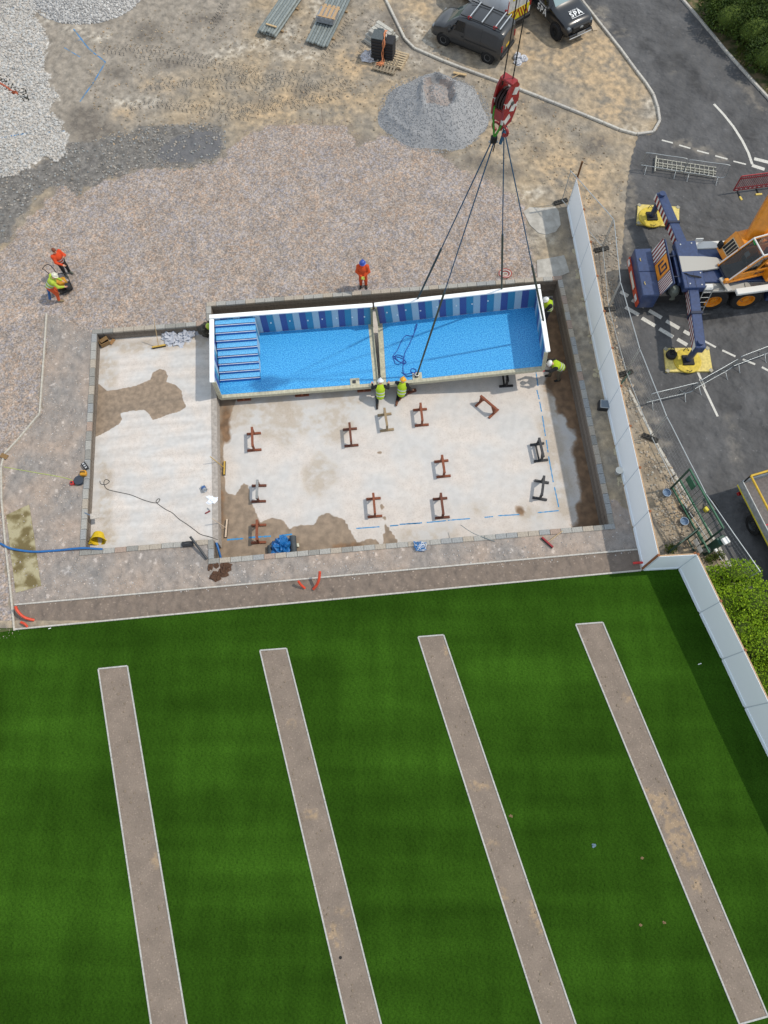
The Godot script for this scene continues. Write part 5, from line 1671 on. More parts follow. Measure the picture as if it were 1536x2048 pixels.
	var slope = MB.new()
	var fx = hb.x
	var fz = hb.z
	var c0 = Vector3(3.35, 2.15, zc - 0.72) - fx * 1.25
	var wv = fz * 0.475
	var lo_y = Vector3(0, -0.45, 0)
	var hi_y = Vector3(0, 0.475, 0)
	var nose = -fx * 0.5
	slope.quad(c0 + hi_y - wv, c0 + lo_y + nose - wv, c0 + lo_y + nose + wv, c0 + hi_y + wv)
	slope.tri(c0 + hi_y + wv, c0 + lo_y + nose + wv, c0 + lo_y + wv)
	slope.tri(c0 + hi_y - wv, c0 + lo_y - wv, c0 + lo_y + nose - wv)
	slope.quad(c0 + lo_y + wv, c0 + lo_y + nose + wv, c0 + lo_y + nose - wv, c0 + lo_y - wv)
	part(slope, "housing_front", orange, eng)
	var G = func(u, v): return (c0 + hi_y).lerp(c0 + lo_y + nose, v) + wv * (u * 2 - 1)
	var gn = (G.call(1, 0) - G.call(0, 0)).cross(G.call(0, 1) - G.call(0, 0)).normalized()
	if gn.y < 0: gn = -gn
	var fr = MB.new()
	fr.quad(G.call(0.16, 0.2) + gn * 0.006, G.call(0.16, 0.8) + gn * 0.006, G.call(0.84, 0.8) + gn * 0.006, G.call(0.84, 0.2) + gn * 0.006)
	var gr = part(fr, "grille", mat("grille_frame", rgb(190, 176, 150), 0.5, 0.2, 0), eng)
	for i in 4:
		var q = MB.new()
		var u = 0.19 + i * 0.16
		q.quad(G.call(u, 0.24) + gn * 0.012, G.call(u, 0.76) + gn * 0.012, G.call(u + 0.12, 0.76) + gn * 0.012, G.call(u + 0.12, 0.24) + gn * 0.012)
		part(q, "louvre", black, gr)
	part(MB.new().bev(c0 + lo_y * 0.4 + nose * 0.9 - wv * 0.9, Vector3(0.14, 0.3, 0.24), 0.02, hb), "work_lamp", black, eng)
	part(MB.new().bev(Vector3(4.9, 1.95, zc + 0.05), Vector3(3.6, 0.55, 1.3), 0.05, hb), "upper_frame", orange, t)
	# boom foot rising out of the picture
	var inv = t.transform.affine_inverse()
	var b0 = inv * gp(1499, 490, 2.2)
	var b1 = inv * gp(1568, 372, 4.6)
	var boom = part(MB.new().bar(b0, b1, 0.72, 0.8, 0.12), "boom_foot", orange, t)
	part(MB.new().bar(b0 + Vector3(0.55, 0.1, 0.3), b1 + Vector3(0.55, -0.5, 0.2), 0.12, 0.12, 0.02), "boom_stay", orange, boom)
	# operator cab: frame of bars with glass between
	var cb = Transform3D(Basis(Vector3.UP, deg_to_rad(13)), Vector3(1.62, 1.62, zc + 1.05))
	var cab = Node3D.new()
	cab.name = "cab"
	t.add_child(cab, true)
	cab.transform = cb
	var pl = MB.new()
	pl.bev(Vector3(1.15, 0.05, -0.42), Vector3(2.3, 0.1, 0.95), 0.02)
	part(pl, "cab_floor", navy_d, cab)
	var prof = [Vector2(0.0, 0.12), Vector2(0.62, 0.95), Vector2(1.0, 1.42), Vector2(2.2, 1.52), Vector2(2.3, 0.12)]
	var gl = glass("cab_glass", Color(0.05, 0.09, 0.08), 0.72)
	for z in [0.03, -0.9]:
		var fr2 = MB.new()
		for i in 5:
			var p0 = prof[i]
			var p1 = prof[(i + 1) % 5]
			fr2.bar(Vector3(p0.x, p0.y, z), Vector3(p1.x, p1.y, z), 0.09, 0.11, 0.01)
		fr2.bar(Vector3(1.15, 0.55, z), Vector3(1.5, 1.45, z), 0.07, 0.08)
		fr2.bar(Vector3(0.35, 0.5, z), Vector3(2.25, 0.5, z), 0.07, 0.12)
		part(fr2, "cab_frame", orange, cab)
		var gm = MB.new()
		gm.quad(Vector3(0.32, 0.52, z), Vector3(1.2, 0.52, z), Vector3(1.48, 1.4, z), Vector3(1.0, 1.38, z))
		gm.tri(Vector3(1.25, 0.52, z), Vector3(2.26, 0.52, z), Vector3(2.2, 1.45, z))
		part(gm, "side_window", gl, cab)
		var dp = MB.new().box(Vector3(1.25, 0.31, z), Vector3(1.95, 0.36, 0.02))
		part(dp, "door_panel", orange, cab)
	var ws = MB.new()
	ws.quad(Vector3(0.02, 0.16, 0.0), Vector3(0.02, 0.16, -0.87), Vector3(1.0, 1.44, -0.87), Vector3(1.0, 1.44, 0.0))
	part(ws, "windscreen", gl, cab)
	var rf = MB.new()
	rf.quad(Vector3(1.02, 1.47, 0.0), Vector3(1.02, 1.47, -0.87), Vector3(2.2, 1.56, -0.87), Vector3(2.2, 1.56, 0.0))
	part(rf, "roof_glass", glass("cab_roof", Color(0.16, 0.16, 0.15), 0.6), cab)
	for z in [0.03, -0.9]:
		part(MB.new().bar(Vector3(1.0, 1.5, z), Vector3(2.2, 1.6, z), 0.05, 0.04), "roof_rail", white, cab)
		part(MB.new().bar(Vector3(0.0, 0.2, z), Vector3(1.0, 1.5, z), 0.05, 0.04), "wiper_rail", white, cab)
	part(MB.new().bar(Vector3(1.0, 1.5, 0.03), Vector3(1.0, 1.5, -0.9), 0.05, 0.05), "roof_rail", white, cab)
	part(MB.new().bar(Vector3(1.02, 1.44, -0.86), Vector3(1.0, 1.42, -0.62), 0.12, 0.05), "beacon", mat("beacon_green", rgb(40, 150, 70), 0.3, 0, 0), cab)
	part(MB.new().bev(Vector3(1.45, 0.45, -0.42), Vector3(0.5, 0.14, 0.5), 0.04), "seat", black, cab)
	part(MB.new().bev(Vector3(1.72, 0.78, -0.42), Vector3(0.14, 0.62, 0.48), 0.05), "seat_back", mat("seat_red", rgb(120, 40, 34), 0.8, 0, 0), cab)
	part(MB.new().bev(Vector3(0.75, 0.72, -0.5), Vector3(0.08, 0.22, 0.3), 0.02), "display", mat("display_dark", rgb(30, 34, 36), 0.3, 0, 0), cab)
	part(MB.new().box(Vector3(0.72, 1.06, -0.5), Vector3(0.012, 0.2, 0.22), Basis(Vector3(0, 0, 1), -0.65)), "notice", white, cab)
	part(MB.new().bev(Vector3(-0.08, 0.2, 0.0), Vector3(0.2, 0.22, 0.14), 0.03), "cab_hinge", orange, cab)
	letters(cab, "lettering", "AINSCOUGH", 0.2, navy_d, Transform3D(Basis(), Vector3(1.75, 0.31, 0.045)))
	# running board beside the cab and white guard beam over the wheels
	part(MB.new().bar(Vector3(1.48, 1.62, zc + 0.75), Vector3(1.72, 1.62, zc + 1.45), 0.22, 0.08, 0.01), "cab_step", grey, t)
	part(MB.new().bar(Vector3(2.0, 1.58, zc + 1.5), Vector3(6.5, 1.62, zc + 0.95), 0.3, 0.14, 0.02), "guard_beam", white, t)
	# spreader mats under the jacks
	for k in 2:
		var q = [[[1276, 408], [1359, 413], [1358, 454], [1274, 447]], [[1328.5, 696], [1418, 694.5], [1425.7, 742], [1332.5, 743]]][k]
		var f = gps(q, 0.12)
		var mid2 = (f[0] + f[1] + f[2] + f[3]) * 0.25
		var mt = thing("outrigger_mat", ["yellow outrigger mat by the barriers around the white ladders", "yellow outrigger mat beside the barriers, black sling bag on it"][k], "mat", Vector3(mid2.x, 0, mid2.z), 0, "yellow mats under the crane jacks")
		var ye = mat("mat_yellow", rgb(226, 206, 124), 0.8, 0, 0.7)
		var poly = PackedVector2Array()
		for p in f: poly.append(Vector2(p.x - mid2.x, p.z - mid2.z))
		part(MB.new().prism(poly, 0.013, 0.11), "board", ye, mt)
		for p in poly:
			var ins = p * 0.93
			part(MB.new().bev(Vector3(ins.x, 0.114, ins.y), Vector3(0.16, 0.03, 0.16), 0.006, Basis(Vector3.UP, 0.78)), "corner_bracket", mat("bracket_grey", rgb(150, 146, 130), 0.6, 0.3, 0), mt)
		var tip = t.transform * Vector3([-0.28, 0.0][k], 0, [-7.95, -0.02][k])
		var dl = tip - Vector3(mid2.x, 0, mid2.z)
		part(MB.new().lathe(Vector3(dl.x, 0.11, dl.z), [[0.6, 0.0], [0.6, 0.06], [0.57, 0.075], [0.001, 0.08]], 30), "spreader_disc", mat("disc_yellow", rgb(216, 190, 62), 0.6, 0, 0.7), mt)
		for s in [-1, 1]:
			part(MB.new().tube(smooth([Vector3(dl.x - 0.12, 0.19, dl.z + s * 0.48), Vector3(dl.x, 0.26, dl.z + s * 0.6), Vector3(dl.x + 0.12, 0.19, dl.z + s * 0.48)], 4), 0.014, 5), "disc_handle", black, mt)
		if k == 1:
			var bp = gp(1341, 712, 0.12)
			var bag = thing("sling_bag", "black heap of sling webbing on the yellow mat", "bag", Vector3(bp.x, 0.11, bp.z))
			part(MB.new().lathe(Vector3.ZERO, [[0.19, 0.0], [0.24, 0.08], [0.22, 0.2], [0.13, 0.26], [0.1, 0.2], [0.02, 0.16]], 14), "bag_body", black, bag)
			part(MB.new().tube(smooth([Vector3(-0.1, 0.2, -0.1), Vector3(-0.04, 0.34, -0.2), Vector3(0.06, 0.34, -0.18), Vector3(0.1, 0.22, -0.06)], 4), 0.016, 5), "bag_handle", black, bag)

# ---------------------------------------------------------------- vehicles
# body skin from rings along the length; x forward, y up, z to the right-hand side
func car_rings(st):
	# station: x, roof y, belt y, half width low, half width belt, half width roof, sill y
	var rings = []
	for s in st:
		var r = []
		var low = s[6]
		var half = [Vector3(s[0], low, s[3] * 0.86), Vector3(s[0], low + 0.06, s[3] * 0.97), Vector3(s[0], lerpf(low, s[2], 0.5), s[4]), Vector3(s[0], s[2], s[4] * 0.985), Vector3(s[0], lerpf(s[2], s[1], 0.5), lerpf(s[4], s[5], 0.5)), Vector3(s[0], s[1] - 0.07 * minf(1.0, (s[1] - s[2]) * 4.0), s[5]), Vector3(s[0], s[1] - 0.015, s[5] - 0.1), Vector3(s[0], s[1] + 0.012, s[5] * 0.45), Vector3(s[0], s[1] + 0.02, 0)]
		for p in half: r.append(Vector3(p.x, p.y, p.z))
		for i in range(half.size() - 2, -1, -1): r.append(Vector3(half[i].x, half[i].y, -half[i].z))
		rings.append(r)
	return rings

func ring_at(rings, u, v):
	# u: place along x in metres, v: ring index as a number
	var i = 0
	while i < rings.size() - 2 and rings[i + 1][0].x < u: i += 1
	var t = clampf((u - rings[i][0].x) / (rings[i + 1][0].x - rings[i][0].x), 0.0, 1.0)
	var j = clampi(int(floor(v)), 0, rings[0].size() - 2)
	var f = v - j
	return rings[i][j].lerp(rings[i][j + 1], f).lerp(rings[i + 1][j].lerp(rings[i + 1][j + 1], f), t)

func skin(rings, caps = true):
	var nr = rings.size()
	var nc = rings[0].size()
	var mb = MB.new()
	var N = []
	for i in nr:
		var row = []
		for j in nc:
			var a = rings[mini(i + 1, nr - 1)][j] - rings[maxi(i - 1, 0)][j]
			var b = rings[i][mini(j + 1, nc - 1)] - rings[i][maxi(j - 1, 0)]
			row.append(b.cross(a).normalized() * -1.0)
		N.append(row)
	for i in nr - 1:
		for j in nc - 1:
			var a = rings[i][j]
			var b = rings[i + 1][j]
			var c = rings[i + 1][j + 1]
			var d = rings[i][j + 1]
			var out = (b - a).cross(c - a)
			var mid = (a + b + c + d) * 0.25
			var q = [N[i][j], N[i + 1][j], N[i + 1][j + 1], N[i][j + 1]]
			for k in 4:
				if q[k].dot(out) < 0: q[k] = -q[k]
			mb.quadn(a, b, c, d, q[0], q[1], q[2], q[3])
		mb.quad(rings[i + 1][0], rings[i][0], rings[i][nc - 1], rings[i + 1][nc - 1])
	if caps:
		for e in [0, nr - 1]:
			var c = Vector3.ZERO
			for p in rings[e]: c += p
			c /= nc
			for j in nc:
				var a = rings[e][j]
				var b = rings[e][(j + 1) % nc]
				if (e == 0) == ((a - c).cross(b - c).x < 0): mb.tri(c, a, b)
				else: mb.tri(c, b, a)
	return mb

func patch(rings, u0, u1, v0, v1, off, skew0 = 0.0, skew1 = 0.0, nu = 4, nv = 4):
	var mb = MB.new()
	var P = func(a, b):
		var v = lerpf(v0, v1, b)
		var u = lerpf(u0 + skew0 * b, u1 + skew1 * b, a)
		var p = ring_at(rings, u, v)
		var n = (ring_at(rings, u + 0.03, v) - ring_at(rings, u - 0.03, v)).cross(ring_at(rings, u, minf(v + 0.1, rings[0].size() - 1.01)) - ring_at(rings, u, maxf(v - 0.1, 0)))
		n = n.normalized()
		if n.dot(Vector3(0, p.y - 0.7, p.z * 1.5)) < 0: n = -n
		return p + n * off
	for i in nu:
		for j in nv:
			var a = P.call(float(i) / nu, float(j) / nv)
			var b = P.call((i + 1.0) / nu, float(j) / nv)
			var c = P.call((i + 1.0) / nu, (j + 1.0) / nv)
			var d = P.call(float(i) / nu, (j + 1.0) / nv)
			var m = (b - a).cross(c - a)
			if m.dot(Vector3(0, (a.y + c.y) * 0.5 - 0.7, (a.z + c.z) * 0.75)) < 0: mb.quad(a, d, c, b)
			else: mb.quad(a, b, c, d)
	return mb

func both_sides(rings, t, called, m, u0, u1, v0, v1, off, s0 = 0.0, s1 = 0.0):
	part(patch(rings, u0, u1, v0, v1, off, s0, s1), called, m, t)
	part(patch(rings, u0, u1, 16 - v0, 16 - v1, off, s0, s1), called, m, t)

func small_wheels(t, xs, r, half, w, rim):
	var tyre = mat("car_tyre", rgb(28, 28, 29), 0.85, 0, 1.5)
	var arch = mat("arch_black", rgb(18, 18, 19), 0.9, 0, 0)
	for x in xs:
		for s in [-1, 1]:
			part(MB.new().cyl(Vector3(x, r + 0.02, s * (half - 0.12)), Vector3(x, r + 0.02, s * (half + 0.006)), r + 0.07, r + 0.07, 22), "wheel_arch", arch, t)
			wheel(t, Vector3(x, r, s * (half - 0.07)), r, w, rim, tyre, s, 5)

func build_vehicles():
	var win = mat("car_window", rgb(22, 28, 32), 0.08, 0, 0)
	var trim = mat("car_trim", rgb(26, 27, 29), 0.6, 0, 0)
	var seam = mat("car_seam", rgb(22, 23, 24), 0.8, 0, 0)
	var lampred = mat("tail_lamp", rgb(140, 22, 24), 0.2, 0, 0)
	var lampwhite = mat("head_lamp", rgb(120, 126, 130), 0.1, 0, 0)
	var alu = mat("rack_alu", rgb(200, 204, 206), 0.35, 0.6, 0)
	var yellow_plate = mat("plate_yellow", rgb(206, 170, 40), 0.5, 0, 0)
	# --- dark grey panel van with roof rack
	var fw = Vector3(2.99, 0, -37.14)
	var rw = Vector3(5.38, 0, -35.74)
	var f = (fw - rw).normalized()
	var side = f.cross(Vector3.UP)      # right-hand side
	var near = side if side.z > 0 else -side
	var org = rw - f * 0.72 - near * 0.84
	var st = [[0.0, 1.62, 0.95, 0.80, 0.84, 0.70, 0.34], [0.06, 1.74, 0.98, 0.84, 0.90, 0.74, 0.30], [0.3, 1.80, 1.0, 0.86, 0.92, 0.77, 0.26], [1.4, 1.84, 1.0, 0.87, 0.925, 0.78, 0.25], [2.3, 1.83, 1.0, 0.87, 0.925, 0.77, 0.25], [2.75, 1.78, 1.0, 0.87, 0.92, 0.74, 0.25], [3.1, 1.52, 0.99, 0.87, 0.915, 0.70, 0.25], [3.52, 1.17, 0.98, 0.86, 0.91, 0.72, 0.25], [3.85, 1.08, 0.93, 0.85, 0.89, 0.70, 0.25], [4.15, 0.98, 0.84, 0.81, 0.84, 0.64, 0.26], [4.33, 0.80, 0.70, 0.74, 0.76, 0.58, 0.28], [4.4, 0.62, 0.56, 0.66, 0.68, 0.54, 0.32]]
	var t = thing("panel_van", "dark grey panel van with ladder rack parked on the earth island", "van")
	t.transform = Transform3D(Basis(f, Vector3.UP, f.cross(Vector3.UP)).scaled(Vector3.ONE * 0.95), org)
	var R = car_rings(st)
	var body = mat("van_grey", rgb(50, 52, 55), 0.35, 0.2, 0, 0.6)
	part(skin(R), "body", body, t)
	part(patch(R, 2.82, 3.46, 5.6, 10.4, 0.006, 0, 0, 4, 8), "windscreen", mat("van_screen", rgb(70, 84, 84), 0.06, 0, 0), t)
	both_sides(R, t, "side_window", win, 2.3, 3.12, 3.35, 4.75, 0.008, 0.0, -0.22)
	both_sides(R, t, "quarter_window", win, 3.14, 3.4, 3.3, 4.1, 0.008, 0.0, -0.14)
	both_sides(R, t, "lower_trim", trim, 0.3, 4.1, 0.6, 1.25, 0.008)
	both_sides(R, t, "side_rail", trim, 0.25, 2.2, 2.55, 2.7, 0.009)
	for x in [1.25, 2.25, 3.3]:
		both_sides(R, t, "door_seam", seam, x, x + 0.012, 1.3, 4.8, 0.006)
	both_sides(R, t, "panel_pressing", body, 0.35, 1.2, 3.1, 4.6, 0.006)
	both_sides(R, t, "door_handle", trim, 2.28, 2.42, 2.75, 2.9, 0.03)
	small_wheels(t, [0.72, 3.49], 0.33, 0.90, 0.2, mat("van_rim", rgb(120, 122, 124), 0.4, 0.6, 0))
	for s in [-1, 1]:
		part(MB.new().bev(Vector3(0.02, 1.0, s * 0.76), Vector3(0.1, 0.36, 0.14), 0.03), "tail_light", lampred, t)
		part(MB.new().bev(Vector3(4.2, 0.78, s * 0.66), Vector3(0.22, 0.16, 0.3), 0.05), "headlight", lampwhite, t)
		var mr = part(MB.new().bev(Vector3(3.12, 1.08, s * 1.02), Vector3(0.14, 0.2, 0.16), 0.04), "mirror", trim, t)
		part(MB.new().bar(Vector3(0.25, 1.9, s * 0.62), Vector3(2.7, 1.88, s * 0.62), 0.05, 0.05, 0.01), "rack_rail", trim, t)
	for k in 4:
		var x = [0.32, 0.62, 1.4, 2.15][k]
		part(MB.new().bar(Vector3(x, 1.95, -0.68), Vector3(x, 1.95, 0.68), 0.055, 0.045, 0.01), "rack_bar", alu, t)
		if k == 1 or k == 3:
			part(MB.new().tube(smooth([Vector3(x - 0.1, 1.93, near.dot(t.basis.z) * 0.66), Vector3(x + 0.02, 2.0, near.dot(t.basis.z) * 0.72), Vector3(x + 0.1, 1.92, near.dot(t.basis.z) * 0.68), Vector3(x, 1.86, near.dot(t.basis.z) * 0.74)], 3), 0.03, 5), "red_strap", mat("strap_red", rgb(150, 40, 44), 0.8, 0, 0), t)
	part(MB.new().bev(Vector3(-0.03, 0.5, 0), Vector3(0.12, 0.22, 1.6), 0.04), "rear_bumper", trim, t)
	part(MB.new().box(Vector3(-0.012, 0.86, 0.0), Vector3(0.02, 0.11, 0.5)), "number_plate", yellow_plate, t)
	part(MB.new().box(Vector3(0.004, 1.2, 0.0), Vector3(0.012, 0.9, 0.02)), "door_seam", seam, t)
	# --- white van with chevron rear
	f = Vector3(-0.62, 0, -0.785).normalized()
	side = f.cross(Vector3.UP)
	near = side if side.x < 0 else -side
	org = gp(1003, 76) - near * 0.98 + f * 0.05
	st = [[0.0, 1.98, 1.05, 0.90, 0.92, 0.78, 0.40], [0.08, 2.06, 1.05, 0.94, 0.97, 0.82, 0.36], [0.4, 2.12, 1.05, 0.95, 0.98, 0.84, 0.34], [2.6, 2.14, 1.05, 0.95, 0.98, 0.84, 0.34], [3.5, 2.08, 1.05, 0.95, 0.98, 0.80, 0.34], [4.1, 1.6, 1.05, 0.95, 0.97, 0.74, 0.34], [4.6, 1.2, 1.0, 0.92, 0.94, 0.72, 0.34], [5.1, 1.0, 0.85, 0.84, 0.84, 0.66, 0.36], [5.2, 0.7, 0.6, 0.74, 0.74, 0.6, 0.4]]
	t = thing("panel_van", "white panel van with yellow and red chevrons on its rear doors", "van")
	t.transform = Transform3D(Basis(f, Vector3.UP, f.cross(Vector3.UP)), org)
	R = car_rings(st)
	part(skin(R), "body", mat("van_white", rgb(222, 224, 226), 0.35, 0, 0, 0.5), t)
	both_sides(R, t, "side_window", win, 3.0, 3.9, 3.3, 4.7, 0.008, 0.0, -0.3)
	part(patch(R, 3.6, 4.5, 5.6, 10.4, 0.006, 0, 0, 4, 8), "windscreen", win, t)
	both_sides(R, t, "panel_pressing", mats.van_white, 0.5, 1.5, 2.9, 4.6, 0.006)
	both_sides(R, t, "panel_pressing", mats.van_white, 1.65, 2.8, 2.9, 4.6, 0.006)
	both_sides(R, t, "lower_trim", trim, 0.3, 4.8, 0.5, 1.2, 0.008)
	both_sides(R, t, "side_rail", trim, 0.5, 2.7, 2.5, 2.6, 0.01)
	small_wheels(t, [0.95, 4.2], 0.36, 0.96, 0.22, mat("van_rim_dark", rgb(90, 92, 94), 0.4, 0.6, 0))
	part(MB.new().bev(Vector3(-0.06, 0.5, 0), Vector3(0.16, 0.26, 1.86), 0.05), "rear_bumper", trim, t)
	var rd = part(MB.new().box(Vector3(-0.006, 1.25, 0), Vector3(0.012, 1.3, 1.62)), "rear_door", mat("door_white", rgb(214, 214, 210), 0.4, 0, 0.4), t)
	var chy = mat("chevron_yellow", rgb(212, 196, 44), 0.5, 0, 0)
	var chr = mat("chevron_red", rgb(150, 40, 32), 0.5, 0, 0)
	part(MB.new().box(Vector3(-0.016, 0.9, 0), Vector3(0.008, 0.56, 1.6)), "chevron_field", chy, rd)
	for k in 5:
		for s in [-1, 1]:
			var z0 = s * (0.05 + k * 0.17)
			var z1 = s * (0.13 + k * 0.17)
			var q = MB.new()
			var d = -s * 0.0
			var a = Vector3(-0.026, 0.63, z0 + s * 0.0)
			var b = Vector3(-0.026, 0.63, z1)
			var c = Vector3(-0.026, 1.17, clampf(z1 - s * 0.3, -0.79, 0.79))
			var e = Vector3(-0.026, 1.17, clampf(z0 - s * 0.3, -0.79, 0.79))
			if s * c.z < 0: continue
			q.quad(a, b, c, e)
			part(q, "chevron_stripe", chr, rd)
	for s in [-1, 1]:
		part(MB.new().box(Vector3(-0.016, 1.5, s * 0.77), Vector3(0.008, 0.6, 0.06)), "chevron_border", chr, rd)
		part(MB.new().bev(Vector3(0.02, 1.2, s * 0.88), Vector3(0.1, 0.5, 0.12), 0.03), "tail_light", lampred, t)
	part(MB.new().box(Vector3(-0.02, 1.78, 0), Vector3(0.008, 0.1, 1.0)), "door_banner", chy, rd)
	part(MB.new().box(Vector3(-0.014, 1.25, 0), Vector3(0.006, 1.28, 0.02)), "door_seam", seam, rd)
	# --- black pick-up facing the road
	f = Vector3(0.525, 0, 0.851).normalized()
	side = f.cross(Vector3.UP)
	near = side if side.x < 0 else -side
	var fwheel = gp(1110, 77)
	org = fwheel - near * 0.86 - f * 4.3
	st = [[0.0, 1.0, 0.96, 0.86, 0.90, 0.84, 0.5], [0.1, 1.12, 1.05, 0.88, 0.92, 0.86, 0.46], [1.5, 1.12, 1.06, 0.88, 0.92, 0.86, 0.42], [1.55, 1.6, 1.1, 0.88, 0.92, 0.74, 0.42], [1.75, 1.78, 1.1, 0.88, 0.925, 0.72, 0.42], [2.6, 1.82, 1.1, 0.88, 0.925, 0.72, 0.42], [3.0, 1.76, 1.1, 0.88, 0.925, 0.70, 0.42], [3.7, 1.24, 1.1, 0.89, 0.93, 0.74, 0.42], [4.2, 1.18, 1.06, 0.92, 0.95, 0.76, 0.44], [4.75, 1.12, 1.0, 0.90, 0.93, 0.72, 0.46], [5.0, 1.02, 0.9, 0.84, 0.86, 0.66, 0.48], [5.1, 0.82, 0.74, 0.76, 0.78, 0.6, 0.52]]
	t = thing("pickup_truck", "black pick-up with white SPA lettering on bonnet and door", "pickup")
	t.transform = Transform3D(Basis(f, Vector3.UP, f.cross(Vector3.UP)), org)
	R = car_rings(st)
	var black = mat("pickup_black", rgb(28, 31, 35), 0.28, 0.2, 0, 0.7)
	part(skin(R), "body", black, t)
	part(patch(R, 3.02, 3.66, 5.5, 10.5, 0.006, 0, 0, 4, 8), "windscreen", mat("pickup_screen", rgb(150, 170, 170), 0.08, 0.3, 0), t)
	both_sides(R, t, "side_window", win, 2.5, 3.3, 3.3, 4.75, 0.008, 0.0, -0.3)
	both_sides(R, t, "rear_window", win, 1.7, 2.4, 3.3, 4.75, 0.008)
	for x in [2.45, 3.5]: both_sides(R, t, "door_seam", seam, x, x + 0.012, 1.2, 4.6, 0.006)
	small_wheels(t, [0.95, 4.3], 0.40, 0.95, 0.26, mat("pickup_rim", rgb(40, 41, 43), 0.4, 0.5, 0))
	part(MB.new().bev(Vector3(5.1, 0.8, 0), Vector3(0.1, 0.34, 1.1), 0.04), "grille", trim, t)
	for k in 3: part(MB.new().bar(Vector3(5.155, 0.7 + k * 0.1, -0.5), Vector3(5.155, 0.7 + k * 0.1, 0.5), 0.02, 0.03), "grille_bar", mat("grille_chrome", rgb(70, 72, 74), 0.3, 0.7, 0), t)
	part(MB.new().ell(Vector3(5.17, 0.86, 0), Vector3(0.02, 0.06, 0.13), 12, 6), "grille_badge", mat("badge", rgb(150, 156, 160), 0.3, 0.6, 0), t)
	part(MB.new().bev(Vector3(5.18, 0.56, 0), Vector3(0.1, 0.14, 1.5), 0.04), "front_bumper", black, t)
	part(MB.new().bar(Vector3(5.22, 0.46, -0.72), Vector3(5.22, 0.46, 0.72), 0.05, 0.06, 0.015), "skid_bar", mat("skid_silver", rgb(196, 198, 198), 0.35, 0.5, 0), t)
	part(MB.new().box(Vector3(5.24, 0.6, 0), Vector3(0.012, 0.12, 0.52)), "number_plate", mat("plate_front", rgb(150, 150, 148), 0.5, 0, 0), t)
	for s in [-1, 1]:
		part(MB.new().bev(Vector3(4.95, 0.9, s * 0.68), Vector3(0.2, 0.16, 0.3), 0.06, Basis(Vector3.UP, s * 0.5)), "headlight", lampwhite, t)
		part(MB.new().bev(Vector3(3.5, 1.2, s * 1.06), Vector3(0.14, 0.2, 0.2), 0.05), "mirror", trim, t)
	# lettering: bonnet reads towards the front of the car
	var lw2 = mat("decal_white", rgb(226, 228, 228), 0.5, 0, 0)
	var bon = Transform3D(Basis(Vector3(0, 0, -1), Vector3(-0.99, 0.12, 0), Vector3(0.12, 0.99, 0)), Vector3(4.52, 1.19, 0.0))
	bon.basis = bon.basis.orthonormalized()
	letters(t, "bonnet_lettering", "SPA", 0.42, lw2, bon)
	letters(t, "bonnet_lettering", "THE POOL &", 0.1, lw2, bon.translated_local(Vector3(-0.02, 0.22, 0)))
	part(MB.new().box(Vector3(4.735, 1.165, 0.0), Vector3(0.025, 0.012, 0.8), Basis(Vector3(0, 0, 1), -0.12)), "bonnet_underline", lw2, t)
	var ns = signf(near.dot(t.basis.z))
	letters(t, "door_lettering", "SPA", 0.46, lw2, Transform3D(Basis(Vector3.UP, 0.0 if ns > 0 else PI), Vector3(2.95, 0.8, ns * 0.945)))
	letters(t, "door_lettering", "THE POOL &", 0.11, lw2, Transform3D(Basis(Vector3.UP, 0.0 if ns > 0 else PI), Vector3(2.95, 1.06, ns * 0.94)))
	# --- flatbed trailer with yellow rails at the right
	var A = gp(1478, 968, 0.95)
	var B = gp(1600, 1208, 0.95)
	A.y = 0; B.y = 0
	f = (B - A).normalized()
	t = thing("flatbed_truck", "grey flatbed with yellow guard rails standing on the road", "truck")
	t.transform = Transform3D(Basis(f, Vector3.UP, f.cross(Vector3.UP)), A)
	# local: x along the near side away from the tail corner; the bed lies on the side of the road
	var sg = -1.0 if f.cross(Vector3.UP).x < 0 else 1.0
	var L = 6.5
	var W = 2.2
	var deckm = mat("bed_grey", rgb(112, 106, 104), 0.75, 0.1, 0.8)
	part(MB.new().bev(Vector3(L * 0.5, 0.86, sg * W * 0.5), Vector3(L, 0.1, W), 0.02), "bed", deckm, t)
	part(MB.new().bev(Vector3(L * 0.5, 0.62, sg * W * 0.5), Vector3(L - 0.4, 0.34, 0.9), 0.03), "chassis", trim, t)
	for z in [0.0, W]:
		part(MB.new().bev(Vector3(L * 0.5, 1.08, sg * z), Vector3(L, 0.4, 0.05), 0.012), "side_board", mat("board_grey", rgb(176, 180, 180), 0.5, 0.2, 0.5), t)
		part(MB.new().bar(Vector3(0.0, 0.88, sg * z - sg * 0.03 * (1 if z == 0.0 else -1)), Vector3(L, 0.88, sg * z - sg * 0.03 * (1 if z == 0.0 else -1)), 0.03, 0.05), "yellow_edge", chy, t)
		part(MB.new().cyl(Vector3(0.02, 1.75, sg * (z + (0.1 if z == 0.0 else -0.1))), Vector3(L, 1.75, sg * (z + (0.1 if z == 0.0 else -0.1))), 0.045, 0.045, 8), "guard_rail", mat("rail_yellow", rgb(214, 174, 36), 0.5, 0, 0.5), t)
		for x in [0.02, 2.2, 4.4]:
			part(MB.new().cyl(Vector3(x, 0.9, sg * (z + (0.1 if z == 0.0 else -0.1))), Vector3(x, 1.75, sg * (z + (0.1 if z == 0.0 else -0.1))), 0.035, 0.035, 8), "guard_post", mats.rail_yellow if x > 0.1 else trim, t)
	part(MB.new().cyl(Vector3(0.02, 1.75, sg * 0.1), Vector3(0.02, 1.75, sg * (W - 0.1)), 0.045, 0.045, 8), "guard_rail", mats.rail_yellow, t)
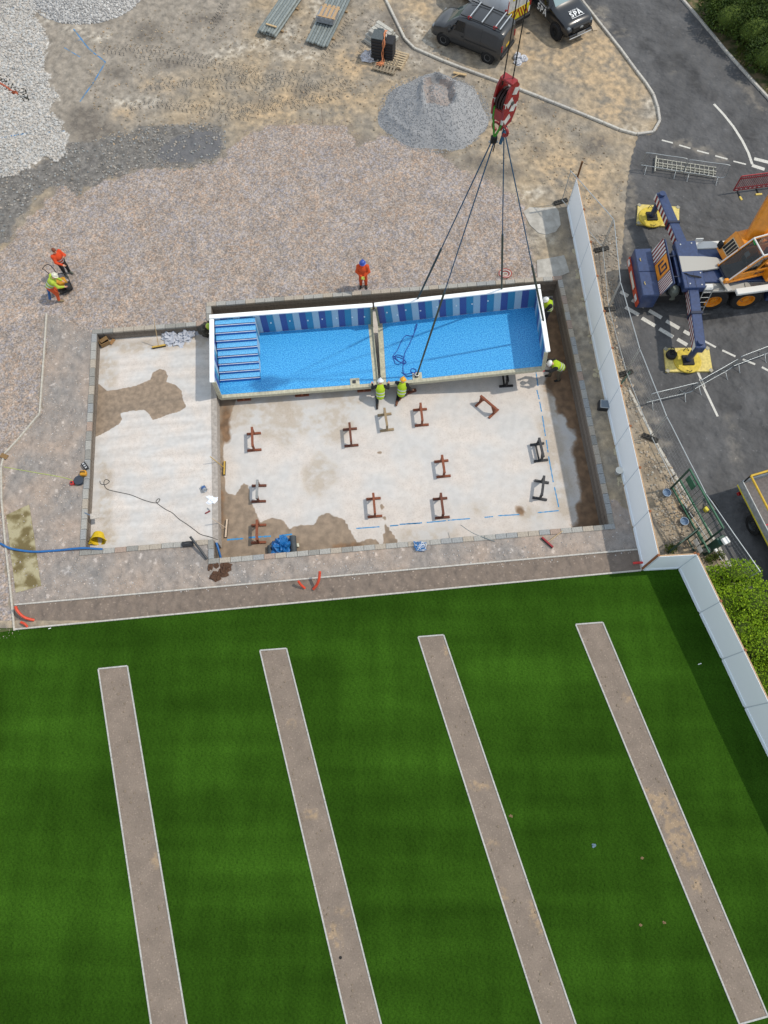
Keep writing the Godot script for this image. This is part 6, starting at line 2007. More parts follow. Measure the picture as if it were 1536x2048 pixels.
	part(MB.new().bar(Vector3(0.0, 1.1, 0), Vector3(0.0, 1.1, sg * W), 0.04, 0.36), "tail_board", mats.board_grey, t)
	part(MB.new().cyl(Vector3(1.9, 0.98, sg * 0.1), Vector3(1.7, 0.98, sg * W), 0.025, 0.025, 6), "lashing_bar", mat("bar_red", rgb(186, 60, 70), 0.6, 0, 0), t)
	for x in [0.75, 4.8]:
		wheel(t, Vector3(x + (0.9 if x < 1 else 0.0), 0.42, sg * 0.12), 0.42, 0.24, mat("truck_rim", rgb(70, 72, 74), 0.5, 0.5, 0), mats.car_tyre, -sg, 8)
		wheel(t, Vector3(x + (0.9 if x < 1 else 0.0), 0.42, sg * (W - 0.12)), 0.42, 0.24, mats.truck_rim, mats.car_tyre, sg, 8)
	part(MB.new().bev(Vector3(0.3, 0.6, sg * 0.05), Vector3(0.14, 0.1, 0.2), 0.02), "tail_light", lampred, t)

# ---------------------------------------------------------------- fences and barriers
func heras(a, b, h, label):
	# a, b on the ground
	var steel = mat("fence_steel", rgb(172, 178, 180), 0.4, 0.6, 0)
	var wire = mat("fence_wire", rgb(140, 146, 148), 0.5, 0.5, 0)
	var t = thing("mesh_fence_panel", label, "fence panel", Vector3.ZERO, 0, "mesh fence panels behind the hoarding")
	var d = (b - a).normalized()
	var a0 = a + d * 0.05 + Vector3(0, 0.12, 0)
	var b0 = b - d * 0.05 + Vector3(0, 0.12, 0)
	var a1 = a0 + Vector3(0, h, 0)
	var b1 = b0 + Vector3(0, h, 0)
	part(MB.new().tube(smooth([a0, a0.lerp(a1, 0.5), a1 - Vector3(0, 0.12, 0), a1 + d * 0.12, a1.lerp(b1, 0.5), b1 - d * 0.12, b1 - Vector3(0, 0.12, 0), b0.lerp(b1, 0.5), b0], 4), 0.02, 7), "frame", steel, t)
	part(MB.new().cyl(a0 + Vector3(0, 0.08, 0), b0 + Vector3(0, 0.08, 0), 0.018, 0.018, 6), "bottom_rail", steel, t)
	var mb = MB.new()
	var l = a0.distance_to(b0)
	var n = int(l / 0.11)
	for i in range(1, n):
		var p = a0 + d * l * i / n
		mb.tube([p + Vector3(0, 0.08, 0), p + Vector3(0, h - 0.02, 0)], 0.0022, 3)
	for k in 7:
		var y = Vector3(0, 0.08 + (h - 0.1) * (k + 1) / 8.0, 0)
		mb.tube([a0 + y, b0 + y], 0.0022, 3)
	var w = part(mb, "mesh_wire", wire, t)
	w.set_meta("kind", "stuff")
	return t

func fence_foot(at, yaw, label):
	var rub = mat("foot_rubber", rgb(66, 64, 60), 0.9, 0, 2.0)
	var t = thing("fence_foot", label, "fence foot", at, yaw, "rubber fence feet")
	part(MB.new().bev(Vector3(0, 0.06, 0), Vector3(0.7, 0.12, 0.22), 0.025), "block", rub, t)
	for k in 5:
		part(MB.new().box(Vector3(-0.26 + 0.13 * k, 0.122, 0), Vector3(0.07, 0.01, 0.12)), "socket", mat("foot_hole", rgb(24, 24, 24), 0.9, 0, 0), t)
	return t

func crowd_barrier(tl, tr, bl, br, label, group, h = 1.02):
	# corner pixels of the frame; bottom rail at 0.27 m
	var steel = mat("barrier_steel", rgb(164, 170, 172), 0.4, 0.65, 0)
	var a = gp(bl[0], bl[1], 0.27)
	var b = gp(br[0], br[1], 0.27)
	var t = thing("crowd_barrier", label, "barrier", Vector3.ZERO, 0, group)
	var d = (b - a).normalized()
	var up = Vector3(0, h - 0.27, 0)
	part(MB.new().tube(smooth([a, a + up * 0.8, a + up + d * 0.1, (a + b) * 0.5 + up, b + up - d * 0.1, b + up * 0.8, b, (a + b) * 0.5, a], 4), 0.018, 7), "frame", steel, t)
	var n = int(a.distance_to(b) / 0.13)
	for i in range(1, n):
		var p = a.lerp(b, float(i) / n)
		part(MB.new().cyl(p, p + up, 0.006, 0.006, 5, false), "bar", steel, t)
	var out = d.cross(Vector3.UP)
	for f in [0.14, 0.86]:
		var p = a.lerp(b, f)
		p.y = 0.022
		part(MB.new().tube([p + out * 0.32, p + out * 0.26 + Vector3(0, 0.02, 0), p + Vector3(0, 0.25, 0), p - out * 0.26 + Vector3(0, 0.02, 0), p - out * 0.32], 0.016, 6), "foot", steel, t)
	return t

func build_fences():
	var feet = [[1121, 405], [1203, 500], [1214.6, 620], [1250, 748], [1299.6, 877], [1372, 1024], [1473, 1172]]
	var nm = ["mesh fence panel across the end of the hoarding", "mesh fence panel leading from the hoarding end to the road", "mesh fence panel beside the crane's front box", "mesh fence panel opposite the yellow mat with the sling bag", "mesh fence panel leading up to the green gate", "mesh fence panel between green gate and hedge"]
	var H = 1.86
	for i in 6:
		var a = gp(feet[i][0], feet[i][1])
		var b = gp(feet[i + 1][0], feet[i + 1][1])
		heras(a, b, H, nm[i])
	var fl2 = ["rubber foot at the outer end of the hoarding", "rubber foot between hoarding and crane's far mat", "rubber foot level with the crane's front box", "rubber foot level with the near yellow mat", "rubber foot beside the broken kerb strip", "rubber foot under the green gate"]
	for i in 6:
		var p = gp(feet[i][0], feet[i][1])
		fence_foot(p + Vector3(0, 0.002, 0), [0.35, 0.25, 0.1, 0.3, -0.45, -0.9][i], fl2[i])
	# green post stump leaning at a foot, yellow topped
	# crowd barriers
	var g1 = "steel barriers round the white ladders"
	crowd_barrier([1291, 304], [1376, 315], [1282, 330], [1363.5, 342], "steel crowd barrier before the white ladders, next to the earth", g1)
	crowd_barrier([1381, 318], [1462, 327], [1367, 344], [1447.5, 355], "steel crowd barrier before the white ladders, next to the red barrier", g1)
	var g2 = "steel barriers closing the road"
	crowd_barrier([1304, 787], [1392, 766], [1292, 805], [1382.6, 783], "steel crowd barrier meeting the mesh fence", g2)
	crowd_barrier([1397, 761], [1473, 718], [1387.5, 779], [1461, 736.6], "steel crowd barrier behind the white road line", g2)
	crowd_barrier([1476, 716], [1545, 686], [1467, 732], [1540, 704], "steel crowd barrier beside the road's dashed line", g2)
	# red plastic barrier with yellow feet
	var a = gp(1467, 381, 0.16)
	var b = gp(1575, 367, 0.16)
	var red = mat("barrier_red", rgb(168, 56, 60), 0.55, 0, 0.6)
	var t = thing("plastic_barrier", "red plastic road barrier on black and yellow feet", "barrier")
	var d = (b - a).normalized()
	var up = Vector3(0, 0.88, 0)
	for q in [[a, b], [a + up, b + up], [a + up * 0.82, b + up * 0.82], [a + up * 0.14, b + up * 0.14]]:
		part(MB.new().bar(q[0], q[1], 0.05, 0.06, 0.01), "rail", red, t)
	part(MB.new().bar(a, a + up, 0.05, 0.06, 0.01), "end_post", red, t)
	part(MB.new().bar(b, b + up, 0.05, 0.06, 0.01), "end_post", red, t)
	for i in range(1, 26):
		var p = a.lerp(b, i / 26.0)
		part(MB.new().bar(p, p + up, 0.018, 0.022), "bar", red, t)
	var white = mat("reflect_white", rgb(214, 206, 200), 0.5, 0, 0)
	for i in 12:
		var p = a.lerp(b, (i + 0.5) / 12.0) + up * 0.07
		part(MB.new().bar(p - d * 0.03, p + d * 0.05, 0.056, 0.035), "reflector", white, t)
	var out = d.cross(Vector3.UP)
	if out.z < 0: out = -out
	for f in [0.1, 0.45, 0.9]:
		var p = a.lerp(b, f)
		p.y = 0.03
		part(MB.new().bar(p - out * 0.05, p + out * 0.3, 0.06, 0.05, 0.008), "foot", mat("foot_black", rgb(24, 24, 26), 0.8, 0, 0), t)
		part(MB.new().bar(p + out * 0.3 - d * (0.0 if f < 0.2 else 0.16), p + out * 0.32 + d * (0.03 if f < 0.2 else 0.16) + out * (0.2 if f < 0.2 else 0.0), 0.1, 0.06, 0.01), "foot_tip", mat("foot_yellow", rgb(206, 182, 92), 0.6, 0, 0), t)
	# green gate leaf of vertical bars between three rails
	var green = mat("gate_green", rgb(22, 92, 66), 0.5, 0.1, 0.5)
	var dgreen = mat("gate_dark", rgb(18, 66, 54), 0.5, 0.1, 0.5)
	var g0 = gp(1342, 977)
	var g3 = gp(1404, 1089)
	t = thing("green_gate", "green barred metal gate leaf standing over the broken kerb", "gate")
	var gd = (g3 - g0).normalized()
	var L = g0.distance_to(g3)
	for y in [0.12, 0.95, 1.98]:
		part(MB.new().bar(g0 + Vector3(0, y, 0), g3 + Vector3(0, y, 0), 0.06, 0.08, 0.008), "rail", green, t)
	for e in [g0, g3]:
		part(MB.new().bar(e, e + Vector3(0, 2.0, 0), 0.07, 0.07, 0.008, gd), "stile", dgreen, t)
	var n = int(L / 0.2)
	for i in range(1, n):
		var p = g0 + gd * L * i / n
		part(MB.new().cyl(p + Vector3(0, 0.12, 0), p + Vector3(0, 1.98, 0), 0.009, 0.009, 5), "bar", dgreen, t)
	var pp = g0 + gd * 0.42
	part(MB.new().bar(pp + Vector3(0, 1.35, 0), pp + Vector3(0, 1.75, 0), 0.05, 0.5, 0.008, gd), "lock_plate", green, t)
	part(MB.new().bar(pp + Vector3(0, 1.46, 0) + gd.cross(Vector3.UP) * -0.03, pp + Vector3(0, 1.56, 0) + gd.cross(Vector3.UP) * -0.03, 0.02, 0.16, 0.0, gd), "label_plate", mat("label_white", rgb(214, 214, 210), 0.5, 0, 0), t)
	# gate drive cabinet
	var c = gp(1412, 1103)
	t = thing("gate_cabinet", "dark green gate cabinet with white cap at the gate's end", "cabinet", c, atan2(-gd.z, gd.x) + 0.1)
	part(MB.new().bev(Vector3(0, 0.75, 0), Vector3(0.3, 1.5, 0.36), 0.02), "cabinet", dgreen, t)
	part(MB.new().bev(Vector3(0.1, 1.62, -0.02), Vector3(0.26, 0.14, 0.24), 0.02), "cap", mats.label_white, t)
	part(MB.new().cyl(Vector3(0.02, 0.6, 0.18), Vector3(0.02, 0.6, 0.26), 0.12, 0.1, 14), "motor_disc", mat("motor_grey", rgb(150, 148, 140), 0.6, 0.2, 0), t)
	part(MB.new().cyl(Vector3(-0.04, 0.3, 0.18), Vector3(-0.04, 0.3, 0.25), 0.1, 0.08, 14), "motor_disc", mats.motor_grey, t)
	part(MB.new().bev(Vector3(0.2, 0.95, 0.15), Vector3(0.12, 0.1, 0.1), 0.01), "sensor", mats.label_white, t)
	# short green mesh panel against the hoarding corner
	var s0 = gp(1337, 1105)
	var s1 = gp(1372, 1078)
	t = thing("green_fence_panel", "short green fence panel with notice plates by the hoarding corner", "fence panel")
	for e in [s0, s1]: part(MB.new().bar(e, e + Vector3(0, 1.3, 0), 0.08, 0.08, 0.01, gd), "post", dgreen, t)
	for y in [0.1, 0.7, 1.27]: part(MB.new().bar(s0 + Vector3(0, y, 0), s1 + Vector3(0, y, 0), 0.04, 0.06), "rail", dgreen, t)
	var sd = (s1 - s0).normalized()
	for i in range(1, 8):
		var p = s0.lerp(s1, i / 8.0)
		part(MB.new().cyl(p + Vector3(0, 0.1, 0), p + Vector3(0, 1.27, 0), 0.012, 0.012, 5), "bar", dgreen, t)
	var r0 = gp(1374, 1080)
	var r1 = gp(1396, 1122)
	t = thing("green_fence_panel", "low green return panel running to the hoarding corner", "fence panel")
	part(MB.new().bar(r0 + Vector3(0, 1.1, 0), r1 + Vector3(0, 1.1, 0), 0.06, 0.06, 0.006), "rail", green, t)
	part(MB.new().bar(r0 + Vector3(0, 0.1, 0), r1 + Vector3(0, 0.1, 0), 0.05, 0.05, 0.006), "rail", dgreen, t)
	for i in 7:
		var p = r0.lerp(r1, i / 6.0)
		part(MB.new().cyl(p, p + Vector3(0, 1.1, 0), 0.01, 0.01, 5), "bar", dgreen, t)
	for k in 2:
		var p = r0.lerp(r1, 0.35 + 0.32 * k) + Vector3(-0.03, 0.62, 0.0)
		part(MB.new().bar(p - Vector3(0, 0.16, 0), p + Vector3(0, 0.16, 0), 0.012, 0.26, 0.0, (r1 - r0).normalized()), "notice_plate", mats.label_white, t)
	# striped bollard base between the fence panels
	c = gp(1421, 1013)
	t = thing("bollard_base", "black striped barrier base with a yellow block beside the green gate", "barrier base", c, 0.5)
	part(MB.new().bev(Vector3(0, 0.05, 0), Vector3(0.5, 0.1, 0.42), 0.03), "base", mat("base_grey", rgb(120, 116, 112), 0.8, 0, 1.0), t)
	for k in 4: part(MB.new().box(Vector3(-0.18 + 0.12 * k, 0.103, 0), Vector3(0.05, 0.008, 0.4)), "stripe", mat("base_black", rgb(24, 24, 24), 0.8, 0, 0), t)
	part(MB.new().bev(Vector3(-0.3, 0.1, 0.02), Vector3(0.14, 0.2, 0.2), 0.02), "block", mat("block_yellow", rgb(204, 190, 44), 0.6, 0, 0), t)
	# green leaning prop and stump behind the hoarding
	var p0 = gp(1253, 748)
	tag(part(MB.new().bar(p0 + Vector3(0.1, 0.2, 0.0), p0 + Vector3(-0.32, 0.1, 0.55), 0.06, 0.06, 0.01), "prop", dgreen), "dark green prop leaning at a rubber fence foot", "prop")
	tag(part(MB.new().bar(gp(1340, 958) + Vector3(0, 0.05, 0), gp(1350, 951) + Vector3(0, 0.05, 0), 0.05, 0.05, 0.01), "short_bar", mat("bar_black", rgb(34, 32, 30), 0.7, 0, 0)), "short black bar on the soil near the green gate", "bar")

# ---------------------------------------------------------------- trestles in the pit
func trestle(label, a, b, m, top_m = null, h = 0.58, stretcher = false):
	# a, b: ground points of the two foot rails
	var mid = (a + b) * 0.5
	var d = (b - a).normalized()
	var half = a.distance_to(b) * 0.5
	var t = thing("trestle", label, "trestle", mid, atan2(d.x, d.z), "trestles set out on the deep floor")
	var w = 0.62
	for s in [-1, 1]:
		var z = s * half
		part(MB.new().bev(Vector3(0, 0.04, z), Vector3(w, 0.075, 0.1), 0.006), "foot_rail", m, t)
		part(MB.new().bar(Vector3(0, 0.075, z), Vector3(0, h - 0.09, z * 0.96), 0.09, 0.09, 0.005, Vector3.RIGHT), "upright", m, t)
		part(MB.new().bar(Vector3(0.0, 0.1, z), Vector3(0.0, h - 0.14, z - s * 0.17), 0.05, 0.06, 0.0, Vector3.RIGHT), "brace", m, t)
	part(MB.new().bev(Vector3(0, h - 0.045, 0), Vector3(0.1, 0.09, half * 2 + 0.12), 0.006), "top_beam", top_m if top_m != null else m, t)
	if stretcher: part(MB.new().bev(Vector3(-0.1, 0.12, 0), Vector3(0.07, 0.08, half * 2), 0.005), "stretcher", m, t)
	return t

func build_trestles():
	var rust = mat("trestle_rust", rgb(138, 78, 52), 0.8, 0, 2.0)
	var brown = mat("trestle_brown", rgb(110, 64, 46), 0.8, 0, 2.0)
	var pale = mat("trestle_pale", rgb(158, 138, 108), 0.85, 0, 2.0)
	var dark = mat("trestle_dark", rgb(58, 59, 62), 0.7, 0, 2.0)
	var black = mat("trestle_black", rgb(30, 30, 32), 0.7, 0, 2.0)
	var grey = mat("trestle_grey", rgb(150, 152, 152), 0.7, 0, 1.0)
	var P = func(x, y): return gp(x, y, DEEP)
	for q in [["rust brown trestle on the damp patch by the pool steps", 508, 868, 509, 901, rust, null, false], ["brown trestle between the damp patch and kneeling workers", 700, 859, 703, 892, brown, null, false], ["pale timber trestle just behind the kneeling workers", 769, 830, 774, 861, pale, null, false], ["rust red trestle beside the pale timber trestle", 840, 820, 843.5, 851, rust, null, false], ["charcoal trestle with stretcher inside the blue corner dashes", 1074, 889, 1081.5, 922, dark, null, true], ["charcoal trestle without stretcher by the blue corner dashes", 1083, 964, 1079, 998, dark, null, false], ["rust brown trestle alone in the middle of the pale floor", 882.5, 923, 887, 953.5, rust, null, false], ["long rust brown trestle standing on the blue dashes", 880, 998, 884.7, 1035.6, brown, null, false], ["orange brown trestle next to two small round damp spots", 747, 998, 750, 1033.5, rust, null, false], ["trestle with pale grey top beam beside the wet stain", 518.6, 972, 517.6, 1003.5, brown, grey, false], ["orange brown trestle on the wet stain over blue dashes", 518, 1051, 517.6, 1085.6, rust, null, false], ["black trestle half under the hanging pool section", 1008, 745, 1012, 773, black, null, true]]:
		trestle(q[0], P.call(q[1], q[2]), P.call(q[3], q[4]), q[5], q[6], 0.58, q[7])
	trestle("rust brown trestle turned askew on the pale floor", P.call(960, 805), P.call(987, 828), rust)
	# bearers under the standing pool section
	for q in [[-0.6, "trestle under the joint edge of the standing pool section"], [-3.4, "trestle under the middle of the standing pool section"], [-6.0, "trestle under the steps of the standing pool section"]]:
		var x = Vector3(6.94, 0, -0.6).normalized()
		var z = x.cross(Vector3.UP)
		var o = Vector3(-7.23, DEEP, -16.06) + x * (6.97 + q[0])
		trestle(q[1], o - z * 1.05, o - z * 0.12, rust, null, DEEP * -1.0 - 0.57 - 0.10)
	# loose timber beside the worker in the yellow helmet
	var a = gp(812, 788, DEEP)
	var b = gp(832, 781, DEEP)
	tag(part(MB.new().bar(a + Vector3(0, 0.06, 0), b + Vector3(0, 0.06, 0), 0.14, 0.1, 0.006), "timber_block", brown), "brown timber block by the worker in the yellow helmet", "timber")
	a = gp(794, 795, DEEP)
	b = gp(802, 799, DEEP)
	tag(part(MB.new().bar(a + Vector3(0, 0.05, 0), b + Vector3(0, 0.05, 0), 0.16, 0.09, 0.006), "timber_block", rust), "short rust brown timber under the kneeling worker's boot", "timber")

# ---------------------------------------------------------------- stored material
func mound(called, label, category, centre, rx, rz, h, col0, col1, shape, seed, rocks, rock_size, crown = null):
	var f = FastNoiseLite.new()
	f.seed = seed
	f.frequency = 1.1
	f.fractal_octaves = 4
	var t = thing(called, label, category, centre)
	var mb = MB.new()
	var kr = 34
	var ka = 72
	var H = func(x, z):
		var q = Vector2(x / rx, z / rz)
		var a = q.angle()
		var edge = 1.0 + 0.05 * sin(a * 3.0 + seed) + 0.035 * sin(a * 7.0)
		var r = q.length() / edge
		return maxf(0.0, shape.call(r, a) * h + f.get_noise_2d(x, z) * 0.09 * h * clampf(1.2 - r, 0, 1) * 1.0) - 0.03
	var pts = []
	for i in kr + 1:
		var row = []
		for j in ka:
			var r = 1.1 * i / kr
			var a = TAU * j / ka
			var x = cos(a) * r * rx
			var z = sin(a) * r * rz
			row.append(Vector3(x, H.call(x, z), z))
		pts.append(row)
	var N = func(p):
		var e = 0.06
		return Vector3(H.call(p.x - e, p.z) - H.call(p.x + e, p.z), 2 * e, H.call(p.x, p.z - e) - H.call(p.x, p.z + e)).normalized()
	var ns = []
	for row in pts:
		var r2 = []
		for p in row: r2.append(N.call(p))
		ns.append(r2)
	var cr = MB.new()
	for i in kr:
		for j in ka:
			var k = (j + 1) % ka
			(cr if crown != null and crown.call(pts[i][j].x / rx, pts[i][j].z / rz) else mb).quadn(pts[i][j], pts[i][k], pts[i + 1][k], pts[i + 1][j], ns[i][j], ns[i][k], ns[i + 1][k], ns[i + 1][j])
	part(mb, "heap_body", tiled("heap_" + called + str(seed), tile(col0, col1, 0.12, seed, 512, 0.1, Color(col1.r * 1.2, col1.g * 1.2, col1.b * 1.2), 1.0), 2.6, 0.95, 1.2), t)
	if crown != null: part(cr, "dug_crown", tiled("heap_crown", tile(rgb(140, 130, 125), rgb(160, 151, 146), 0.05, 303, 256, 0.05, Color(0.7, 0.66, 0.62), 1.0), 2.0, 0.95, 1.5), t)
	var r = RandomNumberGenerator.new()
	r.seed = seed
	var xf = []
	var cols = []
	for i in rocks:
		var a = r.randf() * TAU
		var d = sqrt(r.randf()) * 1.04
		var x = cos(a) * d * rx
		var z = sin(a) * d * rz
		var s = rock_size * r.randf_range(0.4, 1.3)
		xf.append(Transform3D(Basis.from_euler(Vector3(r.randf() * TAU, r.randf() * TAU, 0)).scaled(Vector3.ONE * s), Vector3(x, maxf(H.call(x, z), 0.0) + s * 0.2, z)))
		var c = col0.lerp(col1, r.randf()).srgb_to_linear()
		cols.append(c * r.randf_range(0.75, 1.25))
	var mm = MultiMesh.new()
	mm.transform_format = MultiMesh.TRANSFORM_3D
	mm.use_colors = true
	mm.mesh = rock_mesh(seed)
	mm.instance_count = xf.size()
	for i in xf.size():
		mm.set_instance_transform(i, xf[i])
		mm.set_instance_color(i, cols[i])
	var o = MultiMeshInstance3D.new()
	o.multimesh = mm
	o.material_override = tint_mat()
	o.name = "loose_stone"
	o.set_meta("kind", "stuff")
	t.add_child(o, true)

func pallet(t, at, yaw, m):
	var bs = Basis(Vector3.UP, yaw)
	for k in 7: part(MB.new().bev(at + bs * Vector3(-0.51 + k * 0.17, 0.135, 0), Vector3(0.1, 0.022, 1.0), 0.003, bs), "deck_board", m, t)
	for k in 3:
		part(MB.new().bev(at + bs * Vector3(0, 0.113, -0.45 + k * 0.45), Vector3(1.2, 0.02, 0.1), 0.003, bs), "bearer", m, t)
		part(MB.new().bev(at + bs * Vector3(0, 0.012, -0.45 + k * 0.45), Vector3(1.2, 0.02, 0.1), 0.003, bs), "bearer", m, t)
		for j in 3: part(MB.new().bev(at + bs * Vector3(-0.53 + j * 0.53, 0.062, -0.45 + k * 0.45), Vector3(0.12, 0.08, 0.1), 0.003, bs), "block", m, t)

func crumpled(at, size, seed, k = 9, lump = 0.4):
	# a crumpled bag or sheet as a faceted lump
	var r = RandomNumberGenerator.new()
	r.seed = seed
	var f = FastNoiseLite.new()
	f.seed = seed
	f.frequency = 0.9
	var mb = MB.new()
	var pts = []
	for i in k + 1:
		var row = []
		for j in 2 * k:
			var a = PI * 0.5 * i / k
			var b = TAU * j / (2.0 * k)
			var d = Vector3(sin(a) * cos(b), cos(a), sin(a) * sin(b))
			var q = 1.0 + lump * f.get_noise_3d(d.x * 2.2, d.y * 2.2, d.z * 2.2) * 2.0 + r.randf_range(-0.05, 0.05)
			row.append(at + d * size * q)
		pts.append(row)
	for i in k:
		for j in 2 * k:
			var n = (j + 1) % (2 * k)
			mb.tri(pts[i][j], pts[i][n], pts[i + 1][n])
			mb.tri(pts[i][j], pts[i + 1][n], pts[i + 1][j])
	return mb

func pole_bundle(label, corner, along, across, cols, rows_n, r, length, extra):
	var pole = mat("pole_grey", rgb(150, 158, 156), 0.5, 0.3, 0.6)
	var pole2 = mat("pole_grey_b", rgb(134, 143, 142), 0.5, 0.3, 0.6)
	var t = thing("post_bundle", label, "posts", Vector3.ZERO, 0, "bundles of grey posts on the earth")
	for j in rows_n:
		for i in cols:
			var o = corner + across * (i + (0.0 if j == 0 else 0.5) + 0.5) * r * 2.1 + Vector3(0, 0.09 + r + j * r * 1.75, 0)
			if j == 1 and (i == cols - 1 or not extra): continue
			var sh = rng.randf_range(-0.06, 0.06)
			part(MB.new().bar(o + along * sh, o + along * (length + sh), r * 1.9, r * 1.7, r * 0.45), "post", pole if (i + j) % 2 == 0 else pole2, t)
	for f in [0.14, 0.5]:
		var p = corner + along * length * f
		part(MB.new().bar(p - across * 0.1 + Vector3(0, 0.045, 0), p + across * (cols * r * 2.1 + 0.1) + Vector3(0, 0.045, 0), 0.09, 0.08, 0.004), "bearer", mat("bearer_wood", rgb(176, 148, 112), 0.85, 0, 2.0), t)
	return t

func build_materials_on_site():
	# gravel heap: cone with a bite taken out of its crown
	var c = gp(868, 226)
	mound("gravel_heap", "big grey gravel heap with a dug-out brown crown", "gravel heap", c, 2.75, 2.6, 1.9, rgb(132, 133, 135), rgb(160, 161, 162), func(r, a):
		var x = r * cos(a)
		var z = r * sin(a)
		var s = pow(clampf(1.0 - r, 0.0, 1.0), 0.95)
		# slope dug away from the near side, leaving a sharp spur and a lip
		var dug = clampf(1.0 - absf(x - 0.06) / 0.30, 0.0, 1.0) * clampf((0.34 - z) / 0.2, 0.0, 1.0) * clampf((z + 0.62) / 0.2, 0.0, 1.0)
		s -= 0.26 * smoothstep(0.0, 0.35, dug)
		s += 0.10 * exp(-pow((x + 0.24) / 0.05, 2.0) - pow((z + 0.12) / 0.34, 2.0))
		s += 0.06 * exp(-pow((x - 0.38) / 0.05, 2.0) - pow((z + 0.1) / 0.25, 2.0))
		s += 0.09 * exp(-pow((z + 0.6) / 0.07, 2.0) - pow((x - 0.05) / 0.2, 2.0))
		s += 0.03 * exp(-pow((r - 0.8) / 0.04, 2.0)) * clampf(-x * 2.0, 0.0, 1.0)
		return maxf(0.0, s), 301, 6000, 0.026, func(x, z): return absf(x - 0.06) < 0.27 - 0.25 * clampf(z, 0.0, 1.0) and z < 0.28 and z > -0.58)
	# stone heap running out of the picture
	c = gp(172, -12)
	mound("stone_heap", "pale crushed stone heap at the edge of the earth", "stone heap", c, 3.0, 2.3, 0.9, rgb(150, 148, 146), rgb(196, 195, 192), func(r, a):
		return pow(clampf(1.0 - r, 0.0, 1.0), 0.7), 311, 5200, 0.055)
	# shovel left on the gravel heap
	var sh = thing("rake", "wooden rake lying at the back of the gravel heap", "rake", gp(917, 152) + Vector3(0, 0.05, 0))
	var wood = mat("tool_wood", rgb(206, 178, 134), 0.8, 0, 2.0)
	part(MB.new().bar(Vector3(-0.36, 0.1, 0.3), Vector3(0.1, 0.08, -0.02), 0.03, 0.03, 0.005), "handle", wood, sh)
	part(MB.new().bar(Vector3(-0.28, 0.06, -0.12), Vector3(0.4, 0.06, 0.06), 0.14, 0.05, 0.01), "head", wood, sh)
	# bundles of grey posts with a pallet on one
	var a = gp(515, 70)
	var d = (gp(584, -30) - a).normalized()
	var ac = (gp(552, 74) - a).normalized()
	ac = (ac - d * ac.dot(d)).normalized()
	pole_bundle("bundle of grey posts with timber battens across", a, d, ac, 7, 2, 0.075, 5.2, true)
	var t = thing("batten", "pale timber batten lying across the grey posts", "batten", a + d * 0.45 + ac * 0.62 + Vector3(0, 0.42, 0))
	part(MB.new().bar(-ac * 0.26, ac * 0.36, 0.09, 0.05, 0.004), "board", wood, t)
	a = gp(611, 90)
	d = (gp(662, -12) - a).normalized()
	ac = (gp(652, 97) - a).normalized()
	ac = (ac - d * ac.dot(d)).normalized()
	pole_bundle("bundle of grey posts carrying a wrapped pallet", a, d, ac, 8, 1, 0.075, 6.0, false)
	var pl = thing("wrapped_pallet", "small pallet with grey wrapped goods on the posts", "pallet", a + d * 1.9 + ac * 0.6 + Vector3(0, 0.24, 0), atan2(-ac.z, ac.x))
	var pw = mat("pallet_wood", rgb(190, 160, 122), 0.85, 0, 2.0)
	part(MB.new().bev(Vector3(0, 0.2, 0.0), Vector3(0.98, 0.36, 0.9), 0.05), "wrapped_load", mat("wrap_grey", rgb(150, 154, 158), 0.4, 0, 0.8), pl)
	for k in 4: part(MB.new().bev(Vector3(-0.26 + k * 0.24, 0.4, -0.06), Vector3(0.16, 0.03, 1.0), 0.004), "top_board", pw, pl)
	for z in [-0.4, 0.36]: part(MB.new().bev(Vector3(0.08, 0.376, z), Vector3(1.0, 0.02, 0.1), 0.004), "cross_board", pw, pl)
	# pallets with black crates, grey stone kerbs and cable
	var p0 = gp(772, 134)
	t = thing("pallet", "weathered wooden pallet before the black crate stack", "pallet", p0, -0.35)
	pallet(t, Vector3.ZERO, 0.0, mat("pallet_grey", rgb(150, 138, 118), 0.85, 0, 2.0))
	var t2 = thing("pallet", "upturned pallet leaning behind the weathered one", "pallet", p0 + Vector3(0.55, 0, -0.45), 1.2)
	pallet(t2, Vector3.ZERO, 0.0, mat("pallet_pale", rgb(196, 176, 144), 0.85, 0, 2.0))
	var bc = gp(762, 118)
	t = thing("crate_stack", "tall stack of black plastic crates strapped with orange cable", "crates", bc + Vector3(0.05, 0, -0.1), -0.25)
	var blk = mat("crate_black", rgb(34, 34, 38), 0.6, 0, 1.0)
	for k in 7:
		part(MB.new().bev(Vector3(-0.18, 0.1 + k * 0.17, 0.02), Vector3(0.62, 0.15, 0.72), 0.02), "crate", blk, t)
		part(MB.new().bev(Vector3(0.42, 0.1 + k * 0.15, -0.05), Vector3(0.46, 0.135, 0.66), 0.02), "crate", blk, t)
	part(MB.new().bev(Vector3(-0.18, 1.25, 0.02), Vector3(0.6, 0.05, 0.7), 0.01), "lid", mat("crate_lid", rgb(84, 92, 94), 0.6, 0, 1.0), t)
	part(MB.new().bev(Vector3(-0.2, 0.95, -0.5), Vector3(0.34, 0.5, 0.12), 0.02), "end_board", mats.crate_lid, t)
	var cab = mat("cable_orange", rgb(206, 132, 88), 0.7, 0, 0)
	var cd = thing("orange_cable", "orange cable tangled over the black crates and pallet", "cable", bc + Vector3(0.05, 0, -0.1), -0.25)
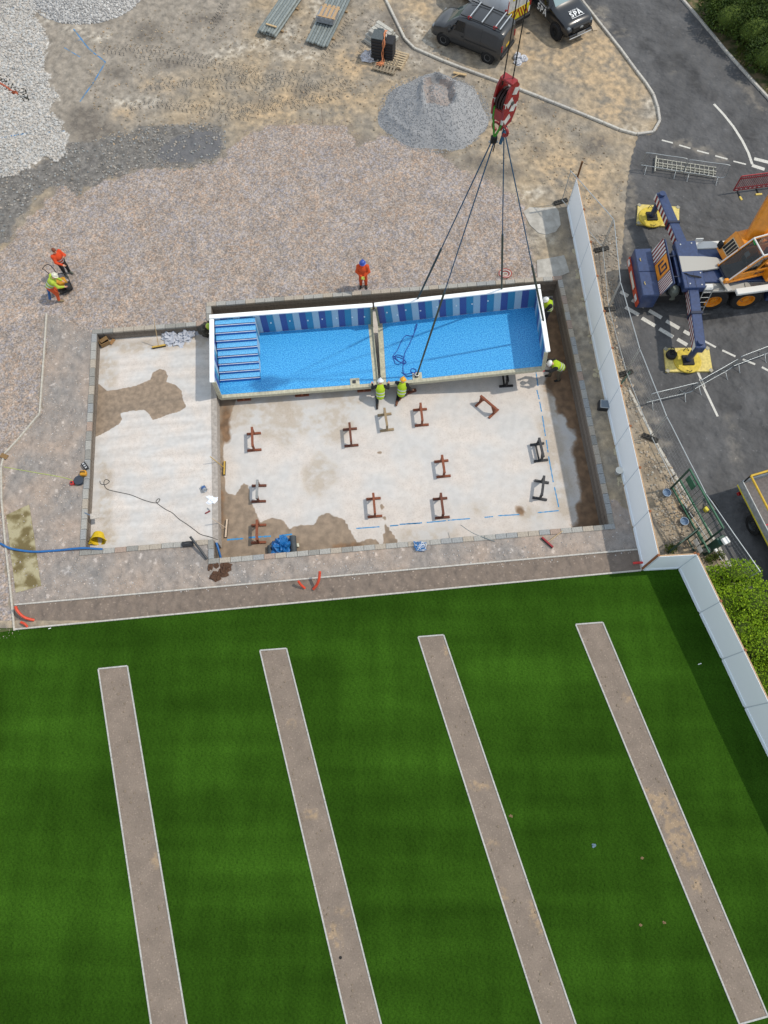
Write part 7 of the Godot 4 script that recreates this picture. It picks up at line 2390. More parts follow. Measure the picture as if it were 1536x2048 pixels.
	for k in 5:
		var pts = []
		for q in [[0.06 + 0.03 * k, 1.3, -0.35], [0.16 - 0.02 * k, 1.34, -0.05], [0.17 + 0.02 * k, 1.1, 0.38], [0.14, 0.6, 0.42], [0.1 + 0.03 * k, 0.26, 0.5], [-0.1 + 0.08 * k, 0.2, 0.72], [0.25, 0.2, 0.6], [0.3 - 0.1 * k, 0.22, 0.85]]:
			pts.append(Vector3(q[0] + rng.randf_range(-0.05, 0.05), q[1], q[2] + rng.randf_range(-0.05, 0.05)))
		part(MB.new().tube(smooth(pts, 4), 0.014, 5), "cable_loop", cab, cd)
	var kc = gp(762, 82)
	t = thing("kerb_pack", "pack of pale concrete kerb stones behind the black crates", "kerb stones", kc + Vector3(0, 0, 0), -0.75)
	var con = [mat("pack_a", rgb(196, 194, 184), 0.9, 0, 1.0), mat("pack_b", rgb(182, 180, 172), 0.9, 0, 1.0)]
	for j in 3:
		for i in 6 - j:
			part(MB.new().bev(Vector3(rng.randf_range(-0.08, 0.08), 0.1 + j * 0.2, -0.62 + i * 0.24 + j * 0.12), Vector3(1.1, 0.19, 0.22), 0.015), "kerb_stone", con[(i + j) % 2], t)
	tag(part(crumpled(gp(737, 118) + Vector3(0.05, 0, -0.1), Vector3(0.42, 0.3, 0.34), 402), "plastic_sack", mat("sack_mauve", rgb(206, 204, 208), 0.6, 0, 2.0)), "pale crumpled sack beside the black crates", "sack")
	# planks beside the pick-up
	a = gp(1174, 24)
	tag(part(MB.new().bar(a + Vector3(0, 0.03, 0), gp(1190, 62) + Vector3(0, 0.03, 0), 0.24, 0.05, 0.004), "plank", mat("plank_pale", rgb(198, 178, 150), 0.85, 0, 2.0)), "pale plank on the earth beside the pick-up", "plank")
	# white sacks by the vans
	var bag = mat("bag_white", rgb(206, 208, 214), 0.55, 0, 2.0)
	for q in [[1034, 116, 0.2, 0.24, 0.24, 1], [1046, 120, 0.26, 0.2, 0.22, 2], [1036, 126, 0.22, 0.16, 0.2, 3]]:
		tag(part(crumpled(gp(q[0], q[1]), Vector3(q[2], q[3], q[4]), 410 + q[5], 8, 0.3), "rubbish_bag", bag), "white rubbish bag lying behind the dark van", "bag", "white bags behind the dark van")
	# trench with an orange pipe in the white stone
	t = thing("drain_trench", "dark trench with a thin orange pipe in the white stone", "trench")
	part(MB.new().sheet(ragged(flat([[-60, 128], [10, 152], [52, 178], [58, 200], [44, 205], [10, 182], [-60, 158]]), 0.08, 0.15, 15), 0.016), "trench_bed", mat("trench_dark", rgb(52, 52, 46), 0.95, 0, 2.0), t)
	part(MB.new().tube(smooth([gp(-60, 140) + Vector3(0, 0.06, 0), gp(0, 168) + Vector3(0, 0.07, 0), gp(22, 182) + Vector3(0, 0.06, 0), gp(36, 190) + Vector3(0, 0.05, 0)], 4), 0.05, 7), "pipe", mat("pipe_terracotta", rgb(186, 96, 66), 0.7, 0, 1.0), t)
	part(crumpled(gp(30, 187), Vector3(0.16, 0.12, 0.12), 421), "pipe_joint", mat("joint_brown", rgb(150, 74, 44), 0.7, 0, 1.0), t)
	# white ladders lying inside the barriers
	var la = gp(1314, 316, 0.1)
	var lb = gp(1433, 334, 0.1)
	var ld = (lb - la).normalized()
	var lc = ld.cross(Vector3.UP)
	if lc.z < 0: lc = -lc
	var alu = mat("ladder_alu", rgb(204, 202, 188), 0.5, 0.2, 0.8)
	for k in 2:
		var o = la + lc * (0.0 if k == 0 else 0.32) + Vector3(0, -0.06 if k == 0 else 0.0, 0)
		t = thing("ladder", ["pale ladder lying flat inside the steel barriers, rungs showing", "second pale ladder stacked along the first inside the barriers"][k], "ladder")
		var L2 = la.distance_to(lb)
		for s in [0.0, 0.42 if k == 0 else 0.34]:
			part(MB.new().bar(o + lc * s, o + lc * s + ld * L2, 0.035, 0.08, 0.004), "rail", alu, t)
		for i in 13:
			var p = o + ld * L2 * (i + 0.4) / 13.0
			part(MB.new().cyl(p, p + lc * (0.42 if k == 0 else 0.34), 0.018, 0.018, 6), "rung", alu, t)
	tag(part(MB.new().bar(la - ld * 0.05 - lc * 0.08 + Vector3(0, 0.02, 0), la - ld * 0.05 + lc * 0.9 + Vector3(0, 0.02, 0), 0.05, 0.09, 0.005), "cross_timber", alu), "pale cross bar at the end of the ladders", "bar")

# ---------------------------------------------------------------- small things
func broom(label, head_a, head_b, top, y, hm, wm):
	var t = thing("broom", label, "broom")
	var mid = (head_a + head_b) * 0.5
	part(MB.new().bar(head_a + Vector3(0, 0.1, 0), head_b + Vector3(0, 0.1, 0), 0.07, 0.05, 0.008), "head", hm, t)
	part(MB.new().bar(head_a + Vector3(0, 0.04, 0), head_b + Vector3(0, 0.04, 0), 0.09, 0.08, 0.0), "bristle", mat("bristle_dark", rgb(58, 48, 38), 0.95, 0, 4.0), t)
	part(MB.new().cyl(mid + Vector3(0, 0.11, 0), top, 0.015, 0.015, 7), "handle", wm, t)
	return t

func hose(called, label, category, px, h, r, m, up = null):
	var pts = []
	for i in px.size():
		var hh = h if up == null else up[i]
		pts.append(gp(px[i][0], px[i][1], hh) + Vector3(0, r, 0))
	return tag(part(MB.new().tube(smooth(pts, 6), r, 7), called, m), label, category)

func build_small_things():
	var wood = mats.tool_wood
	var yel = mat("broom_yellow", rgb(206, 170, 78), 0.8, 0, 2.0)
	broom("broom with yellow head leaning on the bay's far wall", gp(305, 697, SHALLOW), gp(332, 692, SHALLOW), gp(308, 640, 0.9), 0, yel, wood)
	broom("broom with yellow head at the floor step, leaning on the bay edge", gp(450, 924, DEEP), gp(449, 951, DEEP), gp(420, 913, 0.12), 0, yel, yel)
	broom("long pale headed broom at the floor step near the wet stain", gp(455, 1040, DEEP), gp(452, 1076, DEEP), gp(424, 1037, 0.1), 0, mat("broom_pale", rgb(220, 200, 178), 0.8, 0, 2.0), mats.broom_pale if mats.has("broom_pale") else wood)
	broom("red headed broom lying on the hardcore by the near pit wall", gp(1083, 1076), gp(1105, 1096), gp(1125, 1062, 0.1), 0, mat("broom_red", rgb(156, 44, 52), 0.7, 0, 1.0), wood)
	# white sacks at the far wall of the bay
	var bag = mat("sack_white", rgb(196, 200, 210), 0.6, 0, 2.0)
	var k = 0
	for q in [[342, 672, 0.36, 0.2, 0.42], [358, 680, 0.3, 0.16, 0.3], [374, 672, 0.34, 0.22, 0.3], [384, 664, 0.28, 0.16, 0.26]]:
		tag(part(crumpled(gp(q[0], q[1], SHALLOW), Vector3(q[2], q[3], q[4]), 430 + k, 9, 0.55), "empty_sack", bag), "crumpled white sack on the bay floor by the wall", "sack", "white sacks in the shallow bay")
		k += 1
	# wooden crate in the bay corner
	var t = thing("wooden_crate", "broken wooden crate in the corner of the bay", "crate", gp(209, 684, SHALLOW), 0.55)
	var cw = mat("crate_wood", rgb(142, 112, 72), 0.85, 0, 2.0)
	for s in [-1, 1]:
		part(MB.new().bev(Vector3(s * 0.2, 0.14, 0), Vector3(0.03, 0.26, 0.5), 0.004), "side", cw, t)
		part(MB.new().bev(Vector3(0, 0.14, s * 0.25), Vector3(0.42, 0.22, 0.03), 0.004), "end", cw, t)
	part(MB.new().bev(Vector3(0.03, 0.28, 0.08), Vector3(0.36, 0.025, 0.2), 0.004, Basis(Vector3(0, 0, 1), 0.2)), "lid_board", cw, t)
	part(MB.new().bev(Vector3(0.3, 0.05, 0.2), Vector3(0.3, 0.03, 0.16), 0.004, Basis(Vector3.UP, 0.5)), "lid_board", mat("crate_wood_b", rgb(168, 128, 84), 0.85, 0, 2.0), t)
	part(MB.new().box(Vector3(0, 0.02, 0), Vector3(0.38, 0.02, 0.46)), "base", mat("crate_dark", rgb(44, 34, 30), 0.9, 0, 0), t)
	# yellow tub tipped over
	t = thing("builders_tub", "yellow builder's tub tipped on its side in the bay", "tub", gp(200, 1078, SHALLOW) + Vector3(0, 0.2, 0))
	t.rotation = Vector3(1.25, 0.5, 0.35)
	var tubm = mat("tub_yellow", rgb(222, 188, 12), 0.5, 0, 0.6)
	part(MB.new().lathe(Vector3(0, -0.18, 0), [[0.001, 0.0], [0.2, 0.0], [0.22, 0.05], [0.29, 0.34], [0.31, 0.35], [0.31, 0.37], [0.27, 0.36], [0.2, 0.06], [0.001, 0.05]], 22), "tub_wall", tubm, t)
	for s in [-1, 1]: part(MB.new().tube(smooth([Vector3(s * 0.28, 0.15, -0.08), Vector3(s * 0.37, 0.24, 0), Vector3(s * 0.28, 0.15, 0.08)], 4), 0.02, 6), "handle", tubm, t)
	# electrical bits on the bay's end wall
	t = thing("socket_box", "black four way socket box on the bay's end wall", "socket box", gp(171, 933, 0.06) + Vector3(0, 0.0, 0), -0.9)
	part(MB.new().bev(Vector3(0, 0.05, 0), Vector3(0.36, 0.1, 0.18), 0.02), "box", mat("box_black", rgb(32, 34, 38), 0.5, 0, 0), t)
	for j in 3: part(MB.new().box(Vector3(-0.11 + 0.11 * j, 0.104, 0), Vector3(0.06, 0.008, 0.09)), "outlet", mat("outlet_grey", rgb(170, 172, 174), 0.5, 0, 0), t)
	t = thing("transformer", "yellow site transformer on the bay's end wall", "transformer", gp(169, 949, 0.06), 0.1)
	part(MB.new().bev(Vector3(0, 0.12, 0), Vector3(0.26, 0.22, 0.22), 0.04), "case", mat("transformer_yellow", rgb(214, 152, 30), 0.5, 0, 0.5), t)
	part(MB.new().tube(smooth([Vector3(-0.1, 0.22, 0), Vector3(-0.06, 0.3, 0), Vector3(0.06, 0.3, 0), Vector3(0.1, 0.22, 0)], 4), 0.018, 6), "handle", mats.box_black, t)
	t = thing("cable_reel", "dark cable reel beside the bay's end wall", "cable reel", gp(160, 963))
	part(MB.new().lathe(Vector3.ZERO, [[0.2, 0.0], [0.2, 0.03], [0.12, 0.04], [0.12, 0.12], [0.2, 0.13], [0.2, 0.16], [0.001, 0.16]], 16), "reel", mat("reel_blue", rgb(48, 56, 68), 0.6, 0, 0), t)
	t = thing("junction_box", "small red junction box on the hardcore", "box", gp(146, 968), 0.2)
	part(MB.new().bev(Vector3(0, 0.08, 0), Vector3(0.16, 0.15, 0.16), 0.02), "case", mat("junction_red", rgb(176, 44, 44), 0.5, 0, 0), t)
	part(MB.new().cyl(Vector3(0, 0.15, 0), Vector3(0, 0.18, 0), 0.04, 0.04, 8), "cap", mats.box_black, t)
	hose("green_lead", "thin yellow green lead across the hardcore to the kerb edging", "cable", [[8, 934], [40, 940], [75, 946], [110, 952], [140, 959], [152, 968], [154, 972]], 0.0, 0.012, mat("lead_green", rgb(168, 184, 90), 0.7, 0, 0))
	hose("grey_cable", "long dark cable snaking across the shallow bay floor", "cable", [[200, 962], [202, 968], [212, 969], [219, 963], [212, 959], [208, 966], [214, 978], [235, 984], [262, 990], [290, 1001], [313, 1006], [320, 999], [316, 998], [313, 1005], [330, 1018], [345, 1026], [358, 1038], [376, 1050], [392, 1062], [402, 1069], [420, 1074], [436, 1080]], SHALLOW, 0.012, mat("cable_dark", rgb(52, 52, 52), 0.8, 0, 0))
	hose("blue_water_pipe", "blue water pipe across the mossy slab and hardcore", "pipe", [[-20, 1082], [2, 1088], [18, 1096], [40, 1101], [70, 1104], [110, 1102], [150, 1098], [172, 1097], [206, 1099]], 0.0, 0.045, mat("pipe_blue", rgb(38, 108, 176), 0.5, 0, 0.5), [0.0, 0.0, 0.06, 0.03, 0.02, 0.0, 0.06, 0.08, 0.0])
	hose("blue_pipe_end", "blue pipe leaning in the deep pit corner", "pipe", [[433, 1086], [438, 1102], [443, 1121]], 0.0, 0.05, mats.pipe_blue, [-0.3, -0.4, -0.6])
	hose("black_pipe", "black pipe leaning over the bay's near wall", "pipe", [[381, 1074], [398, 1096], [415, 1119]], 0.0, 0.05, mat("pipe_black", rgb(58, 62, 66), 0.5, 0, 0.5), [0.3, 0.18, 0.02])
	t = thing("battery_case", "black battery case lying on the bay's near wall", "case", gp(376, 1089, 0.06), 0.08)
	part(MB.new().bev(Vector3(0, 0.06, 0), Vector3(0.46, 0.13, 0.2), 0.03), "case", mats.box_black, t)
	part(MB.new().bar(Vector3(-0.1, 0.14, 0), Vector3(0.1, 0.14, 0), 0.03, 0.03, 0.006), "handle", mat("case_grey", rgb(70, 72, 74), 0.6, 0, 0), t)
	# paint tin, paper, tool
	t = thing("paint_tin", "silver paint tin lying on the bay floor", "tin", gp(409, 979, SHALLOW) + Vector3(0, 0.1, 0), 0.6)
	t.rotation.x = 1.3
	part(MB.new().lathe(Vector3(0, -0.12, 0), [[0.001, 0.0], [0.1, 0.0], [0.11, 0.01], [0.1, 0.03], [0.1, 0.21], [0.11, 0.23], [0.1, 0.24], [0.09, 0.22], [0.001, 0.22]], 18), "tin", mat("tin_silver", rgb(170, 178, 186), 0.3, 0.8, 0), t)
	part(MB.new().lathe(Vector3(0, -0.06, 0), [[0.103, 0.0], [0.103, 0.1]], 18), "label", mat("tin_label", rgb(52, 86, 140), 0.6, 0, 0), t)
	tag(part(crumpled(gp(424, 1000, SHALLOW), Vector3(0.22, 0.05, 0.2), 451, 6, 0.7), "paper_sheet", mat("paper_white", rgb(222, 226, 232), 0.8, 0, 0)), "white crumpled paper on the bay floor near the step", "paper")
	t = thing("hand_tool", "small red handled hand tool on the bay floor", "tool", gp(416, 1025, SHALLOW), 0.3)
	part(MB.new().bar(Vector3(-0.12, 0.03, 0.02), Vector3(0.1, 0.03, -0.03), 0.05, 0.05, 0.01), "handle", mat("tool_red", rgb(120, 36, 44), 0.6, 0, 0), t)
	part(MB.new().bar(Vector3(0.1, 0.02, -0.03), Vector3(0.02, 0.02, -0.2), 0.04, 0.02), "blade", mat("tool_steel", rgb(150, 152, 154), 0.4, 0.6, 0), t)
	t = thing("offcut", "pale board offcut on the bay's end wall", "board", gp(190, 1032, 0.05), 0.2)
	part(MB.new().bev(Vector3(0, 0.02, 0), Vector3(0.36, 0.04, 0.24), 0.004), "board", mat("offcut_pale", rgb(196, 188, 178), 0.85, 0, 1.0), t)
	part(MB.new().bar(Vector3(-0.4, 0.02, -0.22), Vector3(-0.1, 0.02, 0.0), 0.03, 0.03), "strip", mat("strip_blue", rgb(90, 110, 134), 0.6, 0, 0), t)
	tag(part(MB.new().bar(gp(3, 911) + Vector3(0, 0.06, 0), gp(16, 916) + Vector3(0, 0.06, 0), 0.2, 0.05, 0.006), "timber_offcut", cw), "brown timber offcut on the kerb edging bend", "timber")
	# blue tarpaulin bundle with dark rolls
	t = thing("tarpaulin_bundle", "blue tarpaulin heap stowed between dark rolls in the pit", "tarpaulin", gp(565, 1098, DEEP))
	part(crumpled(Vector3(0, 0.0, 0), Vector3(0.4, 0.5, 0.52), 461, 12, 0.3), "tarpaulin", mat("tarp_blue", rgb(34, 116, 186), 0.4, 0, 2.0), t)
	part(MB.new().cyl(Vector3(0.42, 0.16, -0.5), Vector3(0.52, 0.16, 0.45), 0.14, 0.14, 12), "roll", mat("roll_dark", rgb(64, 72, 78), 0.7, 0, 1.0), t)
	part(MB.new().cyl(Vector3(-0.5, 0.12, -0.1), Vector3(-0.46, 0.12, 0.5), 0.12, 0.12, 12), "roll", mats.roll_dark, t)
	part(MB.new().cyl(Vector3(0.62, 0.1, -0.2), Vector3(0.66, 0.1, -0.05), 0.06, 0.06, 8), "core", mat("core_pale", rgb(190, 190, 172), 0.7, 0, 0), t)
	# blue and white netting heap at the near wall
	t = thing("net_heap", "blue and white netting heap on the near pit wall", "netting", gp(840, 1094))
	for j in 9:
		var pts = []
		for i in 9: pts.append(Vector3(rng.randf_range(-0.26, 0.26), rng.randf_range(0.05, 0.2), rng.randf_range(-0.2, 0.2)))
		part(MB.new().tube(smooth(pts, 3), 0.012, 4), "strand", mat("net_blue", rgb(70, 130, 190), 0.7, 0, 0) if j % 2 == 0 else mat("net_white", rgb(206, 212, 220), 0.7, 0, 0), t)
	# red and white coil at the far wall
	t = thing("strap_coil", "red and white strap coil on the gravel by the pit", "strap", gp(1010, 549))
	for j in 4:
		var pts = []
		for i in 15:
			var a = TAU * i / 14.0
			pts.append(Vector3(cos(a) * (0.12 + 0.06 * j), 0.03 + 0.02 * j, sin(a) * (0.1 + 0.05 * j)))
		part(MB.new().tube(pts, 0.018, 5), "turn", mat("coil_red", rgb(170, 70, 66), 0.7, 0, 0) if j % 2 == 1 else mat("coil_white", rgb(206, 202, 196), 0.7, 0, 0), t)
	# orange ducts in the path
	var duct = mat("duct_orange", rgb(220, 76, 44), 0.5, 0, 0.8)
	hose("orange_duct", "long orange duct curving out of the path corner by the edging", "duct", [[32, 1213], [36, 1222], [44, 1231], [54, 1237], [70, 1241]], 0.0, 0.055, duct, [0.4, 0.32, 0.24, 0.16, 0.02])
	hose("orange_duct", "short orange duct stub in the path corner", "duct", [[43, 1245], [50, 1248], [56, 1254]], 0.0, 0.05, duct, [0.1, 0.12, 0.02])
	hose("orange_duct", "slanting orange duct in the path opposite the near pit wall", "duct", [[597, 1163], [602, 1170], [610, 1177]], 0.0, 0.05, duct, [0.35, 0.2, 0.02])
	hose("orange_duct", "tall bent orange duct rising from the middle of the path", "duct", [[627, 1179], [634, 1170], [638, 1160], [640, 1144]], 0.0, 0.055, duct, [0.02, 0.2, 0.4, 0.62])
	hose("orange_duct", "straight red orange duct at the hoarding end of the path", "duct", [[1265, 1127], [1278, 1126], [1292, 1126]], 0.0, 0.05, mat("duct_red", rgb(208, 48, 44), 0.5, 0, 0.8), [0.05, 0.12, 0.2])
	# things along the hoarding
	t = thing("floodlight", "small black solar floodlight at the foot of the hoarding", "lamp", gp(1204, 815), -0.12)
	part(MB.new().bev(Vector3(0, 0.16, 0), Vector3(0.42, 0.3, 0.4), 0.03), "case", mats.box_black, t)
	part(MB.new().bev(Vector3(0.05, 0.33, 0), Vector3(0.36, 0.03, 0.34), 0.006), "glass_panel", mat("solar_panel", rgb(104, 116, 128), 0.15, 0, 0), t)
	part(MB.new().bev(Vector3(0.05, 0.325, 0), Vector3(0.4, 0.02, 0.38), 0.004), "panel_frame", mat("panel_frame", rgb(186, 190, 192), 0.4, 0.4, 0), t)
	t = thing("bucket", "white lidded bucket at the foot of the hoarding", "bucket", gp(1235, 946))
	part(MB.new().lathe(Vector3.ZERO, [[0.11, 0.0], [0.14, 0.26], [0.15, 0.27]], 18), "wall", mat("bucket_grey", rgb(150, 150, 148), 0.5, 0, 0), t)
	part(MB.new().lathe(Vector3(0, 0.27, 0), [[0.155, 0.0], [0.155, 0.02], [0.14, 0.025], [0.001, 0.02]], 18), "lid", mat("bucket_lid", rgb(214, 212, 204), 0.5, 0, 0), t)
	for q in [[1331, 988, "clear blue plastic dish on the soil, larger one by the fence foot"], [1366, 1045, "clear blue plastic dish on the soil under the green gate"]]:
		t = thing("plastic_dish", q[2], "dish", gp(q[0], q[1]), 0, "plastic dishes on the soil")
		var g = mat("dish_plastic", rgb(112, 134, 160), 0.15, 0, 0)
		part(MB.new().lathe(Vector3.ZERO, [[0.001, 0.01], [0.1, 0.01], [0.15, 0.08], [0.17, 0.16], [0.16, 0.16], [0.13, 0.08], [0.001, 0.03]], 18), "bowl", g, t)
		part(MB.new().lathe(Vector3(0, 0.16, 0), [[0.155, 0.0], [0.175, 0.01], [0.155, 0.02]], 18), "lip", mat("dish_rim", rgb(150, 168, 188), 0.2, 0, 0), t)
	# black drain hole cover in a bed, white chips on the lawn
	tag(part(MB.new().cyl(gp(681, 1915) + Vector3(0, 0.021, 0), gp(681, 1915) + Vector3(0, 0.03, 0), 0.05, 0.05, 14), "pipe_cap", mat("cap_black", rgb(14, 14, 14), 0.8, 0, 0)), "small round black pipe cap in a planting bed", "cap")
	var chip = mat("chip_white", rgb(226, 228, 226), 0.7, 0, 0)
	for q in [[1399, 1328, "white plastic strip lying on the shaded lawn by the hoarding", 0.14], [100, 1257, "white plastic strip lying on the lawn edge by the path", 0.1]]:
		tag(part(MB.new().bev(gp(q[0], q[1]) + Vector3(0, 0.025, 0), Vector3(q[3], 0.012, 0.03), 0.003, Basis(Vector3.UP, 0.3)), "plastic_strip", chip), q[2], "plastic strip")
	tag(part(crumpled(gp(1187, 1691) + Vector3(0, 0.012, 0), Vector3(0.07, 0.03, 0.07), 471, 5, 0.5), "litter", mat("litter_blue", rgb(86, 110, 128), 0.6, 0, 0)), "small blue grey scrap lying on the lawn", "litter")
	for q in [[1280, 1850], [1022, 1632], [1284, 1716], [1328, 1845]]:
		tag(part(crumpled(gp(q[0], q[1]) + Vector3(0, 0.012, 0), Vector3(0.06, 0.025, 0.04), int(q[0]), 5, 0.6), "soil_clod", mat("clod_brown", rgb(120, 98, 72), 0.9, 0, 0)), "crumbled soil clod lying on the lawn", "clod", "soil clods on the lawn")
	# dark soil heap at the pit corner
	t = thing("soil_heap", "small heap of wet brown soil at the near pit corner", "soil", gp(437, 1142))
	for j in 9: part(crumpled(Vector3(rng.randf_range(-0.34, 0.34), 0, rng.randf_range(-0.26, 0.26)), Vector3(rng.randf_range(0.1, 0.24), rng.randf_range(0.04, 0.12), rng.randf_range(0.1, 0.22)), 480 + j, 6, 0.5), "lump", mat("soil_wet", rgb(92, 66, 50), 0.95, 0, 3.0), t)
	# orange site machine among the workers on the gravel
	t = thing("plate_compactor", "yellow plate compactor between the two workers on the gravel", "compactor", gp(132, 578), 0.5)
	part(MB.new().bev(Vector3(0, 0.1, 0), Vector3(0.62, 0.12, 0.5), 0.04), "base_plate", mat("plate_dark", rgb(44, 44, 46), 0.7, 0.2, 1.0), t)
	part(MB.new().bev(Vector3(-0.02, 0.38, -0.06), Vector3(0.46, 0.4, 0.34), 0.06), "engine_cover", mat("compactor_yellow", rgb(208, 150, 36), 0.45, 0, 0.6), t)
	part(MB.new().cyl(Vector3(0.16, 0.28, 0.24), Vector3(0.16, 0.5, 0.3), 0.13, 0.13, 14), "filter", mats.box_black, t)
	part(MB.new().tube(smooth([Vector3(-0.28, 0.2, 0.26), Vector3(-0.34, 0.5, 0.1), Vector3(-0.3, 0.66, -0.2), Vector3(0.0, 0.7, -0.3), Vector3(0.3, 0.66, -0.2), Vector3(0.34, 0.5, 0.1), Vector3(0.28, 0.2, 0.26)], 4), 0.02, 6), "roll_bar", mats.box_black, t)
	part(MB.new().tube(smooth([Vector3(-0.2, 0.5, -0.28), Vector3(-0.4, 0.9, -0.6), Vector3(-0.46, 1.0, -0.62), Vector3(-0.2, 1.0, -0.75), Vector3(-0.06, 0.9, -0.6), Vector3(0.0, 0.5, -0.28)], 4), 0.018, 6), "handle", mats.box_black, t)
	# thin wire lying by the near wall
	hose("loose_wire", "thin grey wire hanging over the near pit wall", "wire", [[921, 1050], [945, 1066], [970, 1076], [990, 1083]], 0.0, 0.012, mat("wire_grey", rgb(110, 124, 128), 0.6, 0, 0), [-0.5, -0.1, 0.07, 0.01])
	# small scaffold tubes sticking from earth
	for q in [[645, 248, 646, 214], [573, 250, 574, 235]]:
		var p = gp(q[0], q[1])
		tag(part(MB.new().cyl(p - Vector3(0, 0.1, 0), p + Vector3(0.02, 0.9 if q[0] > 600 else 0.4, 0), 0.008, 0.008, 5), "marker_pin", mat("pin_rust", rgb(112, 78, 56), 0.8, 0.2, 0)), "thin rusty steel pin stuck in the gravel's edge" if q[0] > 600 else "shorter rusty steel pin stuck in the gravel's edge", "pin")

# ---------------------------------------------------------------- people
func nets(bones, cell, k):
	# surface nets over a field of tapered capsules joined by a smooth minimum
	var lo = Vector3(1e9, 1e9, 1e9)
	var hi = -lo
	for b in bones:
		var r = maxf(b[2], b[3]) + cell * 3
		lo = lo.min(b[0] - Vector3.ONE * r).min(b[1] - Vector3.ONE * r)
		hi = hi.max(b[0] + Vector3.ONE * r).max(b[1] + Vector3.ONE * r)
	var nx = int((hi.x - lo.x) / cell) + 2
	var ny = int((hi.y - lo.y) / cell) + 2
	var nz2 = int((hi.z - lo.z) / cell) + 2
	var f = PackedFloat32Array()
	f.resize(nx * ny * nz2)
	f.fill(1.0)
	for b in bones:
		var r = maxf(b[2], b[3]) + cell * 2 + k
		var mn = ((b[0].min(b[1]) - Vector3.ONE * r) - lo) / cell
		var mx = ((b[0].max(b[1]) + Vector3.ONE * r) - lo) / cell
		var ba = b[1] - b[0]
		var bb = maxf(ba.length_squared(), 1e-9)
		for z in range(maxi(0, int(mn.z)), mini(nz2 - 1, int(mx.z) + 1) + 1):
			for y in range(maxi(0, int(mn.y)), mini(ny - 1, int(mx.y) + 1) + 1):
				for x in range(maxi(0, int(mn.x)), mini(nx - 1, int(mx.x) + 1) + 1):
					var p = lo + Vector3(x, y, z) * cell
					var h = clampf((p - b[0]).dot(ba) / bb, 0.0, 1.0)
					var d = (p - b[0] - ba * h).length() - lerpf(b[2], b[3], h)
					var i = (z * ny + y) * nx + x
					var o = f[i]
					var q = maxf(k - absf(o - d), 0.0) / k
					f[i] = minf(o, d) - q * q * k * 0.25
	var ids = {}
	var vs = []
	var ns = []
	var sx = 1
	var sy = nx
	var sz = nx * ny
	for z in range(0, nz2 - 1):
		for y in range(0, ny - 1):
			for x in range(0, nx - 1):
				var i = (z * ny + y) * nx + x
				var c = [f[i], f[i + sx], f[i + sy], f[i + sx + sy], f[i + sz], f[i + sx + sz], f[i + sy + sz], f[i + sx + sy + sz]]
				var neg = 0
				for q in c:
					if q < 0: neg += 1
				if neg == 0 or neg == 8: continue
				var acc = Vector3.ZERO
				var n = 0
				for e in [[0, 1], [2, 3], [4, 5], [6, 7], [0, 2], [1, 3], [4, 6], [5, 7], [0, 4], [1, 5], [2, 6], [3, 7]]:
					var a = c[e[0]]
					var b = c[e[1]]
					if (a < 0) != (b < 0):
						var t = a / (a - b)
						var pa = Vector3(e[0] & 1, (e[0] >> 1) & 1, (e[0] >> 2) & 1)
						var pb = Vector3(e[1] & 1, (e[1] >> 1) & 1, (e[1] >> 2) & 1)
						acc += pa.lerp(pb, t)
						n += 1
				ids[i] = vs.size()
				vs.append(lo + (Vector3(x, y, z) + acc / n) * cell)
				ns.append(Vector3(c[1] + c[3] + c[5] + c[7] - c[0] - c[2] - c[4] - c[6], c[2] + c[3] + c[6] + c[7] - c[0] - c[1] - c[4] - c[5], c[4] + c[5] + c[6] + c[7] - c[0] - c[1] - c[2] - c[3]).normalized())
	var mb = MB.new()
	for i in ids:
		for ax in [[sx, sy, sz], [sy, sz, sx], [sz, sx, sy]]:
			var a = f[i]
			var b = f[i + ax[0]]
			if (a < 0) == (b < 0): continue
			var q = [i, i - ax[1], i - ax[1] - ax[2], i - ax[2]]
			var ok = true
			for w in q:
				if not ids.has(w): ok = false
			if not ok: continue
			var v = []
			for w in q: v.append(ids[w])
			if b < 0: v.reverse()
			# orient by the field's gradient
			var fn = (vs[v[1]] - vs[v[0]]).cross(vs[v[2]] - vs[v[0]])
			if fn.dot(ns[v[0]] + ns[v[2]]) < 0: v.reverse()
			mb.quadn(vs[v[0]], vs[v[1]], vs[v[2]], vs[v[3]], ns[v[0]], ns[v[1]], ns[v[2]], ns[v[3]])
	return mb

func hand(mb, wrist, dir, palm_n, s, r0 = 0.0085):
	# palm, four bent fingers and a thumb added to the body's mesh
	var side = dir.cross(palm_n).normalized() * s
	var c = wrist + dir * 0.05
	mb.bev(c, Vector3(0.08, 0.03, 0.095), 0.012, Basis(side, palm_n, side.cross(palm_n)))
	for k in 4:
		var o = wrist + dir * 0.09 + side * (-0.03 + 0.02 * k)
		var l = [0.034, 0.04, 0.038, 0.03][k]
		mb.tube([o, o + dir * l + palm_n * 0.004, o + dir * (l * 1.7) - palm_n * 0.014, o + dir * (l * 2.0) - palm_n * 0.034], r0, 6, r0 * 0.75)
	var t = wrist + dir * 0.03 - side * 0.036
	mb.tube([t, t - side * 0.022 + dir * 0.026, t - side * 0.026 + dir * 0.056 - palm_n * 0.014], r0 * 1.15, 6, r0 * 0.8)

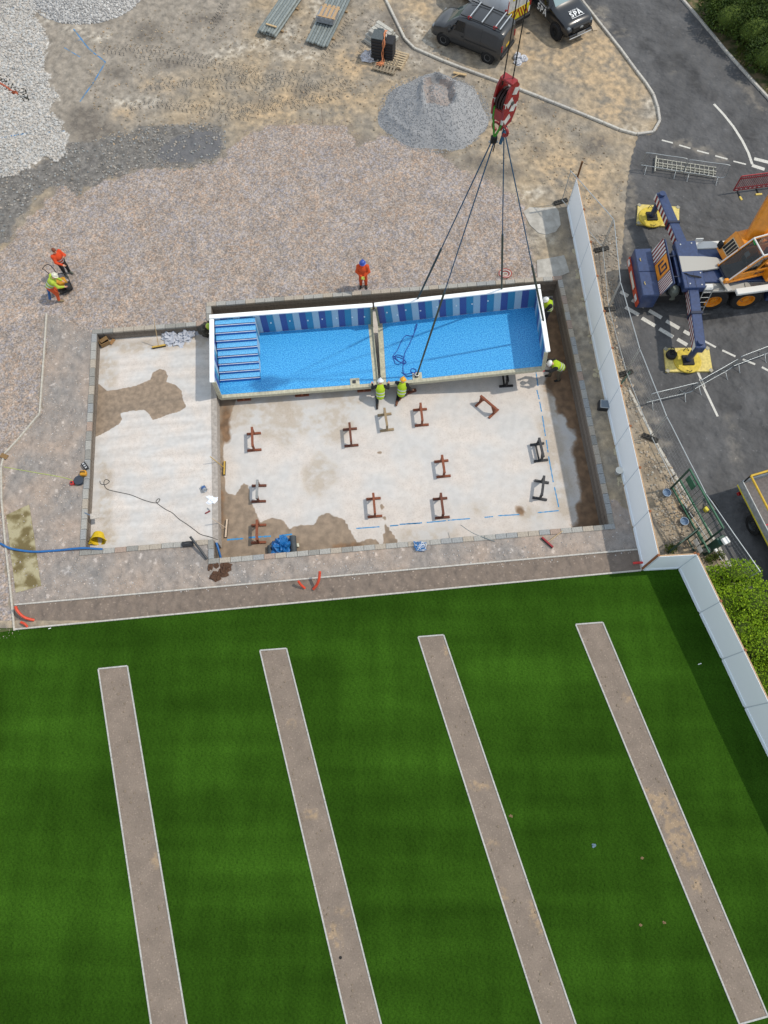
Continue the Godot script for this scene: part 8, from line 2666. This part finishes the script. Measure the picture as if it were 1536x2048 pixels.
func person(label, at, yaw, J, look, headdir = Vector3(0, 0, 1)):
	# J: joints in local space, the person facing +z; look: colours
	var t = thing("person", label, "person", at, yaw)
	var skin_m = mat("skin", rgb(198, 150, 124), 0.6, 0, 0)
	var B = []
	var add = func(a, b, ra, rb): B.append([J[a], J[b], ra, rb])
	add.call("pelvis", "chest", 0.135, 0.15)
	add.call("chest", "neck", 0.14, 0.06)
	add.call("neck", "head", 0.055, 0.06)
	for s in ["l", "r"]:
		add.call("chest", "sh" + s, 0.1, 0.065)
		add.call("sh" + s, "el" + s, 0.058, 0.045)
		add.call("el" + s, "ha" + s, 0.043, 0.03)
		add.call("pelvis", "hip" + s, 0.12, 0.1)
		add.call("hip" + s, "kn" + s, 0.088, 0.062)
		add.call("kn" + s, "an" + s, 0.06, 0.042)
		add.call("an" + s, "to" + s, 0.045, 0.035)
	var body = nets(B, 0.026, 0.05)
	# head with nose, ears; eyes and mouth as shallow shapes
	var hc = J.head
	var upv = (J.head - J.neck).normalized()
	var fwd = (headdir - upv * headdir.dot(upv)).normalized()
	var hb = Basis(upv.cross(fwd), upv, fwd)
	body.ell(hc, Vector3(0.076, 0.115, 0.096), 14, 10, hb)
	body.ell(hc + hb * Vector3(0, -0.075, 0.03), Vector3(0.052, 0.05, 0.055), 10, 7, hb)
	body.tube([hc + hb * Vector3(0, 0.02, 0.09), hc + hb * Vector3(0, -0.01, 0.108), hc + hb * Vector3(0, -0.028, 0.112)], 0.012, 6, 0.016)
	for s in [-1, 1]: body.ell(hc + hb * Vector3(s * 0.078, -0.01, -0.005), Vector3(0.012, 0.032, 0.02), 8, 6, hb)
	for s in ["l", "r"]:
		var d = (J["ha" + s] - J["el" + s]).normalized()
		var pn = d.cross(Vector3(1 if s == "l" else -1, 0, 0.01))
		if pn.length() < 0.1: pn = Vector3(0, 0, 1)
		if not look.has("gloves"): hand(body, J["ha" + s], d, pn.normalized(), 1.0 if s == "l" else -1.0)
	part(body, "body", skin_m, t)
	var face = MB.new()
	for s in [-1, 1]: face.ell(hc + hb * Vector3(s * 0.032, 0.012, 0.088), Vector3(0.014, 0.008, 0.008), 8, 5, hb)
	face.bev(hc + hb * Vector3(0, -0.058, 0.086), Vector3(0.045, 0.008, 0.01), 0.002, hb)
	var fc = part(face, "face_feature", mat("face_dark", rgb(70, 40, 36), 0.6, 0, 0), t)
	fc.set_meta("kind", "stuff")
	if look.has("gloves"):
		var gm = MB.new()
		for s in ["l", "r"]:
			var d = (J["ha" + s] - J["el" + s]).normalized()
			var pn = d.cross(Vector3(1 if s == "l" else -1, 0, 0.01)).normalized()
			hand(gm, J["ha" + s], d, pn, 1.0 if s == "l" else -1.0, 0.0115)
			gm.cyl(J["ha" + s] - d * 0.05, J["ha" + s] + d * 0.02, 0.045, 0.042, 10)
		part(gm, "gloves", mat("glove_" + look.gloves.to_html(), look.gloves, 0.8, 0, 0), t)
	var cl = func(c): return cloth(c)
	# jacket or jumper with sleeves
	var K = [[J.pelvis + (J.chest - J.pelvis) * 0.05, J.chest, 0.165, 0.178], [J.chest, J.neck - (J.neck - J.chest) * 0.15, 0.165, 0.085]]
	for s in ["l", "r"]:
		K.append([J.chest, J["sh" + s], 0.12, 0.088])
		K.append([J["sh" + s], J["el" + s], 0.082, 0.066])
		K.append([J["el" + s], J["ha" + s].lerp(J["el" + s], 0.06), 0.064, 0.05])
	part(nets(K, 0.026, 0.05), "jacket", cl.call(look.jacket), t)
	var T = [[J.pelvis, J.pelvis.lerp(J.chest, 0.2), 0.15, 0.15]]
	for s in ["l", "r"]:
		T.append([J.pelvis, J["hip" + s], 0.14, 0.12])
		T.append([J["hip" + s], J["kn" + s], 0.112, 0.084])
		T.append([J["kn" + s], J["an" + s].lerp(J["kn" + s], 0.08), 0.082, 0.066])
	part(nets(T, 0.026, 0.04), "trousers", cl.call(look.trousers), t)
	var bt = []
	for s in ["l", "r"]:
		bt.append([J["an" + s].lerp(J["kn" + s], 0.1), J["an" + s] + (J["to" + s] - J["an" + s]) * -0.1, 0.06, 0.062])
		bt.append([J["an" + s] + (J["to" + s] - J["an" + s]) * -0.2, J["to" + s], 0.058, 0.05])
	part(nets(bt, 0.02, 0.03), "boots", mat("boot_" + look.boots.to_html(), look.boots, 0.7, 0, 2.0), t)
	if look.has("vest"):
		var V = [[J.pelvis.lerp(J.chest, 0.02), J.chest, 0.188, 0.2], [J.chest, J.neck.lerp(J.chest, 0.45), 0.188, 0.14], [J.chest, J.shl.lerp(J.chest, 0.25), 0.14, 0.105], [J.chest, J.shr.lerp(J.chest, 0.25), 0.14, 0.105]]
		var v = part(nets(V, 0.026, 0.05), "hi_vis_vest", cl.call(look.vest), t)
		bands(v, J, 0.206)
	elif look.has("bands"):
		bands(t, J, 0.186)
	# helmet or hair
	if look.has("helmet"):
		var hm = mat("helmet_" + look.helmet.to_html(), look.helmet, 0.35, 0, 0, 0.3)
		var hp = part(MB.new().ell(hc + hb * Vector3(0, 0.035, -0.005), Vector3(0.122, 0.125, 0.142), 18, 8, hb, 0.0, 0.52), "helmet", hm, t)
		part(MB.new().lathe(hc + hb * Vector3(0, 0.03, 0.012), [[0.118, 0.0], [0.15, -0.006], [0.15, 0.004], [0.118, 0.014]], 18, hb), "brim", hm, hp)
		part(MB.new().bev(hc + hb * Vector3(0, 0.158, -0.005), Vector3(0.035, 0.02, 0.2), 0.008, hb), "ridge", hm, hp)
	else:
		part(MB.new().ell(hc + hb * Vector3(0, 0.02, -0.014), Vector3(0.09, 0.115, 0.106), 14, 7, hb, 0.0, 0.62), "hair", mat("hair_" + look.hair.to_html(), look.hair, 0.8, 0, 3.0), t)
	return t

func bands(parent, J, r):
	var m = mat("reflective_band", rgb(196, 200, 200), 0.35, 0.2, 0)
	var ax = (J.chest - J.pelvis)
	for f in [0.2, 0.62]:
		var c = J.pelvis + ax * f
		var b = Basis(Quaternion(Vector3.UP, ax.normalized()))
		var prof = []
		part(MB.new().lathe(c, [[r, -0.025], [r, 0.025]], 20, b), "reflective_band", m, parent)

func cloth(c):
	var key = "cloth_" + c.to_html()
	if mats.has(key): return mats[key]
	var m = StandardMaterial3D.new()
	m.resource_name = key
	m.albedo_color = c
	m.albedo_texture = cloth_tex
	m.roughness = 0.9
	m.uv1_triplanar = true
	m.uv1_scale = Vector3.ONE * 2.5
	m.rim_enabled = true
	m.rim = 0.3
	mats[key] = m
	return m

func stand(over = {}):
	var J = {"pelvis": Vector3(0, 0.95, 0), "chest": Vector3(0, 1.28, 0.0), "neck": Vector3(0, 1.48, 0.01), "head": Vector3(0, 1.64, 0.03), "shl": Vector3(0.19, 1.4, 0), "shr": Vector3(-0.19, 1.4, 0), "ell": Vector3(0.24, 1.12, 0.02), "elr": Vector3(-0.24, 1.12, 0.02), "hal": Vector3(0.25, 0.88, 0.1), "har": Vector3(-0.25, 0.88, 0.1), "hipl": Vector3(0.09, 0.9, 0), "hipr": Vector3(-0.09, 0.9, 0), "knl": Vector3(0.11, 0.5, 0.02), "knr": Vector3(-0.11, 0.5, 0.02), "anl": Vector3(0.12, 0.09, -0.02), "anr": Vector3(-0.12, 0.09, -0.02), "tol": Vector3(0.14, 0.055, 0.14), "tor": Vector3(-0.14, 0.055, 0.14)}
	for k in over: J[k] = over[k]
	return J

func kneel(over = {}):
	# down on one knee, reaching forward
	var J = {"pelvis": Vector3(0, 0.52, -0.08), "chest": Vector3(0, 0.82, 0.1), "neck": Vector3(0, 0.99, 0.2), "head": Vector3(0, 1.12, 0.28), "shl": Vector3(0.19, 0.93, 0.14), "shr": Vector3(-0.19, 0.93, 0.14), "ell": Vector3(0.3, 0.72, 0.28), "elr": Vector3(-0.3, 0.72, 0.28), "hal": Vector3(0.32, 0.66, 0.5), "har": Vector3(-0.32, 0.66, 0.5), "hipl": Vector3(0.1, 0.48, -0.06), "hipr": Vector3(-0.1, 0.48, -0.06), "knl": Vector3(0.15, 0.09, 0.1), "knr": Vector3(-0.15, 0.44, 0.32), "anl": Vector3(0.15, 0.09, -0.32), "anr": Vector3(-0.16, 0.09, 0.18), "tol": Vector3(0.15, 0.06, -0.46), "tor": Vector3(-0.17, 0.055, 0.34)}
	for k in over: J[k] = over[k]
	return J

func build_people():
	var hv = rgb(182, 214, 34)
	var orange = rgb(226, 84, 30)
	var black = rgb(26, 27, 30)
	var navy = rgb(34, 38, 46)
	# standing in orange overalls and blue helmet, hands together
	person("person in orange overalls and blue helmet standing behind the pit", gp(727, 573), 0.0, stand({"ell": Vector3(0.27, 1.14, 0.08), "elr": Vector3(-0.27, 1.14, 0.08), "hal": Vector3(0.05, 1.0, 0.24), "har": Vector3(-0.05, 0.99, 0.24)}), {"jacket": orange, "trousers": orange, "boots": rgb(40, 32, 28), "helmet": rgb(34, 70, 160), "gloves": rgb(190, 200, 90)}, Vector3(0, -0.3, 1))
	# two workers with the compactor
	person("person in orange jacket and black trousers behind the compactor", gp(137, 549), 0.9, stand({"chest": Vector3(0, 1.27, 0.02), "ell": Vector3(0.26, 1.18, 0.14), "elr": Vector3(-0.26, 1.16, 0.14), "hal": Vector3(0.12, 1.36, 0.34), "har": Vector3(-0.14, 1.1, 0.4)}), {"jacket": rgb(228, 78, 30), "trousers": black, "boots": rgb(84, 90, 82), "hair": rgb(128, 72, 48), "bands": true}, Vector3(0, -0.1, 1))
	person("person in yellow jacket and orange trousers bending over the compactor", gp(120, 596), 1.9, stand({"pelvis": Vector3(0, 0.88, -0.12), "chest": Vector3(0, 1.14, 0.12), "neck": Vector3(0, 1.3, 0.24), "head": Vector3(0, 1.42, 0.34), "shl": Vector3(0.2, 1.26, 0.16), "shr": Vector3(-0.2, 1.26, 0.16), "ell": Vector3(0.3, 1.0, 0.26), "elr": Vector3(-0.28, 1.0, 0.28), "hal": Vector3(0.22, 0.8, 0.44), "har": Vector3(-0.18, 0.82, 0.48), "hipl": Vector3(0.1, 0.84, -0.1), "hipr": Vector3(-0.1, 0.84, -0.1), "knl": Vector3(0.16, 0.47, 0.0), "knr": Vector3(-0.16, 0.47, 0.02), "anl": Vector3(0.2, 0.09, -0.04), "anr": Vector3(-0.2, 0.09, -0.04), "tol": Vector3(0.24, 0.055, 0.12), "tor": Vector3(-0.24, 0.055, 0.12)}), {"jacket": rgb(190, 214, 70), "trousers": rgb(222, 92, 44), "boots": rgb(150, 130, 96), "helmet": rgb(206, 204, 186), "bands": true}, Vector3(0, -0.4, 1))
	hose("blue_hose", "short blue hose hanging beside the bending worker", "hose", [[96, 575], [99, 588], [101, 600]], 0.0, 0.06, mat("hose_blue", rgb(48, 88, 140), 0.6, 0, 0), [0.5, 0.25, 0.0])
	# kneeling pair at the near edge of the pool
	person("kneeling person in yellow vest and white helmet at the pool joint", gp(761, 800, DEEP), PI, kneel({"hal": Vector3(0.36, 0.78, 0.36), "har": Vector3(-0.36, 0.78, 0.36), "ell": Vector3(0.34, 0.8, 0.16), "elr": Vector3(-0.34, 0.8, 0.16)}), {"jacket": black, "trousers": rgb(62, 68, 70), "boots": rgb(46, 36, 32), "helmet": rgb(224, 226, 228), "vest": hv}, Vector3(0, -0.2, 1))
	person("kneeling person in yellow vest and yellow helmet by the hanging section", gp(803, 795, DEEP), PI - 0.2, kneel({"head": Vector3(0, 1.14, 0.22), "neck": Vector3(0, 1.0, 0.16), "elr": Vector3(-0.34, 0.72, 0.1), "har": Vector3(-0.42, 0.5, 0.2)}), {"jacket": black, "trousers": black, "boots": rgb(120, 76, 54), "helmet": rgb(226, 162, 18), "vest": hv}, Vector3(0, -0.2, 1))
	# stooping at the right end, pushing the section
	person("stooping person in yellow vest and white helmet pushing the section's end", gp(1104, 757, DEEP), -PI * 0.5 + 0.1, stand({"pelvis": Vector3(0, 0.9, -0.22), "chest": Vector3(0, 1.14, 0.06), "neck": Vector3(0, 1.26, 0.22), "head": Vector3(0, 1.34, 0.36), "shl": Vector3(0.2, 1.2, 0.12), "shr": Vector3(-0.2, 1.2, 0.12), "ell": Vector3(0.26, 1.12, 0.36), "elr": Vector3(-0.26, 1.16, 0.36), "hal": Vector3(0.2, 1.1, 0.6), "har": Vector3(-0.2, 1.16, 0.6), "hipl": Vector3(0.1, 0.86, -0.2), "hipr": Vector3(-0.1, 0.86, -0.2), "knl": Vector3(0.14, 0.5, -0.16), "knr": Vector3(-0.12, 0.5, 0.1), "anl": Vector3(0.16, 0.09, -0.26), "anr": Vector3(-0.12, 0.09, 0.12), "tol": Vector3(0.18, 0.055, -0.1), "tor": Vector3(-0.13, 0.055, 0.28)}), {"jacket": black, "trousers": rgb(92, 82, 64), "boots": rgb(24, 24, 25), "helmet": rgb(226, 228, 230), "vest": hv, "gloves": rgb(190, 34, 48)}, Vector3(0, -0.3, 1))
	# behind the raised end wall
	person("person in yellow vest and white helmet behind the section's end wall", gp(1089, 642, DEEP), -PI * 0.5 - 0.15, stand({"chest": Vector3(0, 1.24, 0.08), "neck": Vector3(0, 1.4, 0.16), "head": Vector3(0, 1.54, 0.24), "ell": Vector3(0.3, 1.1, 0.2), "elr": Vector3(-0.28, 1.1, 0.2), "hal": Vector3(0.2, 1.2, 0.44), "har": Vector3(-0.2, 1.2, 0.44)}), {"jacket": black, "trousers": navy, "boots": rgb(24, 24, 25), "helmet": rgb(226, 228, 230), "vest": hv}, Vector3(0, -0.2, 1))
	# crouched by the steps' outer wall
	person("crouching person in dark clothes and lime helmet beside the pool steps", gp(410, 668, SHALLOW), 1.4, {"pelvis": Vector3(0, 0.3, -0.12), "chest": Vector3(0, 0.5, 0.06), "neck": Vector3(0, 0.6, 0.18), "head": Vector3(0, 0.66, 0.28), "shl": Vector3(0.17, 0.56, 0.1), "shr": Vector3(-0.17, 0.56, 0.1), "ell": Vector3(0.24, 0.34, 0.18), "elr": Vector3(-0.24, 0.34, 0.18), "hal": Vector3(0.16, 0.2, 0.36), "har": Vector3(-0.16, 0.2, 0.36), "hipl": Vector3(0.1, 0.28, -0.1), "hipr": Vector3(-0.1, 0.28, -0.1), "knl": Vector3(0.17, 0.42, 0.22), "knr": Vector3(-0.17, 0.42, 0.22), "anl": Vector3(0.14, 0.09, 0.02), "anr": Vector3(-0.14, 0.09, 0.02), "tol": Vector3(0.15, 0.055, 0.18), "tor": Vector3(-0.15, 0.055, 0.18)}, {"jacket": rgb(58, 56, 50), "trousers": rgb(70, 64, 54), "boots": rgb(40, 34, 30), "helmet": rgb(164, 192, 50)}, Vector3(0, -0.5, 1))
